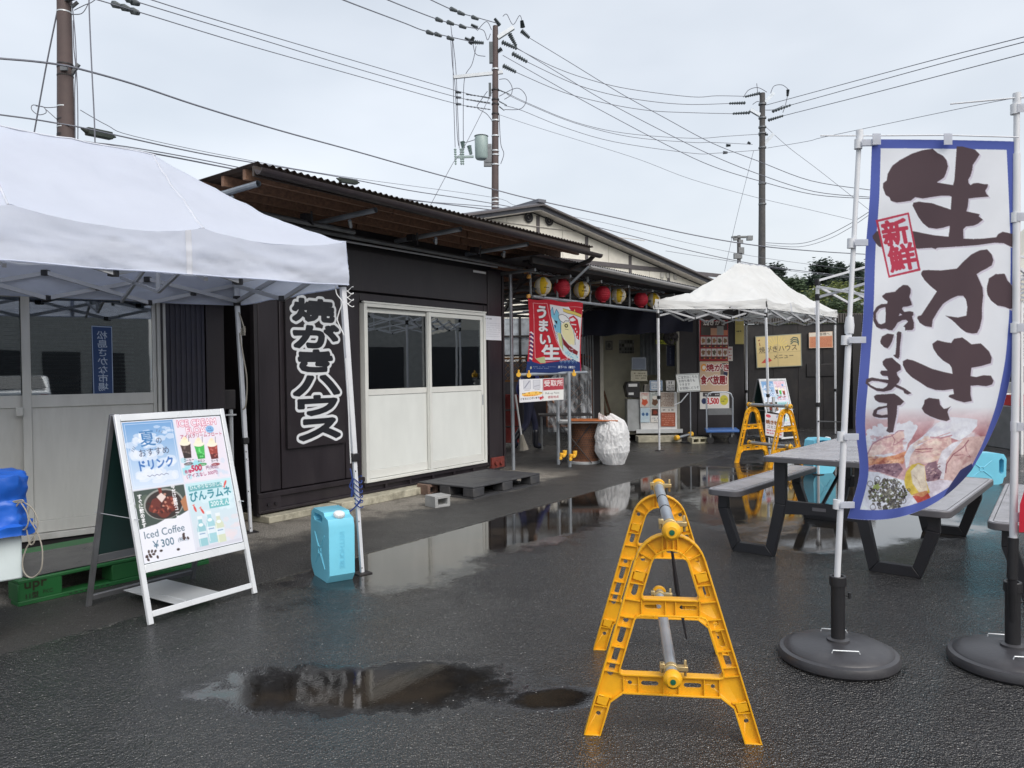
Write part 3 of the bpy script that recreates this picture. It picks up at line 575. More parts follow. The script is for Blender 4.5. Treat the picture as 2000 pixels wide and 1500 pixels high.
# ---------------------------------------------------------------- scaffold passage with lanterns
def passage():
    r = thing('scaffold_passage', 'steel pipe scaffold passage carrying the lantern row and a lower corrugated roof', 'scaffold', MS @ Vector((6, 0, 0)))
    def P(name, fn, ma, parent=r, **k):
        mb = MB(); mb.M = MS.copy(); fn(mb); return mb.build(name, ma, parent, **k)
    yl = -0.32
    q = MSI @ gr(1003, 918); P('pole', lambda m: m.tube([(q.x, q.y, 0), (q.x-0.02, q.y, 3.12)], 0.026, 10), STEEL)
    for px, py, zt in ((1091, 907, 1.46), (1113, 912, 1.46)):
        w = MSI @ gr(px, py); P('pole', lambda m: m.tube([(w.x, w.y, 0), (w.x, w.y, zt)], 0.026, 10), STEEL)
    a, b = SL(1040, 579, yl), SL(1275, 611, yl); P('lantern_pipe', lambda m: m.tube([a, (8.9, yl, 2.57)], 0.024, 10), STEEL)
    a2 = SL(1024, 528, yl); P('lantern_pipe', lambda m: m.tube([a2, (9.0, yl, a2.z+0.04)], 0.022, 10), STEEL)
    for px in (1036, 1088, 1113, 1152, 1191, 1229, 1262):
        s_ = SL(px, 560, yl).x; P('strut', lambda m: m.tube([(s_, yl, 2.56), (s_, yl, a2.z)], 0.018, 8), STEELD)
    for px, py in ((1032, 579), (1033, 541), (1086, 519), (1025, 530)):
        s_ = SL(px, py, yl-0.03); P('pipe_cap', lambda m: m.lathe([(0.0, -0.03), (0.03, -0.02), (0.034, 0), (0.026, 0.03), (0, 0.032)], 10, s_), mat('cap_orange', C(205, 150, 70), 0.5))
    # the counter rail with yellow clamps under the banner, and the feet clamps
    s0 = SL(1012, 732, yl-0.05); s1 = SL(1145, 727, yl-0.05); P('rail', lambda m: m.tube([s0, s1], 0.024, 10), STEEL)
    for (px, py, y) in ((1013, 732, yl-0.09), (1033, 733, yl-0.09), (1121, 731, yl-0.09)):
        s_ = SL(px, py, y); P('clamp', lambda m: (m.tube([s_+Vector((-0.03, -0.02, 0)), s_+Vector((0.03, 0.02, 0))], 0.034, 8), m.box(s_+Vector((0, 0, 0.045)), (0.02, 0.02, 0.05))), mat('cap_yellow', C(232, 180, 60), 0.4), bevel=0.004)
    for px, py in ((1095, 894), (1101, 889), (1114, 896), (1121, 890)):
        s_ = MSI @ at(px, py, 11.6); P('foot_clamp', lambda m: (m.tube([s_+Vector((-0.05, -0.03, -0.01)), s_+Vector((0.05, 0.02, 0.0))], [0.02, 0.034], 8), m.tube([s_+Vector((0.03, 0, 0)), s_+Vector((0.03, 0, 0.07))], [0.03, 0.036], 8)), MATS['cap_yellow'], bevel=0.004)
    for k, (z, y, x0, x1) in enumerate(((2.78, 0.5, 4.3, 9.0), (2.66, 1.1, 4.4, 9.2), (2.86, 1.9, 4.4, 9.0), (2.60, 2.6, 4.3, 9.0), (2.48, 3.4, 4.3, 8.0))): P('ledger_pipe', lambda m: m.tube([(x0, y, z), (x1, y, z+0.02)], 0.024, 8), STEELD)
    for k in range(6): P('transom_pipe', lambda m: m.tube([(4.6+k*0.75, -0.36, 2.68+0.03*(k % 3)), (4.8+k*0.72, 3.6, 2.66)], 0.022, 8), STEELD)
    for k in range(3): P('brace_pipe', lambda m: m.tube([(4.7+k*1.4, -0.28, 2.95), (5.4+k*1.4, 1.2, 2.5)], 0.02, 8), DARK)
    P('wiring', lambda m: [m.tube([(4.4+0.1*i, -0.37, 2.95-0.05*abs(math.sin(i*0.7+j))) for i in range(46)], 0.006, 4) for j in (0, 1.4)], BLACKP)
    # lower corrugated roof
    e1 = SL(1148, 520, -0.75); e2 = SL(1395, 566, -0.75); zr = e1.z
    zf = lambda y: zr+0.03-0.02*(y+0.75)
    rf = P('roof', lambda m: corrug(m, e1.x-1.3, e2.x+0.6, -0.75, 2.8, zf), SHEETG)
    P('gutter', lambda m: m.tube([(e1.x, -0.78, zr-0.02), (e2.x+0.6, -0.78, zr-0.03)], 0.035, 8), mat('gutter_grey', C(120, 118, 116), 0.4), rf)
    P('bracket', lambda m: m.beam((e1.x-0.02, -0.78, zr-0.01), (e1.x-0.1, -0.5, zr-0.26), 0.03, 0.03), STEEL, rf)
    for y in (-0.6, 0.1, 0.9, 1.9):
        P('purlin', lambda m: m.bx((e1.x-1.3, y-0.02, zf(y)-0.10), (e2.x, y+0.02, zf(y)-0.014)), WOOD if y > 0 else DARK, rf)
    for k in range(7):
        x = e1.x-1.2+k*0.95; P('roof_pipe', lambda m: m.tube([(x, -0.6, zr-0.16), (x+0.1, 3.6, zr-0.2)], 0.024, 8), STEELD, rf)
    # rear rafters that let the daylight through, seen over the passage
    for k in range(6):
        z = 2.52+0.085*k; P('rafter', lambda m: m.beam((4.2, 3.6+0.15*k, z), (7.4, 3.2+0.1*k, z+0.03), 0.05, 0.035), WOOD if k > 3 else DARK, rf)
    P('brace', lambda m: m.beam((4.35, -0.3, 2.95), (5.05, 0.6, 2.45), 0.03, 0.06), DARK)
    P('brace', lambda m: m.beam((4.3, 2.6, 2.1), (6.6, 2.8, 2.1), 0.05, 0.05), DARK)
    return zr
ZR = passage()
# lanterns
def lanterns():
    LW = mat('lantern_white', C(218, 214, 202), 0.6, var=0.05, trans=0.25, bump=0.0); LY = mat('lantern_yellow', C(226, 190, 40), 0.6, var=0.05, trans=0.25)
    LR = mat('lantern_red', C(178, 30, 52), 0.6, var=0.08, trans=0.2); KB = mat('lantern_black', C(26, 24, 24), 0.5)
    NU, NV = 32, 22; Rr = 0.13
    def ball(cols, name):
        mb = MB(); rings = []
        for j in range(NV+1):
            th = math.pi*(0.09+0.82*j/NV); zz = math.cos(th)*Rr*1.04; rr = Rr*math.sin(th)*(1+0.018*(1 if j % 2 else -1))
            rings.append([(rr*math.cos(2*math.pi*i/NU), rr*math.sin(2*math.pi*i/NU), zz) for i in range(NU)])
        for j in range(NV):
            for i in range(NU):
                mb.cur = cols(i); mb.add([rings[j][i], rings[j+1][i], rings[j+1][(i+1) % NU], rings[j][(i+1) % NU]], [(0, 1, 2, 3)])
        return mb
    def make(kind):
        t = thing('paper_lantern', 'x', 'lantern', (0, 0, 0), 'paper lanterns hanging from the scaffold pipes')
        mb = ball((lambda i: (i//4) % 2) if kind == 'yw' else (lambda i: 0), kind); o = mb.build('shade', [LW, LY] if kind == 'yw' else [LR, LR], t, origin=(0, 0, 0))
        m2 = MB(); m2.lathe([(0.05, 0.118), (0.052, 0.14), (0.04, 0.142)], 14); m2.build('top_cap', KB, t, origin=(0, 0, 0))
        m2 = MB(); m2.lathe([(0.04, -0.142), (0.05, -0.14), (0.048, -0.12)], 14); m2.build('bottom_cap', LW if kind == 'yw' else LR, t, origin=(0, 0, 0))
        m2 = MB(); m2.tube([(0, 0, 0.14), (0, 0, 0.21)], 0.004, 5); m2.tube([(0.02, 0, -0.14), (0.024, 0, -0.17)], 0.004, 4); m2.tube([(-0.02, 0, -0.14), (-0.024, 0, -0.17)], 0.004, 4); m2.build('cord', KB, t, origin=(0, 0, 0))
        if kind == 'yw':
            m2 = MB(); st = []
            for k in range(10):
                a = math.pi/2+k*math.pi/5; rr = 0.036 if k % 2 == 0 else 0.015; st.append((rr*math.cos(a), rr*math.sin(a)+0.03))
            f = lambda x, y, z: (lambda a: (math.cos(a)*math.sqrt(max(0, (Rr+0.004-y*0)**2-z*z))*1.0, math.sin(a)*math.sqrt(max(0, (Rr+0.004)**2-z*z)), z))(x/Rr)
            m2.prism(st, 0, 0.002, T=f); m2.build('star_emblem', LY, t, origin=(0, 0, 0))
            m2 = MB(); [m2.prism([(x, -0.035), (x+0.009, -0.035), (x+0.009, -0.024), (x, -0.024)], 0, 0.002, T=f) for x in np.arange(-0.04, 0.035, 0.0125)]; m2.build('lettering', KB, t, origin=(0, 0, 0))
        return t
    yw, rd = make('yw'), make('rd')
    spec = [(1060, 559, 'yw', 'yellow and white star lantern, leftmost of the lantern row', 0.22, -1.15), (1097, 562, 'rd', 'red lantern hanging between the two leftmost yellow and white lanterns', 0.2, 0),
            (1136, 566, 'yw', 'yellow and white star lantern right above the banner edge with a white bracket on top', 0.22, -1.3), (1177, 574, 'rd', 'middle one of the three red lanterns', 0.2, 0), (1208, 577, 'yw', 'third yellow and white star lantern from the left, touching the middle red lantern', 0.2, -1.2),
            (1252, 585, 'rd', 'red lantern nearest the white pointed canopy', 0.2, 0), (1276, 586, 'yw', 'yellow and white lantern half hidden behind the white pointed canopy', 0.2, -1.0)]
    used = set()
    for px, py, k, lab, dz, rz in spec:
        p = MS @ SL(px, py, -0.34); src = yw if k == 'yw' else rd
        if k in used: o = dup(src, lab)
        else: o = src; o['label'] = lab; used.add(k)
        place(o, p, rz)
    o = thing('lantern_bracket', 'small white clamp bracket above the third lantern from the left', 'bracket', MS @ SL(1143, 545, -0.36)); mb = MB(); mb.M = MS.copy(); c = SL(1146, 546, -0.36); mb.box(c, (0.05, 0.05, 0.09)); mb.tube([c, c+Vector((-0.02, 0, -0.11))], 0.012, 6); mb.build('clamp_body', GALVW, o, bevel=0.004)
lanterns()
# the big picture banner: うまい生
def fish_banner():
    cv = Canvas(115, 150, 190, ss=3, bg=(196, 34, 52))
    R_ = (196, 34, 52); WH = (232, 234, 240); NV = (34, 58, 120); CB = (128, 196, 226); CR = (238, 232, 184); K_ = (40, 30, 40); DR = (130, 26, 40); YL = (228, 206, 110)
    # field (units: crop pixels/8.2)
    def S(pts): return [((x-90)/8.4, (y-115)/8.55) for x, y in pts]
    cv.poly(S([(450, 200), (1045, 205), (1030, 1200), (700, 1100), (560, 800), (470, 400)]), WH)
    cv.poly(S([(780, 205), (1045, 210), (1040, 330), (820, 270)]), R_)
    cv.poly(S([(670, 235), (1040, 330), (1035, 385), (900, 350), (760, 320), (680, 290)]), YL); cv.line(S([(670, 235), (1040, 330)]), 0.7, K_); cv.line(S([(680, 292), (770, 325), (900, 350), (1035, 388)]), 0.7, K_)
    cv.poly(S([(880, 290), (895, 240), (910, 290)]), YL)
    cv.poly(S([(460, 330), (500, 240), (520, 370), (560, 270), (600, 340), (640, 420), (640, 700), (540, 660), (500, 560), (540, 560), (520, 470), (470, 400)]), CB); cv.line(S([(455, 330), (495, 240), (520, 375), (560, 265), (605, 340)]), 0.8, NV)
    cv.poly(S([(520, 465), (575, 480), (570, 540)]), K_); cv.poly(S([(510, 540), (550, 560), (545, 610)]), NV)
    for k in range(5): cv.line(S([(530, 680+k*28), (560, 670+k*28), (580, 690+k*28)]), 0.8, NV)
    cv.poly(S([(790, 400), (880, 360), (970, 430), (1020, 600), (1015, 800), (960, 760), (900, 620), (820, 500)]), R_)
    cv.poly(S([(805, 425), (870, 395), (935, 440), (870, 470), (820, 465)]), WH); cv.poly(S([(840, 510), (945, 515), (945, 535), (840, 530)]), WH)
    for q in ((935, 600), (940, 690), (965, 650), (975, 740)): cv.ell(*S([q])[0], 1.3, 2.2, WH)
    cv.poly(S([(640, 560), (690, 500), (790, 480), (850, 590), (900, 700), (925, 800), (920, 900), (830, 890), (740, 820), (670, 720)]), CR); cv.line(S([(800, 480), (880, 600), (930, 760), (940, 890)]), 0.9, K_); cv.line(S([(640, 500), (640, 700), (690, 780)]), 0.9, K_)
    cv.poly(S([(600, 370), (660, 345), (730, 370), (790, 430), (790, 465), (720, 460), (690, 500), (630, 470), (595, 420)]), (240, 242, 244)); cv.line(S([(600, 370), (660, 345), (730, 370), (790, 430), (790, 465), (720, 460), (690, 500), (630, 470), (600, 420), (600, 370)]), 0.9, K_)
    cv.ring(*S([(742, 550)])[0], 1.8, 4.2, (70, 66, 20)); cv.line(S([(715, 610), (790, 622)]), 0.7, K_)
    cv.poly(S([(580, 700), (610, 680), (645, 700), (665, 800), (690, 1000), (620, 900)]), (205, 214, 150)); cv.line(S([(645, 700), (665, 800), (690, 1005)]), 0.9, K_)
    cv.poly(S([(665, 760), (800, 890), (1000, 1010), (985, 1075), (830, 1010), (690, 880)]), DR); cv.line(S([(690, 890), (820, 1010), (980, 1080)]), 0.9, K_)
    cv.clouds(*S([(820, 880)])[0], *S([(1000, 980)])[0], 26, WH, 2.2)
    cv.poly(S([(700, 900), (830, 1010), (1000, 1085), (1000, 1180), (800, 1100), (700, 1020)]), (205, 232, 238)); 
    for k in range(18): cv.ell(*S([(random.uniform(720, 1000), random.uniform(1020, 1160))])[0], 1.6, 1.0, CB)
    # red strip with lettering
    cv.poly(S([(90, 115), (450, 195), (470, 400), (500, 560), (560, 820), (690, 1060), (810, 1140), (230, 1240), (170, 700)]), R_)
    bd = [(175, 175), (405, 185), (440, 400), (500, 640), (560, 840), (680, 1040), (800, 1140), (390, 1205), (215, 1140), (180, 700), (175, 175)]
    cv.line(S(bd), 0.9, (236, 190, 196))
    cv.rect(3.5, 0, 6, 130, WH, alpha=0.0)
    for j in range(14): cv.poly(S([(85+j*2, 700+j*37), (130, 680+j*37), (175, 720+j*36), (170, 745+j*36), (130, 710+j*37)]), NV if j % 2 else WH)
    def ct(ch, x, y, s_, sx=1.0, r_=0.0):
        X, Y = S([(x, y)])[0]; cv.text(ch, X+0.8, Y+0.8, s_, K_, 0.07, sx=sx, rot=r_); cv.text(ch, X, Y, s_, WH, 0.06, sx=sx, rot=r_)
    ct('う', 215, 205, 29, 0.88, 0.06); ct('ま', 240, 455, 27, 0.88, 0.04); ct('い', 265, 690, 26, 1.0, 0.08); ct('生', 300, 905, 33, 1.22, -0.02)
    cv.poly(S([(220, 1150), (360, 1110), (380, 1225), (300, 1230)]), (190, 200, 150))
    cv.poly(S([(60, 1200), (160, 1200), (300, 1245), (450, 1215), (820, 1165), (900, 1150), (1040, 1210), (1040, 1420), (60, 1420)]), NV)
    z = [(620+40*i, 1195 if i % 2 else 1150) for i in range(10)]; cv.line(S(z), 0.9, (205, 225, 240)); cv.line(S([(x, y+30) for x, y in z]), 0.8, (120, 160, 205))
    for j in range(2): cv.scribble(*S([(190, 1285+j*26)])[0], *S([(560-j*130, 1300+j*26)])[0], 1, (190, 200, 220), w=1.4)
    cv.ell(*S([(160, 1310)])[0], 1.5, 3, (200, 200, 170)); cv.text('黒ラベル〈樽生〉', *S([(600, 1272)])[0], 5.6, (225, 230, 240), 0.06, shear=-0.1); cv.scribble(*S([(620, 1255)])[0], *S([(750, 1270)])[0], 1, (200, 210, 225), w=1.4)
    yl = -0.38
    q = [SL(px, py, yl) for px, py in ((1031, 583), (1139, 592), (1136, 728), (1029, 728))]
    A, B, D, E = [np.array(v) for v in q]
    def f(u, v):
        P = A*((1-u)*(1-v))[:, None]+B*(u*(1-v))[:, None]+D*(u*v)[:, None]+E*((1-u)*v)[:, None]
        P[:, 0] += 0.05*np.sin(v*3.1)*(1-u)**2*1.2 - 0.02*np.sin(v*3.1)*u; P[:, 1] += 0.015*np.sin(u*7+v*2)*(0.3+v)
        P[:, 2] -= 0.012*np.sin(u*np.pi*4)*(1-v)**6
        M = np.array(MS); return P @ M[:3, :3].T + M[:3, 3]
    o = cv.sheet('picture_banner', f, CLOTH); tag(o, 'red white and navy picture banner with cream fish hanging under the lanterns', 'banner')
fish_banner()
def pickup_sign():
    y = -0.42
    a, b, c, d = [SL(px, py, y) for px, py in ((1014, 741), (1101, 737.5), (1101, 780.5), (1015, 786.5))]
    t = thing('pickup_sign', 'white acrylic pick-up point sign with red heading below the picture banner', 'sign', MS @ d)
    cv = Canvas(120, 62, 190, bg=(214, 217, 220)); cv.rect(0, 0, 60, 62, (226, 227, 232)); cv.rect(61, 0, 120, 62, (226, 228, 226))
    cv.rect(62, 2, 119, 33, (172, 50, 66)); cv.text('受取所', 63.5, 5.5, 18.2, (232, 232, 230), 0.03); cv.text('Pick-up Point', 67, 37.5, 7.4, (90, 88, 88), 0.01); cv.text('领取地点', 74, 48.5, 7.8, (160, 60, 70), 0.02)
    for x in (10, 35): cv.rect(x, 4, x+19, 27, (204, 206, 214)); cv.frame(x, 4, x+19, 27, 0.7, (150, 152, 165))
    cv.line([(13, 24), (26, 6)], 2.6, (140, 142, 158)); cv.line([(38, 21), (52, 18)], 2.0, (165, 165, 176)); cv.scribble(13, 28.5, 28, 31, 1, (80, 80, 90)); cv.scribble(37, 28.5, 53, 31, 1, (80, 80, 90))
    cv.ell(33, 40.5, 27, 6.2, (244, 196, 96), rot=-0.05); cv.scribble(7, 35, 58, 41, 1, (120, 84, 30), w=0.8); cv.scribble(11, 41, 54, 47, 1, (206, 100, 20), w=0.8)
    cv.text('こちらにございます！', 1.5, 50, 5.6, (36, 34, 40), 0.05, rot=-0.03); cv.ell(55, 53.5, 3.4, 4.2, (200, 36, 52), wob=0.1); cv.ell(60, 51.5, 3, 3.6, (200, 36, 52), wob=0.1)
    cv.line([(60.5, 0), (60.5, 62)], 1, (150, 152, 158)); cv.frame(0, 0, 120, 62, 0.9, (176, 178, 182))
    cv.sheet('printed_face', flat(*[MS @ p for p in (a, b, c, d)]), PRINT, t)
    mb = MB(); mb.M = MS.copy(); mb.beam((a+d)/2+Vector((0.01, 0.008, 0)), (b+c)/2+Vector((-0.01, 0.008, 0)), 0.006, (a.z-d.z)*0.98); mb.build('acrylic_board', WHITEP, t)
    mb = MB(); mb.M = MS.copy(); [mb.tube([p+Vector((0.04, 0, 0)), p+Vector((0.04, 0.05, 0.09))], 0.004, 5) for p in (a, b-Vector((0.12, 0, 0)))]; mb.build('tie', ROPE, t)
pickup_sign()

# ---------------------------------------------------------------- person walking through the passage
def person():
    t = thing('person', 'person in navy work clothes and dark boots walking behind the banner', 'person', (0.3, 14.2, 0))
    NAVY = mat('navy_cloth', C(30, 34, 58), 0.85, var=0.15, bump=0.2, bscale=60); BLUE = mat('blue_jacket', C(58, 66, 130), 0.8, var=0.15); SKIN = mat('skin', C(205, 160, 135), 0.55); BOOT = mat('rubber_boot', C(24, 26, 34), 0.35); HAIR = mat('hair', C(25, 22, 22), 0.6)
    V = [((0, 0, 0.92), 0.15), ((0, 0, 1.15), 0.15), ((0.02, 0, 1.38), 0.16), ((0.03, 0, 1.52), 0.065), ((0.05, 0, 1.60), 0.07), ((0.06, 0, 1.68), 0.1),
         ((0.05, 0.09, 0.86), 0.095), ((0.2, 0.1, 0.50), 0.062), ((0.2, 0.1, 0.12), 0.042), ((0.32, 0.1, 0.05), 0.04),
         ((-0.05, -0.09, 0.86), 0.095), ((-0.1, -0.1, 0.50), 0.062), ((-0.36, -0.1, 0.22), 0.042), ((-0.3, -0.1, 0.10), 0.04),
         ((0.02, 0.2, 1.40), 0.06), ((-0.08, 0.24, 1.12), 0.045), ((0.05, 0.26, 0.90), 0.035), ((0.08, 0.26, 0.82), 0.034),
         ((0.02, -0.2, 1.40), 0.06), ((0.12, -0.24, 1.14), 0.045), ((0.3, -0.24, 0.98), 0.035), ((0.37, -0.24, 0.95), 0.034)]
    E_ = [(0, 1), (1, 2), (2, 3), (3, 4), (4, 5), (0, 6), (6, 7), (7, 8), (8, 9), (0, 10), (10, 11), (11, 12), (12, 13), (2, 14), (14, 15), (15, 16), (16, 17), (2, 18), (18, 19), (19, 20), (20, 21)]
    me = bpy.data.meshes.new('body'); me.from_pydata([v[0] for v in V], E_, []); me.materials.append(NAVY)
    o = bpy.data.objects.new('body', me); COL.objects.link(o); o.parent = t
    sk = o.modifiers.new('skin', 'SKIN'); me_sv = me.skin_vertices or None
    if not me.skin_vertices: me.attributes
    bpy.context.view_layer.objects.active = o; o.select_set(True); bpy.ops.object.modifier_apply if False else None
    if len(me.skin_vertices) == 0:
        bm = bmesh.new(); bm.from_mesh(me); bm.verts.layers.skin.verify(); bm.to_mesh(me); bm.free()
    for i, (_, r_) in enumerate(V):
        sv_ = me.skin_vertices[0].data[i]; sv_.radius = (r_, r_*(1.0 if i not in (0, 1, 2) else 1.25)); sv_.use_root = (i == 0)
    s2 = o.modifiers.new('sub', 'SUBSURF'); s2.levels = 2; s2.render_levels = 2; sk.use_smooth_shade = True
    WP[o.name] = Vector((0.3, 14.2, 0))
    def sk2(name, V2, E2, ma):
        me = bpy.data.meshes.new(name); me.from_pydata([v[0] for v in V2], E2, []); me.materials.append(ma); bm = bmesh.new(); bm.from_mesh(me); bm.verts.layers.skin.verify(); bm.to_mesh(me); bm.free()
        o = bpy.data.objects.new(name, me); COL.objects.link(o); o.parent = t; k = o.modifiers.new('skin', 'SKIN'); k.use_smooth_shade = True; q = o.modifiers.new('sub', 'SUBSURF'); q.levels = 2; q.render_levels = 2
        for i, (_, r_) in enumerate(V2): me.skin_vertices[0].data[i].radius = (r_, r_); me.skin_vertices[0].data[i].use_root = (i == 0)
        return o
    sk2('boot', [((0.2, 0.1, 0.40), 0.072), ((0.2, 0.1, 0.2), 0.062), ((0.2, 0.1, 0.06), 0.055), ((0.33, 0.1, 0.045), 0.045)], [(0, 1), (1, 2), (2, 3)], BOOT)
    sk2('boot', [((-0.18, -0.1, 0.44), 0.072), ((-0.3, -0.1, 0.30), 0.062), ((-0.39, -0.1, 0.2), 0.052), ((-0.33, -0.1, 0.07), 0.04)], [(0, 1), (1, 2), (2, 3)], BOOT)
    sk2('jacket', [((0, 0, 0.98), 0.17), ((0, 0, 1.15), 0.165), ((0.02, 0, 1.4), 0.175), ((0.02, 0.2, 1.40), 0.072), ((-0.08, 0.24, 1.12), 0.058), ((0.05, 0.26, 0.93), 0.046), ((0.02, -0.2, 1.40), 0.072), ((0.12, -0.24, 1.14), 0.058), ((0.3, -0.24, 0.985), 0.046)], [(0, 1), (1, 2), (2, 3), (3, 4), (4, 5), (2, 6), (6, 7), (7, 8)], BLUE)
    sk2('face', [((0.06, 0, 1.56), 0.07), ((0.075, 0, 1.64), 0.092), ((0.07, 0, 1.70), 0.09)], [(0, 1), (1, 2)], SKIN)
    sk2('hair', [((0.02, 0, 1.62), 0.09), ((0.04, 0, 1.72), 0.1), ((0.08, 0, 1.76), 0.075)], [(0, 1), (1, 2)], HAIR)
    for yy in (0.26, -0.24):
        x, z = (0.08, 0.83) if yy > 0 else (0.36, 0.95)
        for k in range(5):
            dy = -0.03+0.015*k; sk2('finger', [((x, yy, z), 0.012), ((x+0.02, yy+dy, z-0.05), 0.009), ((x+0.035, yy+dy, z-0.085+0.006*abs(k-2)), 0.008)], [(0, 1), (1, 2)], SKIN)
    t.rotation_euler = (0, 0, 0.5)
person()

# ---------------------------------------------------------------- what shows behind the passage: lattice fence, film panels, crates, barrel table, bag
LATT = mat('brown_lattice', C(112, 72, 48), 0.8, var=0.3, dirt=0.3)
def lattice(name, lab, x0, x1, z0, z1, y, dy, ma=LATT, gap=0.085):
    t = thing(name, lab, 'fence', ((x0+x1)/2, y, z0)); w = x1-x0; h = z1-z0
    Yf = lambda x: y+(x-x0)/w*dy
    mb = MB(); 
    for a, b in (((x0, z0), (x1, z0)), ((x0, z1), (x1, z1))): mb.beam((a[0], Yf(a[0]), a[1]), (b[0], Yf(b[0]), b[1]), 0.03, 0.04)
    for x in (x0, x1): mb.beam((x, Yf(x), z0), (x, Yf(x), z1), 0.03, 0.04)
    mb.build('frame', ma, t)
    c = -h
    while c < w:
        for s_ in (0, 1):
            p = []
            for (u, v) in ((c, 0), (c+h, h)):
                u0 = u if s_ == 0 else w-u; p.append([u0, v])
            (ua, va), (ub, vb) = p
            k = (vb-va)/(ub-ua)
            def cl(u, v):
                if u < 0: v += k*(0-u); u = 0
                if u > w: v += k*(w-u); u = w
                return u, v
            ua, va = cl(ua, va); ub, vb = cl(ub, vb)
            if abs(ub-ua) > 0.02:
                mb = MB(); o_ = 0.006 if s_ else -0.006; mb.beam((x0+ua, Yf(x0+ua)+o_, z0+va), (x0+ub, Yf(x0+ub)+o_, z0+vb), 0.010, 0.022, up=(0, 1, 0)); mb.build('slat', ma, t)
        c += gap*math.sqrt(2)
lattice('lattice_fence', 'brown diagonal lattice panel lit from behind, left of the picture banner', -0.35, 0.75, 1.25, 1.75, 17.0, 0.3, mat('lit_lattice', C(140, 98, 56), 0.8), 0.10)  # paler, yellower brown: the light from behind is put into the lattice colour
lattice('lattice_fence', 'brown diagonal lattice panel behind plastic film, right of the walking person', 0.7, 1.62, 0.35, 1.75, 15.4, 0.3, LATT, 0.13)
def film_mat():
    m = bpy.data.materials.new('plastic_film'); m.use_nodes = True; t = m.node_tree; n = t.nodes; l = t.links.new; p = n['Principled BSDF']; p.inputs['Base Color'].default_value = (0.75, 0.79, 0.84, 1); p.inputs['Roughness'].default_value = 0.12
    tr = n.new('ShaderNodeBsdfTransparent'); ms = n.new('ShaderNodeMixShader'); nz = n.new('ShaderNodeTexNoise'); nz.inputs['Scale'].default_value = 7; nz.inputs['Detail'].default_value = 6; tc = n.new('ShaderNodeTexCoord'); mp = n.new('ShaderNodeMapping'); mp.inputs['Scale'].default_value = (1, 1, 0.3); l(tc.outputs['Object'], mp.inputs[0]); l(mp.outputs[0], nz.inputs['Vector'])
    r = n.new('ShaderNodeMapRange'); r.inputs[1].default_value = 0.42; r.inputs[2].default_value = 0.68; r.inputs[3].default_value = 0.12; r.inputs[4].default_value = 0.75; l(nz.outputs[0], r.inputs[0]); b = n.new('ShaderNodeBump'); b.inputs['Strength'].default_value = 0.8; b.inputs['Distance'].default_value = 0.03; l(nz.outputs[0], b.inputs['Height']); l(b.outputs[0], p.inputs['Normal'])
    l(r.outputs[0], ms.inputs[0]); l(tr.outputs[0], ms.inputs[1]); l(p.outputs[0], ms.inputs[2]); l(ms.outputs[0], n['Material Output'].inputs[0]); return m
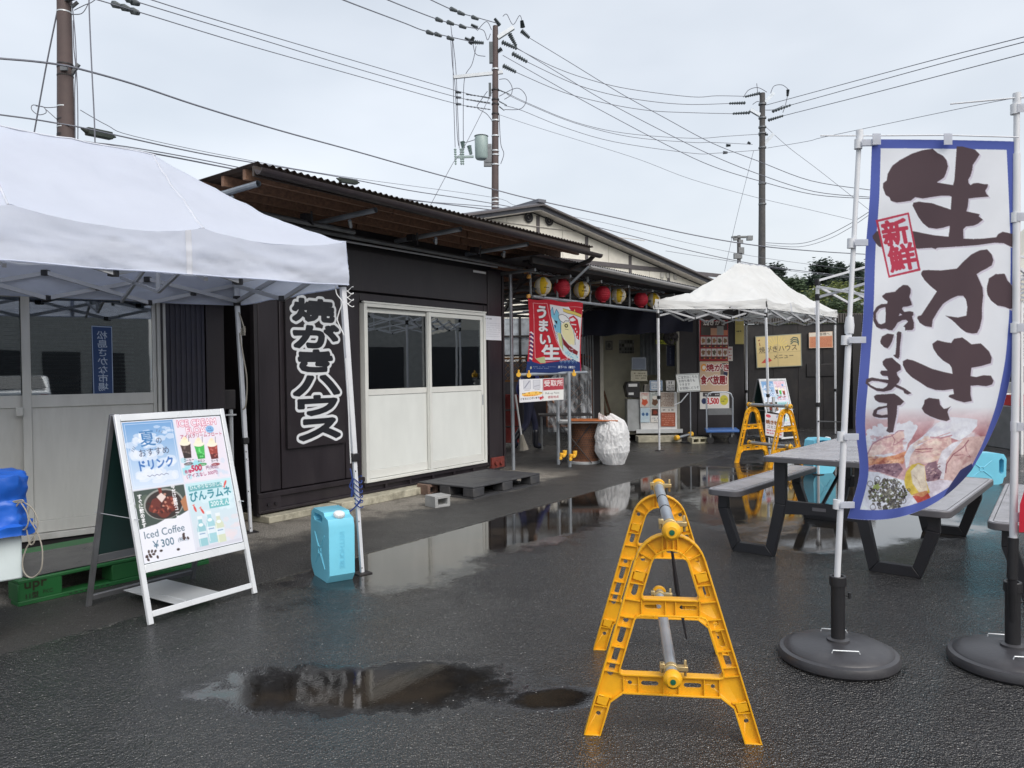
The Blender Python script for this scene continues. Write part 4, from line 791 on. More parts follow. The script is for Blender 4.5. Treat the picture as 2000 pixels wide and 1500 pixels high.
def backdrop():
    FILM = film_mat()
    FILM2 = mat('clear_film', C(200, 206, 212), 0.15, var=0.3, trans=0.5, bump=0.6, bscale=9)
    t = thing('film_wall', 'grey framed wall of translucent plastic film at the back of the passage', 'wall', (0.2, 18.0, 0))
    for i in range(5):
        x = -1.6+i*0.9
        for (a, b) in ((1.85, 2.25), (2.3, 2.7)):
            mb = MB(); mb.bx((x+0.03, 18.0, a), (x+0.87, 18.02, b)); mb.build('film_panel', FILM2, t)
        mb = MB(); mb.bx((x-0.03, 17.97, 0), (x+0.03, 18.05, 2.75)); mb.build('post', DARK, t)
    mb = MB(); [mb.bx((-1.65, 17.96, z), (2.9, 18.0, z+0.05)) for z in (1.8, 2.25, 2.72)]; mb.build('rail', DARK, t)
    mb = MB(); mb.bx((-1.65, 18.0, 1.70), (0.4, 18.03, 1.79)); mb.build('white_rail', WHITEP, t)
    t = thing('plastic_drape', 'crumpled clear plastic sheet hanging along the lattice beside the barrel table', 'sheet', (1.4, 15.3, 0))
    mb = MB(); mb.grid(lambda u, v: (0.7+0.9*u, 15.2+0.25*u+0.05*noise.noise(Vector((u*14, v*9, 0)))+0.02*math.sin(v*23+u*30), 0.25+1.35*v*(0.75+0.25*math.sin(u*2.4))), 60, 40); mb.build('film', FILM, t)
    RED = mat('red_crate', C(128, 44, 40), 0.6, var=0.2, dirt=0.3)
    for k in range(3):
        t = thing('crate', ['red crate lowest of the stack at the back of the passage', 'red crate in the middle of the stack at the back of the passage', 'red crate topmost of the stack at the back of the passage'][k], 'crate', (-0.1, 14.9, 0.32*k+0.1), 'red crates stacked behind the shack corner')
        mb = MB()
        for (a, b) in (((-0.32, 14.7, 0.32*k+0.1), (0.12, 14.72, 0.32*k+0.38)), ((-0.32, 15.0, 0.32*k+0.1), (0.12, 15.02, 0.32*k+0.38)), ((-0.32, 14.72, 0.32*k+0.1), (-0.30, 15.0, 0.32*k+0.38)), ((0.10, 14.72, 0.32*k+0.1), (0.12, 15.0, 0.32*k+0.38)), ((-0.3, 14.72, 0.32*k+0.1), (0.1, 15.0, 0.32*k+0.12))): mb.bx(a, b)
        mb.build('body', RED, t, bevel=0.004)
        for j in range(4): mb = MB(); mb.bx((-0.3+j*0.105, 14.69, 0.32*k+0.16), (-0.24+j*0.105, 14.70, 0.32*k+0.34)); mb.build('rib', RED, t)
    t = thing('broom', 'white handled broom leaning behind the corner pole', 'broom', (0.1, 13.9, 0)); mb = MB(); mb.tube([(0.06, 13.9, 1.05), (0.16, 13.9, 0.3)], 0.016, 8); mb.build('handle', WHITEP, t); mb = MB(); mb.tube([(0.16, 13.9, 0.32), (0.2, 13.9, 0.04)], [0.03, 0.09], 8); mb.build('bristles', ROPE, t)
    # folded chairs / trolley frames at floor level
    t = thing('folding_table', 'low dark folding table standing inside the passage', 'table', (0.9, 14.6, 0))
    mb = MB(); mb.bx((0.5, 14.3, 0.62), (1.5, 14.9, 0.65)); mb.build('tabletop', DARK, t)
    for x in (0.55, 1.45):
        for y in (14.35, 14.85): mb = MB(); mb.tube([(x, y, 0), (x, y, 0.62)], 0.012, 6); mb.build('leg', STEELD, t)
    t = thing('rear_wall', 'dark rear wall closing the back of the scaffold passage', 'wall', (0, 20.5, 0)); mb = MB(); mb.bx((-6, 20.4, 0), (5.5, 20.5, 1.72)); mb.build('wall_panel', SHACK2, t)
    mb = MB(); mb.bx((1.3, 18.6, 0), (5.5, 18.7, 2.9)); mb.build('wall_panel', SHACK2, t)
    # light-grey equipment and shelving near px 1150-1170
    t = thing('roller_shutter', 'grey folded shutter beside the dark post at the order counter', 'shutter', (1.65, 15.7, 0))
    for k in range(5): mb = MB(); mb.tube([(1.45+0.05*k, 15.6, 0.2), (1.45+0.05*k, 15.6, 2.2)], 0.014, 8); mb.build('slat', STEELD, t)
backdrop()
def barrel_table():
    c = gr(1144, 908); X, Y = c.x, c.y+0.3
    t = thing('barrel_table', 'rusty perforated drum used as a table with an orange board on top', 'table', (X, Y, 0))
    RB = mat('rusty_drum', C(110, 72, 50), 0.8, var=0.4, vscale=10, bump=0.3, bscale=60, dirt=0.6, dirtcol=(0.06, 0.04, 0.03), dscale=6)
    mb = MB(); mb.lathe([(0.24, 0.03), (0.235, 0.06), (0.23, 0.3), (0.235, 0.62), (0.24, 0.64)], 32, (X, Y, 0)); mb.build('drum', RB, t)
    mb = MB(); mb.lathe([(0.255, 0.0), (0.26, 0.035), (0.245, 0.04)], 32, (X, Y, 0)); mb.build('base_ring', GALVW, t)
    mb = MB()
    for i in range(40):
        for j in range(14): a = 2*math.pi*(i+0.5*(j % 2))/40; mb.box((X+0.236*math.cos(a), Y+0.236*math.sin(a), 0.1+j*0.036), (0.014, 0.014, 0.014), Matrix.Rotation(a, 3, 'Z'))
    mb.build('perforation', DARK, t, kind='stuff')
    mb = MB(); mb.beam((X-0.42, Y-0.1, 0.67), (X+0.38, Y-0.12, 0.67), 0.55, 0.03); mb.build('tabletop', mat('grey_board', C(130, 132, 134), 0.5, var=0.1), t, bevel=0.004)
    mb = MB(); mb.beam((X-0.22, Y-0.2, 0.70), (X+0.5, Y-0.22, 0.69), 0.40, 0.018); mb.build('board', mat('orange_board', C(170, 98, 50), 0.5, var=0.15), t, bevel=0.003)
    for s_ in (-1, 1):
        mb = MB(); mb.tube([(X-0.1-0.3, Y-0.27, 0.0 if s_ < 0 else 0.64), (X+0.1, Y-0.27, 0.64 if s_ < 0 else 0.02)], 0.009, 6); mb.build('leg', DARK, t)
    cd_ = thing('papers', 'sheets of paper lying on the drum table', 'paper', (X-0.25, Y-0.2, 0.687)); mb = MB(); mb.box((X-0.3, Y-0.15, 0.689), (0.2, 0.28, 0.004), Matrix.Rotation(0.3, 3, 'Z')); mb.build('sheet', WHITEP, cd_)
barrel_table()
def bag():
    c = gr(1203, 910); mb = MB(); X, Y = c.x, c.y+0.22
    def f(u, v):
        a = 2*math.pi*u; z = v*0.80
        r_ = 0.25*min(1, (0.62+1.5*v) if v < 0.25 else 1.0)*(1 if v < 0.55 else math.cos((v-0.55)/0.45*1.35)**0.6)
        k = Vector((math.cos(a), math.sin(a), 0)); rg = lambda s_, z_, o: 1-2*abs(noise.noise(Vector((k.x*s_, k.y*s_, z*z_+o))))
        r_ *= 1+0.14*noise.noise(k*1.6+Vector((0, 0, z*2)))+0.06*(rg(2.6, 4, 1)-0.6)+0.06*(rg(5, 7, 5)**2-0.4)+0.03*(rg(11, 14, 9)**2-0.4)
        t_ = max(0, v-0.86)/0.14
        return (X+r_*k.x*1.05-0.10*t_-0.03*v, Y+r_*k.y, 0.004+z*(0.96+0.04*math.cos(a*2+1))+0.03*noise.noise(Vector((k.x*3, k.y*3, 4)))*v)
    mb.grid(f, 150, 110)
    o = mb.build('garbage_bag', mat('white_film_bag', C(244, 246, 248), 0.22, var=0.05, trans=0.4, bump=0.35, bscale=24), None); tag(o, 'stuffed white plastic garbage bag on the ground beside the drum table', 'garbage bag')
bag()

# ---------------------------------------------------------------- order counter booth
def booth():
    Y0 = 15.9
    def X(px): return (px-1000)/1500*Y0
    def Z(px, py): return at(px, py, Y0).z
    t = thing('order_booth', 'dark booth with an open order counter and navy cloth over the opening', 'booth', (3.2, Y0+1.5, 0))
    def P(name, a, b, ma, parent=t, **k):
        mb = MB(); mb.bx(a, b); return mb.build(name, ma, parent, **k)
    P('wall_panel', (X(1146), Y0, 0), (X(1172), Y0+0.08, 2.9), SHACK2); P('wall_panel', (X(1328), Y0, 0), (X(1362), Y0+0.08, 2.9), SHACK2); P('wall_panel', (X(1362.5), Y0-0.02, 0.1), (X(1432), Y0+0.08, 2.9), SHACK2)
    P('wall_panel', (X(1433), Y0+0.3, 0.0), (X(1462), Y0+0.34, 2.9), SHACK2)
    P('lintel', (X(1172)+0.002, Y0+0.01, 2.25), (X(1328)-0.002, Y0+0.08, 2.9), SHACK2)
    P('door_jamb', (X(1172)+0.002, Y0-0.02, 0.18), (X(1179), Y0+0.06, 2.25), mat('jamb_grey', C(150, 148, 138), 0.5)); P('door_jamb', (X(1322), Y0-0.02, 0.18), (X(1327), Y0+0.06, 2.25), MATS['jamb_grey'])
    CRM = mat('booth_cream', C(214, 212, 194), 0.7, var=0.08, dirt=0.2)
    P('interior_wall', (X(1172), Y0+1.5, 0.2), (4.9, Y0+1.56, 2.6), CRM); P('interior_wall', (X(1168), Y0+0.09, 0.2), (X(1171), Y0+1.5, 2.6), CRM); P('interior_wall', (4.5, Y0+0.09, 0.2), (4.55, Y0+1.5, 2.6), CRM)
    P('floor', (X(1168), Y0+0.09, 0.12), (4.5, Y0+1.5, 0.18), CONC); P('ceiling', (X(1168), Y0+0.09, 2.61), (4.5, Y0+1.5, 2.66), CRM); P('roof', (1.4, Y0-0.1, 2.91), (5.3, Y0+2.6, 2.97), SHEETG)
    # navy cloth strung along the scaffold
    mb = MB(); p0, p1 = Vector((X(1136), Y0-0.5, 0)), Vector((X(1335), Y0-0.9, 0))
    def f(u, v):
        p = p0.lerp(p1, u); zt = at(1138+190*u, 606, p.y).z; zb = at(1138+190*u, 657-9*u, p.y).z+0.015*math.sin(u*23)
        return (p.x, p.y+0.03*math.sin(u*31+v*2), zt+(zb-zt)*v)
    mb.grid(f, 80, 8); mb.build('navy_cloth', mat('navy_curtain', C(24, 27, 46), 0.8, var=0.1), t)
    # counter front covered with notices
    P('counter', (X(1249), Y0-0.1, 0.18), (X(1320), Y0+0.4, 1.0), WHITEP, bevel=0.004); P('ledge', (X(1240), Y0-0.14, 0.16), (X(1330), Y0-0.1, 0.24), GALVW)
    P('step', (X(1238), Y0-0.5, 0.0), (X(1320), Y0-0.12, 0.12), CONC, bevel=0.01)
    P('cabinet', (X(1224), Y0-0.06, 0.2), (X(1248), Y0+0.3, 0.86), mat('cabinet_grey', C(168, 172, 174), 0.4), bevel=0.006)
    def note(name, lab, x0, y0, x1, y1, cv, off=0.12, ma=PRINT, dim=1.0):
        Yn = Y0-off; n_ = thing(name, lab, 'poster', tuple(at((x0+x1)/2, y1, Yn)))
        q = [at(a, b, Yn) for a, b in ((x0, y0), (x1, y0), (x1, y1), (x0, y1))]; cv.sheet('printed_face', flat(*q), ma, n_)
        mb = MB(); mb.bx((q[3].x, Yn+0.002, q[3].z), (q[1].x, Yn+0.006, q[1].z)); mb.build('backing', WHITEP, n_)
    def cvx(w, h, px, bg): return Canvas(w, h, px, ss=3, bg=bg)
    c = cvx(20, 21, 30, (210, 216, 222)); c.frame(1, 1, 19, 20, 1.2, (90, 130, 170)); c.scribble(3, 6, 17, 16, 3, (110, 140, 170)); note('poster', 'white and blue notice top left on the counter front', 1269, 743, 1294, 763, c)
    c = cvx(20, 21, 30, (214, 214, 212)); c.rect(6, 3, 8, 7, (40, 40, 40)); c.rect(11, 3, 13, 7, (40, 40, 40)); c.scribble(2, 9, 18, 19, 3, (70, 70, 70)); note('poster', 'white notice with black figures top right on the counter front', 1301, 743, 1318, 763, c)
    for i, (x0, x1, lab, bgc, bl) in enumerate(((1250, 1268, 'menu sheet with orange float drink on the counter front', (216, 206, 200), (206, 90, 60)), (1270, 1288, 'menu sheet with brown drink on the counter front', (196, 204, 200), (110, 80, 60)))):
        c = cvx(20, 30, 30, bgc); c.ell(10, 19, 6, 8, bl, wob=0.1); c.ell(10, 11, 5, 4, (240, 235, 225)); c.scribble(2, 2, 18, 7, 2, (190, 70, 60) if i == 0 else (90, 90, 90)); note('poster', lab, x0, 766, x1, 795, c)
    c = cvx(30, 30, 40, (205, 194, 182)); c.scribble(2, 2, 28, 28, 9, (120, 80, 66), w=1.2, dens=0.9); note('poster', 'beige notice dense with brown lines on the counter front', 1290, 766, 1317, 795, c)
    c = cvx(20, 30, 30, (190, 212, 226)); c.ell(6, 13, 3, 3.4, (60, 100, 150)); c.ell(14, 13, 3, 3.4, (60, 100, 150)); c.scribble(2, 22, 18, 28, 2, (220, 235, 240)); note('poster', 'pale blue sheet low on the counter front', 1251, 797, 1269, 825, c)
    c = cvx(20, 30, 30, (226, 224, 220)); c.rect(2, 2, 18, 16, (74, 44, 34)); c.ell(10, 9, 5, 4, (140, 60, 40), wob=0.1); c.scribble(3, 19, 17, 27, 2, (90, 100, 120)); note('poster', 'iced coffee sheet low on the counter front', 1271, 797, 1288, 825, c)
    c = cvx(28, 30, 40, (168, 92, 70)); c.rect(0, 0, 28, 8, (226, 222, 216)); c.scribble(4, 2, 24, 6, 1, (60, 60, 60)); c.scribble(2, 10, 26, 28, 6, (205, 150, 130), w=1.6, dens=0.9); note('poster', 'brown lined notice low right on the counter front', 1291, 796, 1319, 833, c)
    c = cvx(28, 24, 40, (150, 160, 172)); c.rect(2, 2, 26, 22, (120, 130, 146)); note('tablet_screen', 'dark blue tilted tablet screen above the ticket machine', 1234, 698, 1262, 722, c, off=-0.2)
    c = cvx(30, 20, 40, (200, 196, 176)); c.scribble(2, 3, 28, 17, 3, (110, 100, 80)); note('poster', 'cream sign board above the ticket machine', 1232, 724, 1264, 744, c, off=-0.2)
    c = cvx(18, 20, 30, (176, 176, 170)); c.frame(2, 2, 16, 18, 1.2, (90, 90, 90)); c.ell(9, 10, 4, 5, (110, 110, 110)); note('poster', 'framed paper on the cream inner wall near the jamb', 1182, 665, 1197, 684, c, off=-1.47, ma=PAPER)
    c = cvx(34, 26, 50, (150, 152, 150)); [c.rect(x, y, x+4.5, y+5, (random.randint(50, 210),)*3) for x in range(1, 33, 6) for y in range(1, 25, 7)]; note('poster', 'cluster of small photographs on the cream inner wall', 1209, 664, 1238, 690, c, off=-1.47, ma=PAPER)
    m_ = thing('ticket_machine', 'black ticket machine with receipts left of the counter notices', 'ticket machine', (X(1235), Y0, 0.86))
    mb = MB(); mb.prism([(X(1220), 1.12), (X(1224), 0.90), (X(1248), 0.88), (X(1248), 1.22), (X(1224), 1.22)], Y0-0.1, Y0+0.25); mb.build('body', BLACKP, m_, bevel=0.01)
    mb = MB(); mb.bx((X(1226), Y0-0.105, 1.12), (X(1243), Y0-0.101, 1.18)); mb.bx((X(1226), Y0-0.105, 0.95), (X(1236), Y0-0.101, 1.0)); mb.build('paper_slot', WHITEP, m_)
    m_ = thing('leaning_board', 'narrow wooden board leaning inside the left side of the counter opening', 'board', (X(1186), Y0+1.2, 0.2)); mb = MB(); mb.beam((X(1198), Y0+1.0, 0.2), (X(1189), Y0+1.45, 1.05), 0.05, 0.02); mb.beam((X(1212), Y0+1.0, 0.2), (X(1195), Y0+1.45, 1.0), 0.05, 0.02); mb.beam((X(1203), Y0+1.12, 0.5), (X(1193), Y0+1.12, 0.5), 0.04, 0.02); mb.build('board', WOOD, m_, bevel=0.004)
    for k, (px, lab) in enumerate(((1264, 'pale box on top of the counter beside the ticket machine'), (1276, 'white carton standing on the counter in the middle'), (1290, 'grey carton standing on the counter near its right end'))):
        m_ = thing('carton', lab, 'carton', (X(px), Y0+0.1, 1.003)); mb = MB(); mb.bx((X(px)-0.05, Y0+0.05, 1.003), (X(px)+0.055, Y0+0.2, 1.16+0.07*(k % 2))); mb.build('box', (INSIDE, WHITEP, STEELD)[k], m_, bevel=0.004)
    # white clothes / cloths and pipes hanging inside on the right
    m_ = thing('hanging_cloth', 'pale cloths hanging inside the booth above the counter', 'cloth', (X(1285), Y0+0.5, 1.2)); mb = MB(); mb.grid(lambda u, v: (X(1262)+(X(1300)-X(1262))*u, Y0+0.7+0.05*math.sin(u*30), 1.35+0.95*(1-v)), 60, 4); mb.build('fabric', mat('pale_cloth', C(150, 156, 160), 0.8), m_)
    c = cvx(16, 44, 30, (34, 40, 66)); c.scribble(6, 6, 9, 40, 10, (150, 156, 176)); note('fabric_banner', 'navy vertical cloth banner with small white writing inside the booth', 1302, 674, 1318, 715, c, off=-0.25, ma=PAPER)
    c = cvx(50, 12, 60, (190, 200, 70)); c.scribble(2, 2, 48, 10, 1, (110, 120, 40)); note('poster', 'yellow green strip sign above the counter', 1281, 664, 1318, 672, c, off=-0.2)
    m_ = thing('plush_ornament', 'dark bushy ornament hanging at the top right of the opening', 'ornament', (X(1308), Y0-0.1, 2.0)); mb = MB()
    for k in range(120): a = random.uniform(0, 6.3); b = random.uniform(-1, 1); q = Vector((X(1308)+0.13*math.cos(a)*math.sqrt(1-b*b), Y0-0.15+0.08*math.sin(a), 2.12+0.13*b)); mb.box(q, (0.05, 0.02, 0.03), Matrix.Rotation(a, 3, 'Y'))
    mb.build('leaves', DARK, m_)
    # wall posters right of the opening
    c = cvx(56, 80, 90, (150, 28, 34)); c.rect(3, 3, 54, 30, (60, 44, 42)); c.text('焼きがき', 8, 0, 11, (230, 226, 220), 0.04)
    for x, y, w, h, k in ((4, 14, 18, 16, (70, 66, 62)), (22, 16, 12, 14, (200, 150, 120)), (34, 12, 13, 18, (150, 150, 146)), (47, 20, 8, 10, (200, 120, 90))): c.rect(x, y, x+w, y+h, k)
    for j, y in enumerate((33, 56)):
        for i in range(5):
            c.rect(3+i*10.6, y, 12.6+i*10.6, y+15, (205, 202, 196)); c.ell(7.8+i*10.6, y+7.5, 3.4, 4.6, random.choice([(90, 80, 60), (130, 90, 60), (80, 100, 70), (160, 110, 70)]), wob=0.15); c.rect(3+i*10.6, y+16, 12.6+i*10.6, y+20, (52, 38, 36)); c.ell(10+i*10.6, y+18.5, 1.6, 1, (220, 150, 60))
    note('poster', 'tall red menu poster with rows of small food pictures', 1366, 625, 1422, 705, c, off=0.04)
    c = cvx(56, 58, 90, (205, 178, 150)); c.ell(8, 12, 6, 7, (226, 150, 60)); c.ell(8, 12, 3, 4, (240, 232, 220)); c.rect(40, 3, 54, 26, (110, 100, 92)); c.ell(50, 24, 4, 5, (30, 36, 70))
    for col, bo in (((244, 240, 236), 0.14), ((140, 26, 36), 0.05)): c.text('焼がき', 12, 5, 15, col, bo, sx=1.05); c.text('食べ放題!', 1.5, 27, 18.5, col, bo, sx=0.62*1.05)
    note('poster', 'all-you-can-eat oyster poster with large dark red lettering', 1367, 706, 1423, 764, c, off=0.04)
    c = cvx(56, 34, 90, (222, 220, 214)); c.rect(6, 1, 38, 9, (60, 56, 60)); c.scribble(7, 2, 37, 8, 1, (225, 225, 225)); c.ell(8, 18, 4.5, 6, (40, 50, 90)); 
    for col, bo in (((250, 250, 248), 0.14), ((190, 60, 66), 0.05)): c.text('3,500', 13, 9, 17, col, bo, sx=0.62)
    c.ell(46, 16, 8, 10, (205, 196, 70)); c.scribble(41, 12, 51, 20, 2, (60, 80, 50)); note('poster', 'white price poster with red 3,500 and a yellow circle', 1367, 766, 1424, 799, c, off=0.05)
    c = cvx(12, 26, 24, (190, 184, 180)); c.scribble(2, 2, 10, 24, 4, (150, 50, 50)); note('poster', 'narrow pinkish poster sticking out right of the red menu poster', 1422, 677, 1431, 705, c, off=0.04)
    c = cvx(20, 56, 40, (206, 190, 120)); c.line([(3, 14), (17, 14)], 0.6, (150, 140, 90)); c.scribble(3, 26, 15, 32, 1, (70, 66, 50)); note('poster', 'yellowish cloth poster in the gap behind the canopy leg', 1436, 620, 1453, 672, c, off=-0.28, ma=PAPER)
    m_ = thing('blue_tarp', 'dark blue tarp hanging in the gap behind the canopy leg', 'tarp', (X(1446), Y0+0.6, 0.6)); mb = MB(); mb.grid(lambda u, v: (X(1436)+0.35*u, Y0+0.6+0.05*math.sin(u*14+v*4), 0.5+1.5*v), 20, 12); mb.build('fabric', mat('dull_blue_tarp', C(44, 62, 96), 0.6, var=0.2), m_)
booth()

# ---------------------------------------------------------------- far dark shed with the menu board
def menu_shed():
    Y0 = 18.5
    t = thing('menu_shed', 'black shed with corrugated upper edge behind the pointed white canopy', 'shed', (7.4, Y0+1.5, 0))
    def X(px): return (px-1000)/1500*Y0
    BW = mat('shed_black', C(32, 31, 34), 0.5, var=0.15, dirt=0.2)
    x = X(1462)
    while x < X(1655): mb = MB(); w = min(0.6, X(1655)-x); mb.bx((x, Y0, 0.0), (x+w-0.006, Y0+0.05, 2.52)); mb.build('wall_panel', BW, t, bevel=0.003); x += 0.6
    mb = MB(); k = 0
    while X(1450)+k*0.06 < X(1690): mb.bx((X(1450)+k*0.06, Y0-0.06, 2.53), (X(1450)+k*0.06+0.035, Y0-0.02, 2.75)); k += 1
    mb.bx((X(1450), Y0-0.02, 2.53), (X(1690), Y0+0.0, 2.76)); mb.build('corrugated_edge', mat('corrugated_dark', C(84, 80, 78), 0.5), t, kind='stuff')
    mb = MB(); mb.bx((X(1462), Y0+0.06, 0), (X(1690), Y0+3.0, 2.52)); mb.build('wall_shell', BW, t)
    mb = MB(); mb.bx((X(1655)+0.002, Y0-0.3, 0.0), (X(1672), Y0+0.05, 2.7)); mb.build('corrugated_door', mat('ribbed_black', C(40, 38, 40), 0.5), t)
    mb = MB(); mb.bx((X(1672)+0.01, Y0-0.25, 0.0), (X(1700), Y0+0.05, 2.3)); mb.build('steel_door', mat('dull_steel_door', C(130, 132, 134), 0.4, metal=0.4), t)
    mb = MB(); mb.bx((X(1575), Y0-0.03, 1.25), (X(1595), Y0-0.002, 1.55)); mb.build('shutter_box', BW, t); mb = MB(); mb.bx((X(1600), Y0-0.03, 1.25), (X(1636), Y0-0.002, 1.55)); mb.build('shutter_box', BW, t, bevel=0.01)
    def board(name, lab, q, cv, th=0.02):
        n_ = thing(name, lab, 'sign', tuple(at(q[3][0], q[3][1], Y0-0.05))); p = [at(a, b, Y0-0.05) for a, b in q]; cv.sheet('printed_face', flat(*p), PAPER, n_)
        mb = MB(); mb.beam((p[0]+p[3])/2+Vector((0, 0.014, 0)), (p[1]+p[2])/2+Vector((0, 0.014, 0)), 0.02, (p[0]-p[3]).length); mb.build('backing', mat('frame_green_grey', C(110, 118, 112), 0.6), n_)
    c = Canvas(92, 64, 130, bg=(206, 186, 134)); c.frame(0, 0, 92, 64, 2, (126, 132, 124))
    for k in range(13): a = math.pi+k*math.pi/12; c.line([(42+9*math.cos(a), 26+8*math.sin(a)), (42+24*math.cos(a), 26+24*math.sin(a))], 1.6, (222, 200, 120))
    c.text('焼がきハウス', 6, 22, 13.2, (38, 34, 34), 0.0, rot=-0.03, sx=0.98); c.text('メニュー', 34, 38, 10.5, (38, 34, 34), 0.0, rot=-0.03)
    c.poly([(10, 54), (18, 46), (26, 44), (32, 50), (22, 54)], (190, 70, 60))
    for k in range(3): c.line([(70, 12+k*4), (76, 7+k*4), (84, 9+k*4)], 2.0, (60, 84, 80)); c.line([(84, 9+k*4), (86, 17+k*3)], 1.6, (60, 84, 80))
    c.line([(44, 2), (44, 62)], 0.5, (150, 136, 100)); c.line([(2, 35), (90, 34)], 0.5, (150, 136, 100)); c.line([(6, 10), (9, 8)], 2, (120, 40, 30)); c.line([(8, 14), (9, 20)], 1.4, (120, 40, 30))
    board('menu_board', 'cream painted menu board on the black shed wall', ((1475, 657), (1565, 651), (1566, 715), (1478, 719)), c)
    c = Canvas(46, 33, 70, bg=(196, 132, 100)); c.rect(0, 0, 46, 9, (214, 206, 192)); c.text('お客様へ', 14, 1.5, 6.5, (60, 54, 50), 0.0); c.scribble(5, 12, 42, 30, 7, (168, 100, 76), w=1.4, dens=0.9); c.frame(0, 0, 46, 33, 1.4, (206, 180, 160))
    board('notice_board', 'salmon coloured customer notice right of the menu board', ((1580, 650), (1626, 647), (1627, 679), (1580, 680)), c)
    # horizontal pipe tied low
    o = thing('tie_pipe', 'dark pipe tied low between the frame leg and the shed', 'pipe', (6.6, 16.5, 0.3)); mb = MB(); mb.tube([at(1598, 823, 10.5), at(1642, 824, 17)], 0.012, 6); mb.build('tube', DARK, o)
menu_shed()
# ---------------------------------------------------------------- cream gabled house behind
def house():
    G0 = Vector((1.04, 24, 0)); GU = Vector((0.8, 0.6, 0)); GB = Vector((-0.6, 0.8, 0))
    MG = Matrix(((GU.x, GB.x, 0, G0.x), (GU.y, GB.y, 0, G0.y), (0, 0, 1, 0), (0, 0, 0, 1))); MGI = MG.inverted()
    def GL(px, py, y=0.0): a = MGI @ CAM; d = MGI.to_3x3() @ ray(px, py); return a+d*((y-a.y)/d.y)
    t = thing('gabled_house', 'cream gabled house with dark trim rising behind the scaffold roofs', 'house', MG @ Vector((1, 4, 0)))
    CW = mat('cream_siding', C(230, 227, 216), 0.8, var=0.06, dirt=0.15, dirtcol=(0.4, 0.37, 0.32)); TR = mat('dark_trim', C(92, 88, 90), 0.6); RF = mat('grey_roof', C(104, 106, 114), 0.55, var=0.12); EV = mat('pale_soffit', C(196, 192, 186), 0.8)
    rz = GL(1065, 392, -0.6).z; rx = GL(1065, 392, -0.6).x; sl = 0.225
    def zt(x): return rz-0.28-abs(x-rx)*sl
    xl, xr = -8.0, 9.5
    def P(n, fn, ma, parent=t, **k): mb = MB(); mb.M = MG.copy(); fn(mb); return mb.build(n, ma, parent, **k)
    bx_ = [xl, -5.2, -2.6, GL(1050, 420).x, GL(1145, 460).x, GL(1230, 490).x, GL(1305, 530).x, xr]
    for a, b in zip(bx_[:-1], bx_[1:]):
        n_ = 2
        for k in range(n_):
            a1 = a+(b-a)*k/n_; b1 = a+(b-a)*(k+1)/n_
            poly = [(a1+0.008, 0), (b1-0.008, 0), (b1-0.008, zt(b1))]+([(rx, zt(rx))] if a1 < rx < b1 else [])+[(a1+0.008, zt(a1))]
            P('wall_panel', lambda m: m.prism(poly, 0, 0.1), CW)
    for x in bx_[1:-1]: P('trim', lambda m: m.bx((x-0.06, -0.03, 2), (x+0.06, -0.002, zt(x)-0.02)), TR)
    a, b = GL(1150, 512), GL(1345, 536); P('trim', lambda m: m.bx((-8, -0.04, a.z-0.09), (xr, -0.003, a.z+0.05)), TR)
    P('trim', lambda m: m.bx((-8, -0.035, 5.9), (xr-5, -0.0025, 5.92)), EV)
    P('wall_shell', lambda m: (m.prism([(xl, 0), (xr, 0), (xr, zt(xr)-0.05), (rx, zt(rx)-0.05), (xl, zt(xl)-0.05)], 0.11, 9)), CW)
    def roof(m, s_):
        x1 = rx+s_*(9.6 if s_ > 0 else 9.2); m.prism([(rx, rz-0.02), (x1, rz-0.02-abs(x1-rx)*sl), (x1, rz-0.22-abs(x1-rx)*sl), (rx, rz-0.22)], -0.4, 9.2)
    rr = P('roof', lambda m: roof(m, 1), RF); P('roof', lambda m: roof(m, -1), RF)
    P('verge_board', lambda m: [m.beam((rx, -0.44, rz-0.10), (rx+s_*9.3, -0.44, rz-0.10-9.3*sl), 0.05, 0.2, up=(0, 1, 0)) for s_ in (-1, 1)], TR, rr)
    P('soffit', lambda m: [m.prism([(rx, rz-0.225), (rx+s_*9.3, rz-0.225-9.3*sl), (rx+s_*9.3, rz-0.25-9.3*sl), (rx, rz-0.25)], -0.37, -0.01) for s_ in (-1, 1)], EV, rr)
    P('ridge_cap', lambda m: m.beam((rx, -0.46, rz+0.02), (rx, 9.2, rz+0.02), 0.3, 0.1), RF, rr)
    for px, py in ((1031, 425), (1071, 431)):
        c = GL(px, py); v = P('round_vent', lambda m: [m.tube([c+Vector((r_*math.cos(k*math.pi/12), -0.05, r_*math.sin(k*math.pi/12))) for k in range(25)], 0.028, 6) for r_ in (0.135, 0.06)], mat('vent_black', C(50, 50, 54), 0.5))
        P('vent_disc', lambda m: m.tube([c+Vector((0, -0.005, 0)), c+Vector((0, -0.03, 0))], 0.13, 20), mat('vent_grey', C(140, 138, 134), 0.5), v)
    for px, py in ((1292, 538), (1303, 538), (1318, 541), (1345, 541)):
        c = GL(px, py); P('wall_vent', lambda m: m.box(c, (0.16, 0.1, 0.2)), mat('vent_pale', C(190, 188, 182), 0.5), bevel=0.03)
house()

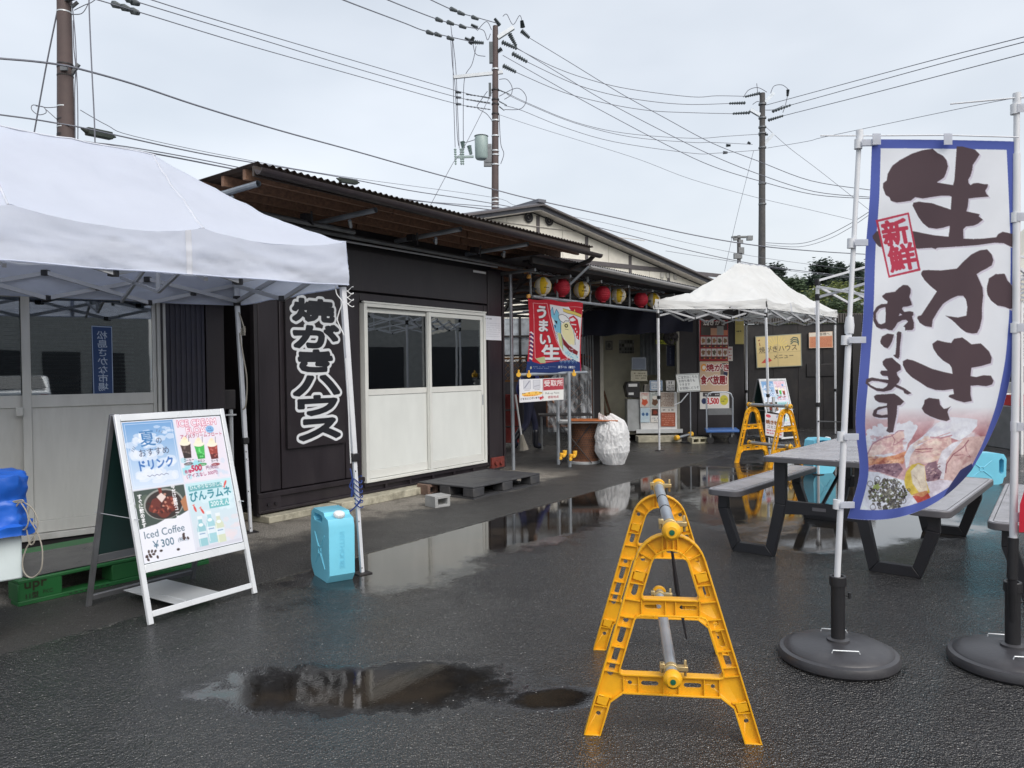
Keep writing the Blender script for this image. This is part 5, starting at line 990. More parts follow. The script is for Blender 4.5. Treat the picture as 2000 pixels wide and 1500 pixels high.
# ---------------------------------------------------------------- utility poles
PBR = mat('pole_brown', C(84, 72, 71), 0.7, var=0.15, vscale=3, dirt=0.3, dirtcol=(0.12, 0.08, 0.07)); PGR = mat('pole_concrete', C(80, 80, 81), 0.85, var=0.2, dirt=0.4)
INS = mat('insulator_dark', C(84, 92, 96), 0.4); TRF = mat('transformer_green', C(150, 168, 166), 0.4, var=0.08); WIRE = mat('wire_grey', C(112, 115, 126), 0.6)
def insul(mb, p, q, r=0.07):
    p, q = Vector(p), Vector(q); n = 7; pts = []; rs = []
    for i in range(n*2+1): pts.append(p.lerp(q, i/(n*2))); rs.append(0.68*r*(1.0 if i % 2 else 0.45)*(1-0.3*i/(n*2)))
    mb.tube(pts, rs, 6)
def W3(pts, D): return [at(x, y, d) for (x, y), d in zip(pts, D)]
def loopw(mb, p, D, r=0.012, n=6):
    """smooth loop of cable through picture points at one distance"""
    q = [at(x, y, D) for x, y in p]; out = []
    for i in range(len(q)-1):
        p0 = q[max(0, i-1)]; p1 = q[i]; p2 = q[i+1]; p3 = q[min(len(q)-1, i+2)]
        for k in range(n):
            t_ = k/n; out.append(0.5*((2*p1)+(p2-p0)*t_+(2*p0-5*p1+4*p2-p3)*t_**2+(3*p1-p0-3*p2+p3)*t_**3))
    out.append(q[-1]); mb.tube(out, r, 4)
def poles():
    # left brown pole
    D = 16.0
    t = thing('utility_pole', 'thick brown utility pole rising behind the near white tent at the left edge', 'utility pole', (at(130, 280, D).x, D, 0))
    def P(n, fn, ma, tt): mb = MB(); fn(mb); return mb.build(n, ma, tt)
    b0, b1_ = at(130, 280, D), at(125, 0, D); d_ = (b1_-b0).normalized(); P('pole_shaft', lambda m: m.tube([b0-d_*(b0.z/d_.z), b0, b1_, b1_+d_*3.5], [0.175, 0.16, 0.135, 0.12], 20), PBR, t)
    for y in (26, 128, 134, 150, 211, 236, 251, 265, 268): c = at(127.5 if y > 100 else 125.5, y, D); P('band', lambda m: m.tube([c, c+Vector((0, 0, 0.025))], 0.158 if y > 100 else 0.143, 20), GALVW if y in (26, 211, 251) else DARK, t)
    P('cross_arm', lambda m: (m.beam(at(120, 2, D), at(160, -12, D-0.3), 0.09, 0.09), m.beam(at(140, 14, D), at(152, 4, D), 0.05, 0.05)), STEELD, t)
    P('side_bracket', lambda m: (m.beam(at(140, 145, D), at(154, 125, D), 0.06, 0.06), m.box(at(125, 133, D-0.17), (0.14, 0.05, 0.1))), STEELD, t)
    P('riser_cable', lambda m: (loopw(m, [(143, 40), (144, 90), (150, 150), (152, 220), (152, 290)], D, 0.012), loopw(m, [(140, 0), (146, 60), (149, 120), (146, 180), (147, 280)], D, 0.012), loopw(m, [(112, 60), (112, 280)], D, 0.014)), WIRE, t)
    P('cable_loop', lambda m: (loopw(m, [(110, 209), (90, 210), (65, 205), (62, 214), (75, 224), (90, 220), (85, 209), (70, 207)], D, 0.009), loopw(m, [(90, 214), (110, 232)], D, 0.008), loopw(m, [(145, 20), (165, 10), (178, 5), (190, -4)], D, 0.01), loopw(m, [(140, 28), (160, 26), (172, 8), (176, -5)], D, 0.01)), WIRE, t)
    # middle brown pole with transformer
    D = 30.0
    t = thing('utility_pole', 'reddish brown utility pole with a grey transformer rising behind the oyster shack', 'utility pole', (at(967, 430, D).x, D, 0))
    P('pole_shaft', lambda m: m.tube([(at(967, 430, D).x, D, 0), at(967, 430, D), at(967.5, 60, D), at(967.5, 51, D)], [0.16, 0.145, 0.11, 0.10], 18), PBR, t)
    for y in (137, 177, 196, 205, 224, 237, 267, 296, 304, 323, 389, 396, 405): c = at(967.5, y, D); P('band', lambda m: m.tube([c, c+Vector((0, 0, 0.05))], 0.15, 16), GALVW if y in (137, 237, 267, 296, 304, 323, 389, 396, 405) else DARK, t)
    P('top_arm', lambda m: m.beam(at(972, 74, D), at(1003, 54, D), 0.14, 0.14), GALVW, t); P('side_arm', lambda m: m.beam(at(886, 151, D), at(982, 141, D), 0.1, 0.12), GALVW, t)
    P('equipment_box', lambda m: (m.box(at(959, 103, D), (0.14, 0.14, 0.8)), m.box(at(957, 175, D), (0.1, 0.1, 0.5))), INS, t)
    for a, b in (((923, 82), (908, 74)), ((933, 55), (920, 48)), ((976, 50), (966, 36))): P('insulator', lambda m: insul(m, at(*a, D), at(*b, D), 0.14), INS, t)
    for a, b in (((1021, 54), (1019, 40)), ((1018, 60), (1034, 74)), ((980, 82), (1010, 95)), ((1000, 104), (1030, 121)), ((982, 128), (1008, 141)), ((920, 82), (945, 84)), ((918, 86), (925, 72)), ((995, 66), (1008, 90)), ((980, 95), (966, 106))): P('insulator', lambda m: insul(m, at(*a, D), at(*b, D), 0.16), INS, t)
    for y in (180, 190, 203): P('insulator', lambda m: (insul(m, at(890, y, D), at(901, y+1, D), 0.11), insul(m, at(910, y+4, D), at(958, y+11, D), 0.05)), INS, t)
    for y, k in ((176, 0), (198, 1), (208, 2)): P('insulator', lambda m: insul(m, at(975, y, D), at(995-k*5, y+8, D), 0.05), INS, t)
    tr = P('transformer', lambda m: m.tube([at(941, 311, D), at(941, 308, D), at(940, 270, D), at(940, 266, D)], [0.22, 0.26, 0.26, 0.23], 20), TRF, t)
    P('lid', lambda m: m.tube([at(940, 266, D), at(940, 264, D)], [0.28, 0.2], 20), GALVW, tr)
    P('mount', lambda m: (m.box(at(954, 300, D), (0.25, 0.2, 0.7)), m.beam(at(945, 320, D), at(960, 320, D), 0.15, 0.2)), STEELD, t)
    P('fuse_rack', lambda m: (m.beam(at(890, 307, D), at(925, 306, D), 0.08, 0.08), [insul(m, at(x, 290, D), at(x+1, 322, D), 0.1) for x in (889, 900, 904)], insul(m, at(903, 276, D), at(905, 290, D), 0.16), insul(m, at(916, 284, D), at(920, 302, D), 0.16)), TRF, t)
    P('jumper_wire', lambda m: [loopw(m, p, D, 0.014) for p in ([(880, 45), (884, 90), (886, 190), (889, 288)], [(883, 68), (890, 130), (894, 220), (897, 290)], [(930, 90), (922, 125), (908, 150), (905, 200), (905, 280)], [(932, 60), (950, 42), (960, 58)], [(930, 55), (945, 60), (952, 78), (958, 66)], [(982, 32), (990, 28), (1002, 48), (1015, 30), (1020, 44)], [(975, 155), (990, 155), (1000, 170), (998, 185), (985, 194)], [(975, 188), (1010, 172), (1028, 190), (1018, 212), (985, 214)], [(924, 88), (930, 106), (948, 110)], [(952, 178), (940, 195), (932, 210), (950, 222), (961, 236)], [(975, 225), (978, 280), (984, 300), (978, 320)], [(930, 272), (910, 278), (905, 275)], [(880, 72), (884, 130), (889, 170), (893, 260), (896, 285)])], WIRE, t)
    # right concrete pole
    D = 32.0
    t = thing('utility_pole', 'grey concrete utility pole between the pointed white canopy and the tall flag', 'utility pole', (at(1488, 520, D).x, D, 0))
    P('pole_shaft', lambda m: m.tube([(at(1488, 520, D).x, D, 0), at(1488, 520, D), at(1489, 182, D)], [0.17, 0.15, 0.11], 18), PGR, t)
    for y in (205, 232, 250, 262, 290, 400, 360): c = at(1489, y, D); P('band', lambda m: m.tube([c, c+Vector((0, 0, 0.06))], 0.16, 16), STEELD, t)
    P('cross_arm', lambda m: (m.beam(at(1494, 200, D), at(1511, 182, D), 0.13, 0.13), m.beam(at(1465, 214, D), at(1484, 225, D), 0.13, 0.13), m.beam(at(1492, 282, D), at(1510, 262, D), 0.13, 0.13)), STEEL, t)
    for a, b in (((1485, 182), (1455, 189)), ((1456, 201), (1424, 202)), ((1465, 220), (1431, 222)), ((1508, 218), (1545, 205)), ((1500, 235), (1530, 226)), ((1539, 175), (1538, 188)), ((1482, 263), (1500, 263)), ((1418, 284), (1427, 284)), ((1412, 298), (1421, 298)), ((1460, 278), (1466, 281))): P('insulator', lambda m: insul(m, at(*a, D), at(*b, D), 0.12), INS, t)
    P('jumper_wire', lambda m: [loopw(m, p, D, 0.014) for p in ([(1452, 190), (1462, 176), (1480, 171), (1498, 180)], [(1478, 163), (1480, 182)], [(1505, 182), (1512, 168), (1528, 166), (1540, 175)], [(1538, 188), (1534, 205), (1529, 220)], [(1470, 204), (1480, 198), (1488, 204)], [(1495, 215), (1512, 214), (1530, 206)])], WIRE, t)
    D = 70.0
    t = thing('utility_pole', 'tiny distant utility pole with equipment above the pointed white canopy', 'utility pole', (at(1443, 520, D).x, D, 0))
    P('pole_shaft', lambda m: m.tube([(at(1443, 520, D).x, D, 0), at(1443, 460, D)], [0.2, 0.16], 10), PGR, t)
    for x, y, w, h in ((1443, 463, 1.3, 0.15), (1447, 490, 0.5, 0.6), (1441, 500, 0.7, 0.5), (1446, 472, 0.4, 0.3), (1464, 465, 0.5, 0.4), (1436, 466, 0.3, 0.3)): P('equipment', lambda m: m.box(at(x, y, D), (w, 0.4, h)), STEELD, t)
poles()

# ---------------------------------------------------------------- overhead wires: (label, picture points, distances, radius)
def wires():
    G = 'overhead wires'
    L_ = [
     ('topmost overhead wire running left from the top of the middle pole', [(820, -12), (842, 0), (893, 23), (931, 34), (970, 45)], [24, 24.8, 27, 28.5, 30], .017, [(880, 17), (895, 24), (922, 33)]),
     ('second overhead wire from the top running left from the middle pole', [(730, -14), (758, 0), (850, 36), (899, 50), (933, 56)], [20, 21.5, 25.5, 28, 30], .017, [(852, 37), (874, 43), (898, 50)]),
     ('third overhead wire from the top running left from the middle pole', [(640, -16), (671, 0), (790, 45), (836, 62), (925, 82)], [16, 18, 24, 26, 30], .017, [(834, 62), (850, 66), (874, 73)]),
     ('upper of the three parallel wires between the left pole and the middle pole', [(180, -45), (297, 0), (500, 62), (700, 121), (891, 177), (958, 193)], [15.5, 17, 20.5, 24.5, 28.5, 30], .012, []),
     ('middle of the three parallel wires between the left pole and the middle pole', [(150, -36), (266, 3), (480, 68), (700, 135), (890, 189), (958, 203)], [15.5, 16.8, 20.4, 24.5, 28.5, 30], .012, [(249, -2), (258, 3)]),
     ('lowest of the three parallel wires between the left pole and the middle pole', [(150, -12), (270, 23), (480, 87), (700, 149), (889, 202), (958, 214)], [15.5, 16.8, 20.4, 24.5, 28.5, 30], .012, [(222, 8), (240, 14), (258, 21)]),
     ('thick sagging cable crossing the whole sky from the left edge past all poles', [(-30, 110), (0, 114), (60, 119), (115, 126), (157, 135), (260, 164), (385, 206), (540, 253), (700, 297), (830, 334), (961, 369), (1035, 388), (1180, 420), (1350, 458), (1482, 480), (1600, 491), (1700, 497)], [14.5, 14.6, 15, 15.6, 16, 17.5, 19.3, 22, 25, 27.5, 29.7, 30, 30.6, 31, 31.6, 35, 38], .022, []),
     ('cable carrying the dark splice boxes above the shack roof', [(-30, 220), (0, 224), (60, 232), (108, 240), (154, 248), (245, 268), (350, 291), (455, 311), (665, 346), (800, 372), (905, 388), (1017, 408), (1180, 447), (1350, 490), (1500, 520), (1700, 545)], [14.5, 14.7, 15.2, 15.8, 16, 17.3, 18.8, 20.4, 24, 26.6, 28.7, 30, 30.6, 31, 31.5, 36], .016, []),
     ('thin wire just above the splice box cable', [(157, 215), (210, 245), (262, 266), (455, 307), (665, 344), (960, 385), (1017, 404), (1180, 435), (1350, 476), (1500, 505), (1700, 531)], [16, 16.8, 17.5, 20.4, 24, 29, 30, 30.6, 31, 31.5, 36], .008, []),
     ('lowest dark cable passing just above the near tent roof', [(-30, 251), (0, 255), (87, 268), (143, 273), (245, 290), (350, 309), (462, 331), (700, 376), (961, 410)], [14.5, 14.7, 15.6, 16, 17.3, 18.8, 20.4, 24.5, 29.5], .02, []),
     ('twin cable running beside the lowest dark cable above the near tent roof', [(0, 257), (110, 274), (245, 286), (462, 326), (700, 381), (961, 404), (1017, 414)], [14.7, 15.9, 17.3, 20.4, 24.5, 29.5, 30], .014, []),
     ('slanting guy wire left of the left pole', [(112, 21), (90, 130), (65, 268), (58, 300)], [16, 16.2, 16.5, 16.6], .016, []),
     ('nearly vertical hanging wire right of the left pole', [(173, -20), (175, 40), (179, 130), (184, 230), (186, 300)], [15.4]*5, .014, []),
     ('thin guy wire slanting down left behind the transformer', [(962, 178), (905, 290), (885, 318), (840, 402)], [30, 29, 28.7, 28], .012, []),
     ('upper of the three high wires from the middle pole to the concrete pole', [(1008, 94), (1080, 130), (1150, 155), (1230, 174), (1350, 189), (1400, 187), (1456, 188)], [30, 30.3, 30.6, 31, 31.5, 31.8, 32], .013, []),
     ('middle of the three high wires from the middle pole to the concrete pole', [(1030, 121), (1120, 163), (1200, 186), (1280, 199), (1350, 204), (1424, 202)], [30, 30.5, 31, 31.3, 31.6, 32], .013, []),
     ('lower of the three high wires from the middle pole to the concrete pole', [(1008, 141), (1100, 180), (1190, 203), (1270, 216), (1350, 220), (1431, 222)], [30, 30.5, 31, 31.3, 31.6, 32], .013, []),
     ('highest of the three long wires slanting down right past the concrete pole', [(1034, 74), (1110, 120), (1208, 180), (1300, 231), (1390, 279), (1482, 315), (1584, 353), (1700, 371)], [30, 29.5, 29, 28.5, 28, 27.5, 27, 26.5], .013, []),
     ('middle of the three long wires slanting down right past the concrete pole', [(1010, 94), (1090, 142), (1180, 196), (1300, 259), (1390, 303), (1482, 340), (1590, 374), (1700, 385)], [30, 29.5, 29, 28.5, 28, 27.5, 27, 26.5], .013, []),
     ('lowest of the three long wires slanting down right past the concrete pole', [(982, 108), (1060, 152), (1160, 208), (1300, 282), (1390, 324), (1482, 353), (1590, 380), (1700, 388)], [30, 29.5, 29, 28.5, 28, 27.5, 27, 26.5], .013, []),
     ('upper low wire sagging between the middle pole and the concrete pole', [(995, 184), (1028, 200), (1122, 238), (1220, 260), (1350, 270), (1420, 266), (1482, 262)], [30, 30.2, 30.7, 31, 31.5, 31.7, 32], .011, []),
     ('double low wire sagging between the middle pole and the concrete pole', [(990, 184), (1030, 203), (1122, 240), (1230, 267), (1350, 278), (1390, 278), (1470, 282)], [30, 30.2, 30.7, 31, 31.5, 31.7, 32], .011, []),
     ('lowest sagging wire between the middle pole and the concrete pole', [(985, 206), (1020, 216), (1100, 248), (1200, 277), (1350, 299), (1400, 299), (1484, 293)], [30, 30.2, 30.7, 31, 31.5, 31.7, 32], .011, []),
     ('thin wire slanting down right below all others from the middle pole', [(975, 224), (1050, 249), (1150, 280), (1250, 312), (1350, 350), (1475, 385), (1570, 407), (1664, 429)], [30, 30, 30, 30, 30, 30, 30, 30], .008, []),
     ('highest of the three wires rising right from the concrete pole', [(1497, 205), (1545, 192), (1700, 150), (1850, 110), (2000, 72), (2060, 56)], [32, 30.5, 26, 22.5, 19.5, 18.5], .013, []),
     ('middle of the three wires rising right from the concrete pole', [(1545, 205), (1700, 162), (1850, 121), (2000, 82), (2060, 66)], [31, 26, 22.5, 19.5, 18.5], .013, []),
     ('lowest of the three wires rising right from the concrete pole', [(1530, 226), (1700, 183), (1850, 144), (2000, 105), (2060, 90)], [31, 26, 22.5, 19.5, 18.5], .013, []),
     ('thin sagging wire rising right behind the tall flag from the concrete pole', [(1499, 289), (1577, 276), (1608, 268), (1760, 236), (1940, 199), (2020, 186)], [32, 29, 28, 25, 22, 21], .009, []),
     ('guy wire slanting down right from the concrete pole', [(1496, 248), (1542, 289), (1600, 333), (1700, 412)], [32, 32, 32, 32], .009, []),
     ('guy wire slanting down left from the concrete pole', [(1472, 294), (1440, 420), (1415, 530)], [32, 32, 32], .009, []),
     ('low cable curving up to the right behind the flag pole', [(1496, 474), (1560, 476), (1610, 462), (1660, 437), (1697, 414)], [32, 30, 28, 26, 25], .011, []),
     ('second low cable curving up to the right behind the flag pole', [(1496, 478), (1560, 482), (1615, 468), (1660, 445), (1697, 420)], [32, 30, 28, 26, 25], .009, []),
     ('faint wire crossing just above the pointed white canopy', [(1300, 490), (1400, 506), (1470, 517), (1560, 531), (1700, 548)], [31, 31, 31, 33, 36], .009, []),
    ]
    for lab, pts, D, r_, ins in L_:
        D = D+[D[-1]]*(len(pts)-len(D)); q = [at(x, y, d) for (x, y), d in zip(pts, D)]; out = []
        for i in range(len(q)-1):
            p0 = q[max(0, i-1)]; p1 = q[i]; p2 = q[i+1]; p3 = q[min(len(q)-1, i+2)]
            for k in range(5):
                s_ = k/5; out.append(0.5*((2*p1)+(p2-p0)*s_+(2*p0-5*p1+4*p2-p3)*s_**2+(3*p1-p0-3*p2+p3)*s_**3))
        out.append(q[-1]); mb = MB(); mb.tube(out, r_, 5); o = mb.build('overhead_wire', WIRE, None); tag(o, lab, 'overhead wire', G)
        for x, y in ins:
            d = min(range(len(pts)), key=lambda i: abs(pts[i][0]-x)); i2 = min(len(pts)-1, max(1, d)); a, b = pts[i2-1], pts[i2]; Dm = D[i2-1]+(D[i2]-D[i2-1])*(x-a[0])/(b[0]-a[0]); mb = MB(); insul(mb, at(x, y, Dm), at(x+12, y+4.5, Dm+0.3), 0.12); mb.build('insulator', INS, o)
    for (x0, y0, x1, y1, D, lab) in ((169, 254, 217, 266, 16.6, 'dark green splice box hanging on the cable beside the left pole'), (664, 349, 696, 356, 24.3, 'small dark splice box hanging on the cable above the shack roof')):
        o = thing('splice_box', lab, 'splice box', at((x0+x1)/2, y1, D)); a, b = at(x0, y0+2, D), at(x1, y1, D+0.5); mb = MB(); mb.beam(a, b, 0.16, 0.16); mb.build('box', mat('splice_green', C(52, 60, 54), 0.6), o, bevel=0.015)
        mb = MB(); mb.tube([a, a+(a-b)*0.22+Vector((0, 0, 0.03))], [0.06, 0.015], 8); mb.tube([b, b+(b-a)*0.2], [0.06, 0.015], 8); mb.build('end_cone', MATS['splice_green'], o)
wires()

# ---------------------------------------------------------------- trees on the rise behind
def leaf_mat(n, c): return mat(n, c, 0.7, var=0.35, vscale=1.2, trans=0.25)
TM = [leaf_mat('hazy_needles', (0.050, 0.075, 0.058)), leaf_mat('broad_leaves', (0.17, 0.20, 0.06)), leaf_mat('dark_leaves', (0.07, 0.105, 0.055))]  # pine needles greyed: the distance haze is mixed into their colour
BARK = mat('bark', (0.07, 0.055, 0.045), 0.9, var=0.3)
def tree(name, lab, p, h, w, kind, seed, ncl=46):
    rng = random.Random(seed); t = thing(name, lab, 'tree', p, 'trees on the slope behind the black shed')
    mb = MB(); x, y, z = p; mb.tube([(x, y, z), (x+0.1*w*rng.uniform(-1, 1), y, z+h*0.5), (x, y, z+h*0.95)], [h*0.022, h*0.015, h*0.004], 8); mb.build('trunk', BARK, t)
    limbs = MB(); cr_ = MB(); cl = []
    for i in range(ncl):
        f = rng.uniform(0.12, 1.0); a = rng.uniform(0, 6.283)
        prof = (1.05-f)**0.75 if kind == 0 else math.sin(math.pi*min(1, 0.18+f*0.80))**0.6
        rr = w*0.5*prof*rng.uniform(0.35, 1.0); c = Vector((x+rr*math.cos(a), y+rr*math.sin(a), z+h*(0.12+0.88*f))); cl.append((c, w*rng.uniform(0.09, 0.17)*(0.6+0.5*prof)))
        if i % 3 == 0: limbs.tube([(x, y, c.z-h*0.06), c], [h*0.006, h*0.002], 5)
    limbs.build('limb', BARK, t)
    for c, r_ in cl:
        for k in range(70):
            d = Vector((rng.gauss(0, 1), rng.gauss(0, 1), rng.gauss(0, 0.55)))*r_*0.62; q = c+d; s_ = h*rng.uniform(0.011, 0.024); e = Matrix.Rotation(rng.uniform(0, 6.28), 3, 'Z') @ Matrix.Rotation(rng.uniform(-1.2, 1.2), 3, 'X')
            b = len(cr_.v); vv = [q+e @ Vector(v) for v in ((-s_, 0, 0), (0, -s_*0.5, 0.0), (s_, 0, s_*0.2), (0, s_*0.5, 0))]; cr_.v += [tuple(v) for v in vv]; cr_.f.append((b, b+1, b+2, b+3)); cr_.mi.append(0)
    cr_.build('crown', TM[kind], t, smooth=False)
def trees():
    spec = [(1515, 519, 88, 5.5, 0, 'dark pine crown just right of the pointed canopy peak'), (1545, 545, 80, 6, 2, 'low dark bushy tree right of the canopy ridge'), (1606, 515, 84, 7.5, 0, 'tallest dark pine behind the bare tent frame'), (1572, 548, 86, 6, 0, 'dark pine between the canopy and the tent frame post'), (1638, 517, 90, 5.5, 0, 'pointed pine left of the flag pole'), (1675, 514, 88, 5.5, 0, 'pointed pine between the flag pole and the flag'), (1622, 566, 62, 7, 1, 'yellow green leafy tree behind the bare tent frame'), (1665, 560, 64, 7.5, 1, 'yellow green leafy tree beside the flag pole'), (1590, 575, 66, 6, 2, 'mid green leafy tree left of the yellow green ones'), (1655, 585, 56, 6, 2, 'low green shrub tree above the corrugated shed edge'), (1700, 540, 75, 8, 0, 'dark pine hidden behind the left edge of the flag'), (1760, 530, 80, 9, 2, 'leafy tree hidden behind the tall flag'), (1850, 535, 80, 9, 0, 'pine hidden behind the middle of the tall flag'), (1930, 540, 76, 9, 2, 'leafy tree hidden behind the right part of the flag')]
    for i, (px, py, D, w, k, lab) in enumerate(spec):
        p = at(px, py, D); base = 1.5 if D > 60 else 0.0; tree('pine_tree' if k == 0 else 'leafy_tree', lab, (p.x, p.y, base-1.0), p.z-base+1.0, w*1.15, k, i+3, 95)
    mb = MB(); mb.grid(lambda u, v: (15+60*u, 48+90*v, -0.3+3.3*min(1, v*3)*math.sin(math.pi*min(1, 0.25+u))+0.5*noise.noise(Vector((u*9, v*9, 0)))), 30, 20); mb.build('wooded_slope', mat('slope_green', (0.06, 0.08, 0.035), 0.95, var=0.4, bump=0.5, bscale=3), kind='structure')
trees()

# ---------------------------------------------------------------- beyond the right edge and across the lot (seen in the window glass)
def car(lab, loc, rz, col, name='parked_car'):
    t = thing(name, lab, 'car', (0, 0, 0), 'cars parked across the lot')
    PA = mat('car_paint_'+str(int(col[0]*100)), col, 0.25, coat=0.6, var=0.02); GL_ = mat('car_glass', C(30, 34, 38), 0.08); TY = mat('tyre', C(25, 25, 26), 0.85); RM = mat('rim', C(170, 172, 175), 0.3, metal=0.8); LT = mat('headlight_lens', C(210, 214, 216), 0.1); RT = mat('taillight_lens', C(150, 20, 20), 0.15)
    side = [(-2.0, 0.35), (-2.05, 0.65), (-1.95, 0.88), (-1.15, 0.98), (-0.55, 1.42), (0.2, 1.5), (1.0, 1.46), (1.65, 1.05), (1.95, 1.0), (2.0, 0.6), (1.95, 0.35), (1.62, 0.33), (1.55, 0.6), (1.3, 0.72), (1.05, 0.6), (0.98, 0.33), (-0.95, 0.33), (-1.02, 0.6), (-1.27, 0.72), (-1.52, 0.6), (-1.6, 0.33)]
    mb = MB(); mb.prism(side, -0.82, 0.82); mb.build('body', PA, t, bevel=0.06, seg=3, origin=(0, 0, 0))
    for s_ in (-1, 1):
        mb = MB(); mb.prism([(-1.0, 1.0), (-0.52, 1.36), (0.22, 1.42), (0.25, 1.0)], s_*0.825, s_*0.832); mb.prism([(0.32, 1.0), (0.3, 1.42), (0.95, 1.38), (1.4, 1.04)], s_*0.825, s_*0.832); mb.build('side_window', GL_, t, origin=(0, 0, 0))
        mb = MB(); mb.box((-2.0, s_*0.6, 0.76), (0.1, 0.3, 0.14)); mb.build('headlight', LT, t, bevel=0.02, origin=(0, 0, 0)); mb = MB(); mb.box((1.96, s_*0.65, 0.85), (0.08, 0.2, 0.2)); mb.build('taillight', RT, t, bevel=0.02, origin=(0, 0, 0))
        for x in (-1.27, 1.3):
            mb = MB(); mb.tube([(x, s_*0.62, 0.31), (x, s_*0.83, 0.31)], 0.31, 24); w = mb.build('tyre', TY, t, origin=(0, 0, 0)); mb = MB(); mb.tube([(x, s_*0.80, 0.31), (x, s_*0.84, 0.31)], 0.19, 18); mb.build('rim', RM, w, origin=(0, 0, 0))
    mb = MB(); mb.add([(-1.12, -0.72, 1.0), (-0.57, -0.62, 1.42), (-0.57, 0.62, 1.42), (-1.12, 0.72, 1.0)], [(0, 1, 2, 3)]); mb.add([(1.62, -0.72, 1.09), (1.03, -0.62, 1.46), (1.03, 0.62, 1.46), (1.62, 0.72, 1.09)], [(0, 1, 2, 3)]); o = mb.build('windscreen', GL_, t, origin=(0, 0, 0)); o.location.z += 0.02
    place(t, loc, rz); return t
c1 = car('white hatchback parked at the far right behind the flags', (14.0, 20.5, 0), 0.3, C(225, 227, 228))
c2 = dup(c1, 'white hatchback parked across the lot outside the right edge'); place(c2, (13.5, 8.3, 0), 1.4)
c3 = dup(c1, 'white hatchback parked across the lot behind the camera'); place(c3, (11, -9.5, 0), 2.3)
def opposite():
    WL = mat('opposite_wall', C(170, 170, 166), 0.8, var=0.12); DW = mat('opposite_dark', C(52, 54, 58), 0.5); RO = mat('opposite_roof', C(66, 68, 74), 0.6)
    for (x0, y0, x1, y1, h, lab) in ((21, -6, 27, 19, 5.2, 'long grey market hall across the lot, outside the right edge'), (3, -24, 24, -15, 5.6, 'long grey building across the lot behind the camera')):
        t = thing('market_hall', lab, 'building', ((x0+x1)/2, (y0+y1)/2, 0)); mb = MB(); mb.bx((x0, y0, 0), (x1, y1, h)); mb.build('wall', WL, t); mb = MB(); mb.prism([(x0-0.6, h), (x1+0.6, h), ((x0+x1)/2, h+1.5)], y0-0.5, y1+0.5); mb.build('roof', RO, t)
        n_ = 7
        for k in range(n_):
            mb = MB()
            if x0 == 21: yy = y0+1+k*(y1-y0-2)/n_; mb.bx((x0-0.04, yy, 0.1), (x0-0.005, yy+2.4, 2.5))
            else: xx = x0+1+k*(x1-x0-2)/n_; mb.bx((xx, y1+0.005, 0.1), (xx+2.0, y1+0.04, 2.5))
            mb.build('shutter', DW, t)
opposite()
def right_tent_far():
    # white canopy corner and clutter seen in the narrow strip right of the second flag pole
    t = thing('market_canopy', 'white canopy corner at the right picture edge behind the second flag pole', 'canopy', (8.9, 12.5, 0))
    FB = mat('canopy_fabric', C(224, 222, 212), 0.8, var=0.04, trans=0.3, bump=0.3, bscale=6)
    x0, y0 = 8.35, 12.6
    mb = MB(); mb.grid(lambda u, v: (x0+3*u, y0+3*v, 2.95+(1.3*min(min(u, 1-u), min(v, 1-v))*2)), 12, 12)
    mb.grid(lambda u, v: (x0+3*u, y0-0.005, 2.95-0.42*v+0.01*math.sin(u*30)), 30, 3); mb.grid(lambda u, v: (x0-0.005, y0+3*u, 2.95-0.42*v), 20, 3); mb.build('fabric', FB, t)
    for x, y in ((x0+0.04, y0+0.04), (x0+2.9, y0+0.04), (x0+0.04, y0+2.9)): mb = MB(); mb.bx((x-0.02, y-0.02, 0), (x+0.02, y+0.02, 2.9)); mb.build('leg', WHITEP, t)
    t = thing('stall_counter', 'grey stall counter with stacked goods at the right edge behind the flag pole', 'stall', (9.4, 13.5, 0))
    mb = MB(); mb.bx((8.7, 13.2, 0), (11, 14.2, 0.75)); mb.build('counter', mat('stall_grey', C(120, 122, 124), 0.5), t, bevel=0.01)
    for k, (c, w) in enumerate(((C(190, 60, 62), 0.5), (C(222, 222, 220), 0.4), (C(60, 64, 70), 0.5))): mb = MB(); mb.bx((8.75+k*0.03, 13.3, 0.76+k*0.22), (8.75+w, 13.7, 0.95+k*0.22)); mb.build('box', mat('goods_%d' % k, c, 0.6), t, bevel=0.01)
right_tent_far()
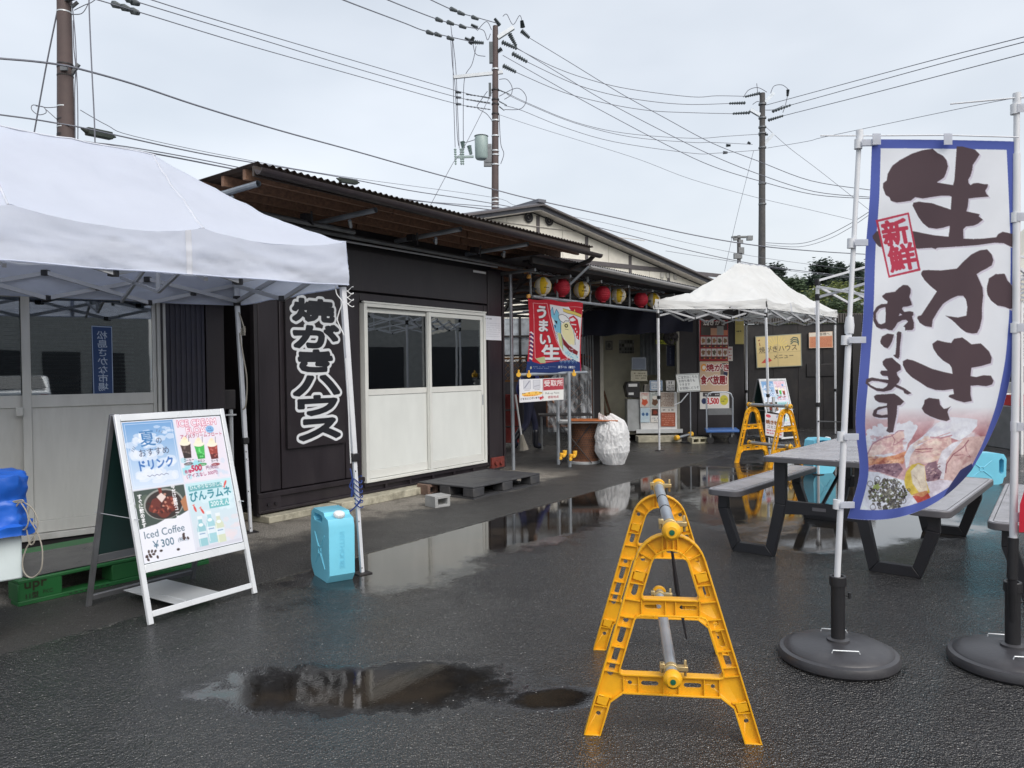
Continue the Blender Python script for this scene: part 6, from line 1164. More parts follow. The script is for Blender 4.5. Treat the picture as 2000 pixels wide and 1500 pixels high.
# ---------------------------------------------------------------- pop-up tents
WFAB = mat('tent_fabric', C(222, 229, 244), 0.75, var=0.04, vscale=2.5, trans=0.42, bump=0.35, bscale=11, dirt=0.05, dirtcol=(0.55, 0.55, 0.57), dscale=5)
WFAB2 = mat('old_tent_fabric', C(228, 230, 230), 0.8, var=0.05, trans=0.3, bump=0.35, bscale=8, dirt=0.25, dirtcol=(0.48, 0.46, 0.42), dscale=3)
SEAM = mat('seam_tape', C(196, 200, 210), 0.7)
TLEG = mat('tent_leg_paint', C(214, 217, 222), 0.35, var=0.04, dirt=0.25, dirtcol=(0.3, 0.3, 0.3), dscale=8)
TLEG2 = mat('tent_truss_grey', C(176, 178, 182), 0.4, metal=0.3, var=0.06)
def tent(name, lab, cat, P0, v, w, L, Wd, zt, zb, zr, inset, fab, feet, nl, ns, pw=1.12, cover=True, sag=0.05, wr=0.012, grp=None, holes=True, truss=TLEG2, vis_feet=(0, 1, 2, 3)):
    P0 = Vector((P0[0], P0[1], 0)); v = Vector((v[0], v[1], 0)).normalized(); w = Vector((w[0], w[1], 0)).normalized()
    cen = P0+v*L/2+w*Wd/2; t = thing(name, lab, cat, (cen.x, cen.y, 0), grp)
    def Q(a, b, z): p = P0+v*a+w*b; return (p.x, p.y, z)
    def edge(a, b):
        """extra height along the eave: dips between the corner posts"""
        d = 0
        if a < 1e-4 or a > L-1e-4: d = sag*0.8*math.sin(math.pi*b/Wd)**0.8
        elif b < 1e-4 or b > Wd-1e-4: d = sag*(abs(math.sin(math.pi*a/(L/3)))**0.8)
        return d
    def hz(a, b):
        m_ = min(a/inset, (L-a)/inset, b/(Wd/2), (Wd-b)/(Wd/2), 1.0); m_ = max(0, m_)
        base = zt+(zr-zt)*(m_**pw)-wr*0.9*min(1, m_*3)
        dip = sag*(1-m_)**3*(abs(math.sin(math.pi*a/(L/3)))**0.8 if min(b, Wd-b)/(Wd/2) < min(a, L-a)/inset else 0.8*math.sin(math.pi*max(0, min(1, b/Wd)))**0.8)
        n_ = wr*(1.6*noise.noise(Vector((a*1.1+3, b*2.4, zt)))+1.3*(0.5-abs(noise.noise(Vector((a*1.6+b*3.2, b*1.0-a*3.4, zt+5)))))+0.7*(0.5-abs(noise.noise(Vector((a*5-b*3, b*4+a*4, 2))))))
        return base-dip+n_*(0.35+0.65*min(1, m_*3))
    if cover:
        mb = MB(); mb.grid(lambda a, b: Q(a*L, b*Wd, hz(a*L, b*Wd)), 96, 64)
        mb.build('roof_canopy', fab, t)
        sides = [(lambda s: (s*L, 0), -w, L), (lambda s: (L, s*Wd), v, Wd), (lambda s: ((1-s)*L, Wd), w, L), (lambda s: (0, (1-s)*Wd), -v, Wd)]
        for k, (f, n_, ln) in enumerate(sides):
            mb = MB()
            def g(s, q):
                a, b = f(s); p = Vector(Q(a, b, hz(a, b)-(zt-zb)*q)); o = 0.01*math.sin(s*ln*9+q*2+k)+0.015*noise.noise(Vector((s*ln*2.3, q*2, k)))+0.016*(0.5-abs(noise.noise(Vector((s*ln*2.2+q*2.0, q*2.6-s*ln, k+9)))))+0.014*(0.5-abs(noise.noise(Vector((s*ln*9+q*2, q*5, k+3)))))
                cs = 0.05*max(0, 1-min(s, 1-s)*ln/0.35)
                p.z += (zt-hz(a, b))*q*0.92 - cs*q*0.0
                return p+n_*(o*(0.3+q)+0.015*q)
            mb.grid(g, int(ln*40), 16); va = mb.build('valance', fab, t)
            h2 = MB(); h2.tube([g(i/60, 1.0) for i in range(61)], 0.005, 5); h2.build('hem', fab, va)
            if ln == L:
                for s in (0.355, 0.70):
                    h3 = MB(); h3.grid(lambda a_, b_: Vector(g(s+0.012*a_/1.0, b_))+n_*0.004, 1, 16); h3.build('seam', SEAM, va)
        for (a, b0) in ((inset*1.02, 0.0), (L-inset*1.02, 0.0)):
            mb = MB(); mb.tube([Vector(Q(a, b0+(Wd/2-b0)*i/24, hz(a, b0+(Wd/2-b0)*i/24)+0.002)) for i in range(25)], 0.007, 4); mb.build('seam', SEAM, t)
        mb = MB(); mb.tube([Vector(Q(inset+(L-2*inset)*i/12, Wd/2, hz(inset+(L-2*inset)*i/12, Wd/2)+0.002)) for i in range(13)], 0.008, 4); mb.build('seam', SEAM, t)
    e = 0.03; cor = [(e, e), (e, Wd-e), (L-e, e), (L-e, Wd-e)]
    ztop = zt-0.03; zs = zt-0.30
    for i, (a, b) in enumerate(cor):
        top = Vector(Q(a, b, ztop)); ft = Vector(feet[i]) if i < len(feet) and feet[i] is not None else Vector(Q(a, b, 0))
        k = 0.36; mid = top.lerp(ft, 1-k); lw = MB(); lw.beam(top, mid+(top-mid).normalized()*-0.0, 0.038, 0.038, up=tuple(v)); lg = lw.build('leg', TLEG, t, bevel=0.004)
        lw = MB(); lw.beam(mid, ft+Vector((0, 0, 0.008)), 0.027, 0.027, up=tuple(v)); lg2 = lw.build('lower_leg', TLEG, lg, bevel=0.003)
        lw = MB(); lw.box(ft+Vector((0, 0, 0.004)), (0.11, 0.11, 0.008), Matrix.Rotation(math.atan2(v.y, v.x), 3, 'Z')); lw.build('foot_plate', DARK, lg)
        lw = MB(); lw.box(mid, (0.055, 0.055, 0.06), Matrix.Rotation(math.atan2(v.y, v.x), 3, 'Z')); lw.build('clip', BLACKP, lg, bevel=0.006)
        if holes:
            lw = MB(); u_ = (ft-mid); [lw.tube([mid+u_*q+Vector((0, 0, 0))-Vector((CAM-mid).normalized()*-0.013), mid+u_*q-Vector((CAM-mid).normalized()*-0.0165)], 0.006, 8) for q in (0.12, 0.2, 0.55, 0.95)]; lw.build('hole', BLACKP, lg2)
        for z0, z1 in ((ztop-0.10, ztop+0.005), (zs-0.02, zs+0.07)):
            c0 = top.lerp(ft, (ztop-z0)/ztop); c1_ = top.lerp(ft, (ztop-z1)/ztop); lw = MB(); lw.beam(c0, c1_, 0.052, 0.052, up=tuple(v)); lw.build('joint', BLACKP, lg, bevel=0.005)
    zl = zs+0.02; zh = zt-0.13; zm = zs-0.03
    def scissors(A_, B_, n_):
        A_, B_ = Vector(A_), Vector(B_); d = B_-A_; nm = Vector((0, 0, 1)).cross(d).normalized()*0.014
        st = [A_+d*(i/n_) for i in range(n_+1)]
        for i in range(n_):
            for s_ in (0, 1):
                z0 = zh if s_ == 0 else zl; z1 = (zm if s_ == 0 else zh) if (i+1) < n_ or True else zh
                if i == 0: a0 = zh if s_ == 0 else zl
                else: a0 = (zh if s_ == 0 else zm)
                if i == n_-1: a1 = (zl if s_ == 0 else zh)
                else: a1 = (zm if s_ == 0 else zh)
                mb = MB(); o = nm if s_ else -nm; mb.beam(st[i]+o+Vector((0, 0, a0)), st[i+1]+o+Vector((0, 0, a1)), 0.026, 0.032); mb.build('truss_bar', truss, t)
        for i in range(1, n_):
            for z_ in (zh, zm): mb = MB(); mb.box(st[i]+Vector((0, 0, z_)), (0.05, 0.05, 0.045)); mb.build('truss_joint', BLACKP, t, bevel=0.004)
        for i in range(n_): mb = MB(); mb.box(st[i].lerp(st[i+1], 0.5)+Vector((0, 0, (zh+zm)/2)), (0.04, 0.04, 0.035)); mb.build('truss_joint', BLACKP, t, bevel=0.004)
    def c3(i): return Vector(Q(*cor[i], 0))
    scissors(c3(0), c3(2), nl); scissors(c3(1), c3(3), nl); scissors(c3(0), c3(1), ns); scissors(c3(2), c3(3), ns)
    # peak frame
    pk = [Vector(Q(inset, Wd/2, zr-0.15)), Vector(Q(L-inset, Wd/2, zr-0.15))]
    for i, (a, b) in enumerate(cor):
        a2 = inset if i < 2 else L-inset; mb = MB()
        if cover: mb.tube([Vector(Q(a+(a2-a)*q, b+(Wd/2-b)*q, min(hz(a+(a2-a)*q, b+(Wd/2-b)*q)-0.07, 99) if q > 0 else ztop-0.06)) for q in (0, 0.15, 0.3, 0.5, 0.7, 0.85, 1)], 0.012, 6)
        else: mb.beam(Vector(Q(a, b, ztop-0.02)), pk[0 if i < 2 else 1], 0.026, 0.03)
        mb.build('rafter', truss, t)
    mb = MB(); mb.beam(pk[0], pk[1], 0.02, 0.024); mb.build('ridge_bar', truss, t)
    for p_, a in zip(pk, (inset, L-inset)):
        mb = MB(); mb.beam(p_, Vector((p_.x, p_.y, zs-0.02)), 0.024, 0.024); mb.build('peak_post', truss, t)
        for b in (e, Wd-e):
            mb = MB(); mb.beam(Vector(Q(a, b, zh)), Vector((p_.x, p_.y, zm)), 0.02, 0.024); mb.build('truss_bar', truss, t); mb = MB(); mb.beam(Vector(Q(a, b, zm)), Vector((p_.x, p_.y, zh+0.1)), 0.02, 0.024); mb.build('truss_bar', truss, t)
    return t
t1 = tent('pop_up_tent', 'large near white pop-up tent filling the left edge', 'tent', (-1.20, 5.62), (-0.75, -0.66), (-0.66, 0.75), 3.1, 2.02, 2.44, 2.13, 3.13, 1.0, WFAB, [(-1.13, 5.68, 0), (-2.47, 7.19, 0), None, None], 4, 2, pw=1.08, sag=0.07, wr=0.024)
t2 = tent('pop_up_tent', 'white pointed pop-up tent standing in the middle distance over the menu signs', 'tent', (2.60, 13.86), (0.66, 0.75), (1, 0.10), 3.75, 2.08, 2.72, 2.56, 3.53, 1.15, WFAB2, [(2.66, 13.91, 0), (4.72, 14.1, 0), None, None], 4, 3, pw=1.32, sag=0.05, wr=0.05, holes=False)
F0 = at(1592, 560, 10.6)
t3 = tent('bare_tent_frame', 'bare white pop-up tent frame without cover behind the picnic table', 'tent frame', (F0.x-0.02, F0.y-0.02), (0.82, 0.57), (0.57, -0.82), 3.0, 2.5, 2.72, 2.56, 3.25, 1.1, WFAB, [], 4, 3, cover=False, truss=TLEG, holes=False)
def ropes():
    BR = mat('blue_cord', C(44, 66, 130), 0.7)
    def wrap(name, lab, p0, p1, turns, r_, ma, rr=0.028, extra=()):
        o = thing(name, lab, 'cord', tuple(p1)); mb = MB(); p0, p1 = Vector(p0), Vector(p1); n = turns*14
        mb.tube([p0.lerp(p1, i/n)+Vector((rr*math.cos(i/14*6.283), rr*math.sin(i/14*6.283), 0.012*math.sin(i*0.9)))for i in range(n+1)], r_*0.8, 5); mb.build('coil', ma, o)
        for e in extra: mb = MB(); loopw(mb, e[0], e[1], r_, 6); mb.build('loose_end', ma, o)
    A1 = lambda z: Vector((-1.20, 5.65, 2.41)).lerp(Vector((-1.13, 5.68, 0)), 1-z/2.41)
    wrap('cord_coil', 'blue cord wound round the near tent leg above the water can', A1(0.72), A1(0.50), 6, 0.005, BR, 0.03, (([(700, 985), (705, 975), (694, 990), (676, 1005), (674, 1012)], 5.6), ([(684, 915), (688, 935), (683, 950), (690, 958), (686, 970), (690, 935)], 5.6)))
    wrap('white_cord', 'thin white cord wound at the top of the near tent leg', A1(2.12), A1(1.98), 3, 0.004, WHITEP, 0.032, (([(655, 560), (658, 575), (668, 590), (662, 610), (659, 625), (665, 640), (672, 655)], 5.58), ([(675, 700), (680, 780), (682, 840), (685, 905)], 5.62)))
    B1 = lambda z: Vector((-2.52, 7.13, 2.41)).lerp(Vector((-2.47, 7.19, 0)), 1-z/2.41)
    wrap('grey_rope', 'grey rope knotted round the rear tent leg', B1(1.92), B1(1.86), 4, 0.007, ROPE, 0.034, (([(468, 650), (474, 690), (482, 740), (480, 790), (474, 800)], 7.1), ([(462, 600), (470, 620), (476, 640), (478, 655)], 7.1)))
ropes()
# ---------------------------------------------------------------- yellow pipe barricades
def arch_pts(w0, w1, h, r, n=14):
    """outline up the left leg, over the arch, down the right leg"""
    pts = [(-w0, 0)]; zc = h-r
    t_ = rad(16.5)
    for i in range(n+1):
        a = (math.pi-t_)-(math.pi-2*t_)*i/n; pts.append((r*math.cos(a), zc+r*math.sin(a)))
    pts.append((w0, 0)); return pts
def slot(cx, cz, l_, w, ang, n=6):
    c, s = math.cos(ang), math.sin(ang); p = []
    for i in range(n+1): a = -math.pi/2+math.pi*i/n; p.append((l_/2+w/2*math.cos(a), w/2*math.sin(a)))
    for i in range(n+1): a = math.pi/2+math.pi*i/n; p.append((-l_/2+w/2*math.cos(a), w/2*math.sin(a)))
    return [(cx+x*c-y*s, cz+x*s+y*c) for x, y in p]
def barricade_frame(t, y0):
    H = 0.83; lw = 0.062; rO, rI = 0.142, 0.142-0.062; wO = 0.35
    outer = arch_pts(wO, 0, H, rO)
    zc = H-rO
    def legx(z, inner):  # outer/inner leg x at height z
        x0 = wO-(lw if inner else 0); x1 = (rI if inner else rO)*math.cos(rad(16.5)); z1 = zc+(rI if inner else rO)*math.sin(rad(16.5))
        return x0+(x1-x0)*z/z1
    zb = [(0.18, 0.255), (0.50, 0.565)]
    bottom = [(legx(0, True), 0), (legx(0.14, True)-0.0, 0.14), (legx(0.18, True)-0.04, 0.18), (-legx(0.18, True)+0.04, 0.18), (-legx(0.14, True), 0.14), (-legx(0, True), 0)]
    poly = outer+bottom
    def rc(pts, r=0.02):  # soften corners of a hole
        out = []
        for i in range(len(pts)):
            a, b, c = Vector(pts[i-1]), Vector(pts[i]), Vector(pts[(i+1) % len(pts)])
            d1 = (a-b); d2 = (c-b); k = min(r, d1.length/3, d2.length/3); out += [tuple(b+d1.normalized()*k), tuple(b+(d1.normalized()+d2.normalized())*k*0.3), tuple(b+d2.normalized()*k)]
        return out
    h1 = rc([(-legx(0.255, True), 0.255), (legx(0.255, True), 0.255), (legx(0.50, True), 0.50), (-legx(0.50, True), 0.50)])
    n = 12; top = [(rI*math.cos(rad(163.5)-rad(147)*i/n), zc+rI*math.sin(rad(163.5)-rad(147)*i/n)) for i in range(n+1)]
    h2 = [(legx(0.565, True)-0.012, 0.565), (-legx(0.565, True)+0.012, 0.565), (-legx(0.58, True), 0.58)]+top+[(legx(0.58, True), 0.58)]
    holes = [h1, h2]; ang = math.atan2(1, 0)
    for s_ in (-1, 1):
        a_ = math.atan2(zc, s_*(-(wO-rO)))
        def mid(z): return s_*(legx(z, False)+legx(z, True))/2
        for z, l_, w in ((0.335, 0.05, 0.024), (0.415, 0.05, 0.024), (0.60, 0.028, 0.022), (0.085, 0.0, 0.02)): holes.append(slot(mid(z), z, l_, w, a_))
        if s_ < 0: holes.append(slot(mid(0.275), 0.275, 0.04, 0.024, a_))
        holes.append(slot(mid(0.475), 0.475, 0.0, 0.022, a_)); holes.append(slot(mid(0.655), 0.655, 0.0, 0.02, a_))
        holes.append(slot(s_*0.085, 0.218, 0.05, 0.02, 0)); holes.append(slot(s_*0.07, 0.533, 0.05, 0.018, 0)); holes.append(slot(s_*0.165, 0.218, 0.0, 0.018, 0)); holes.append(slot(s_*0.108, 0.727, 0.0, 0.02, 0))
    mb = MB(); mb.prism(poly, y0-0.004, y0+0.004, holes); f = mb.build('frame', YEL, t, bevel=0.0012, seg=1, origin=(0, 0, 0))
    mb = MB(); d = 0.046
    def rim(pts, closed=True, th=0.007):
        k = len(pts)
        for i in range(k if closed else k-1):
            a, b = pts[i], pts[(i+1) % k]; e = Vector((b[0]-a[0], b[1]-a[1])).normalized()*0.002 if (Vector(a)-Vector(b)).length > 1e-5 else Vector((0, 0))
            mb.beam((a[0]-e.x, y0, a[1]-e.y), (b[0]+e.x, y0, b[1]+e.y), d, th, up=(0, 1, 0)) if False else mb.beam((a[0]-e.x, y0, a[1]-e.y), (b[0]+e.x, y0, b[1]+e.y), th, d, up=(0, 1, 0))
    rim(poly); rim(h1); rim(h2); mb.build('rim', YEL, f, bevel=0.0012, seg=1, origin=(0, 0, 0))
    mb = MB()
    for s_ in (-1, 1):
        for z in (0.125, 0.165, 0.27, 0.305, 0.37, 0.455, 0.495, 0.565, 0.632, 0.68):
            a = (s_*legx(z, False), z); b = (s_*legx(z, True), z-0.008); mb.beam((a[0], y0, a[1]), (b[0], y0, b[1]), 0.004, 0.036, up=(0, 1, 0))
        for x in (0.03, 0.13, 0.19): mb.bx((s_*x-0.002, y0-0.018, 0.182), (s_*x+0.002, y0+0.018, 0.253))
        for x in (0.02, 0.115): mb.bx((s_*x-0.002, y0-0.018, 0.502), (s_*x+0.002, y0+0.018, 0.563))
        for a in (0.5, 0.85): mb.beam((s_*rO*math.cos(a), y0, zc+rO*math.sin(a)), (s_*rI*math.cos(a), y0, zc+rI*math.sin(a)), 0.004, 0.036, up=(0, 1, 0))
        for x in (0.012, 0.03): mb.bx((s_*x-0.002, y0-0.018, zc+rI*0.97), (s_*x+0.002, y0+0.018, H-0.004))
    mb.build('rib', YEL, f, kind='stuff', origin=(0, 0, 0))
    for s_ in (-1, 1):
        for z in (0.145, 0.66):
            mb = MB(); x = s_*(legx(z, False)+legx(z, True))/2; mb.box((x, y0-0.012, z), (0.045, 0.012, 0.04), Matrix.Rotation(-s_*0.3, 3, 'Y')); mb.build('block', YEL, f, bevel=0.003, origin=(0, 0, 0))
    return f
BRASS = mat('clamp_zinc', C(200, 178, 130), 0.35, metal=0.7, var=0.2, dirt=0.4, dirtcol=(0.2, 0.12, 0.05), dscale=20)
GREEND = mat('green_dot', C(20, 92, 70), 0.4)
def barricade(lab, L_, ends, wet=True):
    t = thing('pipe_barricade', lab, 'barricade', (0, 0, 0), 'yellow A-frame pipe barricades')
    for y in (0, L_): barricade_frame(t, y)
    for z, pr in ((0.865, 0.0243), (0.285, 0.0243)):
        mb = MB(); mb.tube([(0.0, -0.10, z), (0.0, L_+0.08, z)], pr, 18); p = mb.build('pipe', STEEL, t, origin=(0, 0, 0))
        if z > 0.5: mb = MB(); [mb.tube([(0, y, z), (0, y+0.006, z)], 0.027, 16) for y in (L_*0.33, L_*0.62)]; mb.build('tape_band', DARK, p, origin=(0, 0, 0))
        for y in (-0.10, L_+0.08):
            s_ = -1 if y < 0 else 1; prof = [(0.0, 0.0), (0.035, 0.002), (0.038, 0.015), (0.033, 0.035), (0.022, 0.045), (0.0, 0.046)]
            mb = MB(); mb.M = Matrix.Translation((0, y, z)) @ Matrix.Rotation(math.pi/2 if s_ < 0 else -math.pi/2, 4, 'X'); mb.lathe(prof, 20); c = mb.build('pipe_cap', YEL, t, origin=(0, 0, 0))
            mb = MB(); mb.M = Matrix.Translation((0, y, z)) @ Matrix.Rotation(math.pi/2 if s_ < 0 else -math.pi/2, 4, 'X'); mb.lathe([(0, 0.046), (0.011, 0.0465), (0.011, 0.049), (0, 0.05)], 12); mb.build('green_dot', GREEND, c, origin=(0, 0, 0))
        for y in (-0.03, L_+0.02):
            mb = MB(); mb.tube([(0, y-0.014, z), (0, y+0.014, z)], 0.032, 18); mb.box((0.045, y, z+0.012), (0.04, 0.03, 0.018)); mb.tube([(0.055, y, z-0.02), (0.055, y, z+0.045)], 0.006, 8); mb.tube([(-0.038, y, z-0.01), (-0.038, y, z+0.03)], 0.007, 8); mb.box((-0.036, y, z+0.02), (0.02, 0.026, 0.02)); mb.box((0, y+0.005, z-0.032), (0.05, 0.03, 0.02)); mb.build('clamp', BRASS, t, bevel=0.002, origin=(0, 0, 0))
    return t
b1_t = barricade('large yellow pipe barricade in the foreground on wet asphalt', 0.96, None)
place(b1_t, (0.63, 3.09, 0.0), math.atan2(-(0.17), 0.96)+0.03)
b2_t = dup(b1_t, 'small far yellow pipe barricade standing beyond the picnic table'); place(b2_t, (4.12, 11.55, 0), 0.48); b2_t.scale = (1.04, 0.72, 1.04)
o = thing('hanging_strap', 'thin dark strap hanging from the top pipe of the foreground barricade', 'strap', (0.73, 3.6, 0.3)); mb = MB()
p0 = at(1311, 1062, 3.45); p1 = at(1322, 1150, 3.5); p2 = at(1330, 1190, 3.5); p3 = at(1341, 1248, 3.5)
mb.tube([p0, p1, p2, p3], [0.006, 0.012, 0.009, 0.004], 6); mb.build('strap', DARK, o)

# ---------------------------------------------------------------- water cans
CANM = mat('can_blue', C(126, 212, 238), 0.32, var=0.05, vscale=4, bump=0.12, bscale=18, trans=0.12, dirt=0.12, dirtcol=(0.16, 0.42, 0.52), dscale=3)
def water_can():
    t = thing('water_can', 'x', 'water can', (0, 0, 0), 'light blue plastic water cans')
    out = [(-0.13, 0.0), (0.15, 0.0), (0.20, 0.06), (0.205, 0.40), (0.185, 0.455), (0.12, 0.47), (0.10, 0.495), (-0.12, 0.50), (-0.175, 0.47), (-0.19, 0.40), (-0.205, 0.10), (-0.185, 0.05)]
    hole = [(-0.10, 0.415), (0.05, 0.415), (0.075, 0.44), (0.05, 0.465), (-0.10, 0.47), (-0.125, 0.44)]
    mb = MB(); mb.prism(out, -0.095, 0.095, [hole]); mb.build('body', CANM, t, bevel=0.034, seg=5, origin=(0, 0, 0))
    mb = MB(); mb.M = Matrix.Translation((0.15, 0, 0.465)) @ Matrix.Rotation(0.35, 4, 'Y'); mb.lathe([(0.0, 0), (0.034, 0), (0.038, 0.006), (0.038, 0.026), (0.034, 0.032), (0, 0.033)], 24); [mb.box((0.038*math.cos(k*0.524), 0.038*math.sin(k*0.524), 0.016), (0.006, 0.006, 0.022), Matrix.Rotation(k*0.524, 3, 'Z')) for k in range(12)]; mb.build('cap', WHITEP, t, bevel=0.002, origin=(0, 0, 0))
    for s_ in (-1, 1):
        mb = MB()
        for k in range(4): a = math.pi/4+k*math.pi/2; mb.tube([(0.005+0.03*math.cos(a), s_*0.095, 0.21+0.03*math.sin(a)), (0.005+0.15*math.cos(a), s_*0.0945, 0.21+0.17*math.sin(a))], [0.008, 0.005], 6)
        mb.tube([(0.005+0.028*math.cos(q*0.628), s_*0.095, 0.21+0.028*math.sin(q*0.628)) for q in range(11)], 0.006, 6); mb.build('rib', CANM, t, origin=(0, 0, 0))
    v, f = glyphs('BELLHOUSE', 0.0); mb = MB(); fl = lambda x, y: (0.2035, 0.018-y*0.05, 0.37-x*0.05)
    mb.add([fl(x, y) for x, y in v]+[tuple(Vector(fl(x, y))+Vector((0.0035, 0, 0))) for x, y in v], [tuple(q) for q in f]+[tuple(i+len(v) for i in q) for q in f]); mb.build('embossed_lettering', CANM, t, origin=(0, 0, 0))
    return t
can = water_can(); can['label'] = 'upright blue water can tied to the near tent leg'
place(can, (-1.33, 5.60, 0), -1.0)
k2 = dup(can, 'blue water can lying on its side beyond the tall flag'); place(k2, (5.85, 9.45, 0.19), 0.05, ry=rad(90)); k2.scale = (1.0, 1.1, 1.1); k2.location = (5.58, 9.6, 0.20)
k3 = dup(can, 'blue water can at the foot of the bare tent frame leg'); place(k3, (4.30, 10.75, 0), 0.4)

# ---------------------------------------------------------------- A-board menus
def art_board():
    c = Canvas(200, 244, 236, ss=4, bg=(226, 230, 240))
    # 1 sky
    c.gradv(2, 2, 98, 118, (112, 158, 208), (206, 220, 238)); c.clouds(8, 30, 92, 112, 34, (228, 233, 244), 11); c.clouds(20, 22, 60, 40, 12, (232, 237, 246), 8); c.clouds(60, 10, 92, 30, 6, (216, 226, 242), 6); c.frame(5, 5, 95, 115, 0.7, (214, 226, 242))
    c.text('夏', 28, 18, 30, (66, 122, 178), 0.02, rot=-0.03); c.text('の', 58, 31, 13, (60, 62, 84), 0.0); c.text('おすすめ', 22, 50, 15, (52, 56, 80), 0.0, rot=-0.03); c.text('ドリンク', 15, 70, 20, (62, 112, 180), 0.05, rot=-0.04, sx=0.9)
    c.line([(32+i*4.5, 98+(1.5 if i % 2 else -1)) for i in range(10)], 0.9, (90, 100, 130)); [c.line([(63+i*4, 22+i*1.5), (65+i*5, 17+i*2)], 0.8, (80, 90, 120)) for i in range(3)]; [c.line([(15+i*2, 54-i*3), (11+i*2, 50-i*3)], 0.8, (80, 90, 120)) for i in range(3)]
    # 2 float
    c.rect(101, 2, 198, 118, (226, 220, 232)); c.clouds(101, 78, 140, 112, 20, (150, 214, 226), 7); c.clouds(170, 84, 196, 112, 8, (200, 214, 232), 6)
    for col, bo in (((196, 78, 112), 0.09), ((244, 240, 248), 0.02)):
        c.text('ICE CREAM', 105, 2, 16.5, col, bo, sx=1.02); c.text('FLOAT', 121, 16, 16.5, col, bo, sx=1.02)
    c.ell(172, 25, 9, 7, (130, 176, 220)); c.scribble(166, 21, 178, 29, 2, (60, 100, 160), w=0.8); c.text('アイスクリームフロート', 107, 31, 8.2, (170, 60, 90), 0.03)
    for i, (x, y, c1, c2) in enumerate(((115, 43, (70, 52, 48), (52, 38, 36)), (143, 47, (70, 178, 84), (50, 150, 66)), (171, 50, (150, 60, 50), (96, 36, 34)))):
        c.poly([(x-10, y+6), (x+11, y+6), (x+8, y+32), (x-7, y+32)], c1); c.poly([(x-8, y+22), (x+9, y+22), (x+8, y+32), (x-7, y+32)], c2)
        for k in range(7): c.ell(x+random.uniform(-7, 8), y+random.uniform(11, 28), 2, 1.8, tuple(min(255, v+50) for v in c1), alpha=0.7)
        c.ell(x, y+4, 11.5, 5, (240, 232, 214)); c.ell(x, y-1, 7, 5, (244, 232, 206)); c.ell(x+1, y-5, 3.6, 3, (238, 222, 190)); c.line([(x+10, y-10), (x+8, y+2)], 0.8, (60, 60, 60))
        c.text(('コーヒー', 'メロン', 'コーラ')[i], x-9, y+33, 5.4, (60, 50, 60), 0.05); c.ell(x, y+42.5, 9.5, 2.9, ((96, 88, 96), (70, 150, 90), (150, 70, 80))[i]); c.text(('coffee', 'melon', 'cola')[i], x-7, y+39.8, 5, (230, 230, 230), 0.0)
    c.text('各種', 104, 96, 7, (176, 50, 90), 0.04); c.text('500', 119, 87, 15, (186, 44, 84), 0.07, shear=-0.1); c.text('円(税込)', 149, 93, 7.4, (120, 80, 110), 0.02); c.text('(アイスなし 300円)', 106, 104, 8, (150, 50, 100), 0.03, rot=-0.02)
    # 3 iced coffee
    c.rect(2, 121, 98, 242, (228, 230, 240)); c.poly([(2, 121), (98, 121), (98, 168), (84, 173), (70, 178), (52, 176), (34, 182), (16, 184), (2, 186)], (66, 78, 72)); c.clouds(4, 124, 30, 160, 8, (86, 98, 86), 9)
    c.ell(54, 150, 38, 27, (150, 152, 148)); c.ell(54, 151, 35, 25, (52, 40, 36)); c.ell(52, 154, 26, 17, (104, 44, 34), wob=0.12)
    for k in range(46): c.ell(52+random.gauss(0, 12), 153+random.gauss(0, 8), random.uniform(1.5, 4), random.uniform(1, 3), random.choice([(168, 84, 62), (90, 30, 24), (206, 150, 130), (62, 24, 20), (134, 56, 42)]), alpha=0.85, rot=random.uniform(0, 3), wob=0.2)
    c.poly([(47, 121), (54, 121), (53, 140), (49, 140)], (120, 48, 36)); c.poly([(42, 136), (52, 130), (60, 138), (50, 147)], (222, 206, 200)); c.poly([(86, 150), (98, 140), (98, 168), (90, 168)], (176, 120, 84))
    c.text('すぐに飲めます', 7, 127, 8.6, (236, 236, 240), 0.06, vert=True, pitch=0.95); c.text('今だけ珈琲コーヒー', 72, 119, 8.0, (236, 236, 240), 0.06, vert=True, pitch=0.95)
    c.poly([(2, 186), (16, 184), (34, 182), (52, 176), (70, 178), (84, 173), (98, 168), (98, 242), (2, 242)], (228, 230, 240))
    c.text('Iced Coffee', 7, 188, 18, (70, 98, 116), 0.0, sx=0.93, rot=-0.02); c.text('￥300', 18, 207, 18, (64, 100, 122), 0.01, sx=0.95, rot=-0.02); c.text('(税込)', 68, 212, 8, (64, 90, 112), 0.0)
    for k in range(16): x, y = (random.uniform(4, 30), random.uniform(224, 239)) if k < 10 else (random.uniform(78, 97), random.uniform(206, 226)); c.ell(x, y, 3, 2, (64, 52, 50), rot=random.uniform(0, 3)); c.line([(x-2, y), (x+2, y)], 0.5, (120, 100, 96))
    c.ell(66, 232, 3.2, 2.2, (60, 50, 50)); c.ell(34, 228, 3, 2, (60, 50, 50))
    # 4 ramune
    c.gradv(101, 121, 198, 242, (190, 224, 232), (214, 216, 228)); c.clouds(160, 190, 196, 236, 12, (224, 214, 220), 9); c.clouds(104, 150, 196, 180, 14, (214, 232, 240), 8)
    c.ell(110, 131, 5, 4, (110, 170, 178)); c.rect(106, 126, 176, 136, (110, 172, 180)); c.text('ひんやりなつかしの', 108, 125.5, 7.9, (240, 244, 246), 0.02); c.text('びんラムネ', 104, 137, 19, (50, 132, 148), 0.04, sx=0.95, rot=-0.02); c.rect(142, 158, 185, 172, (116, 184, 190)); c.text('200えん', 145, 158, 12, (240, 246, 248), 0.02)
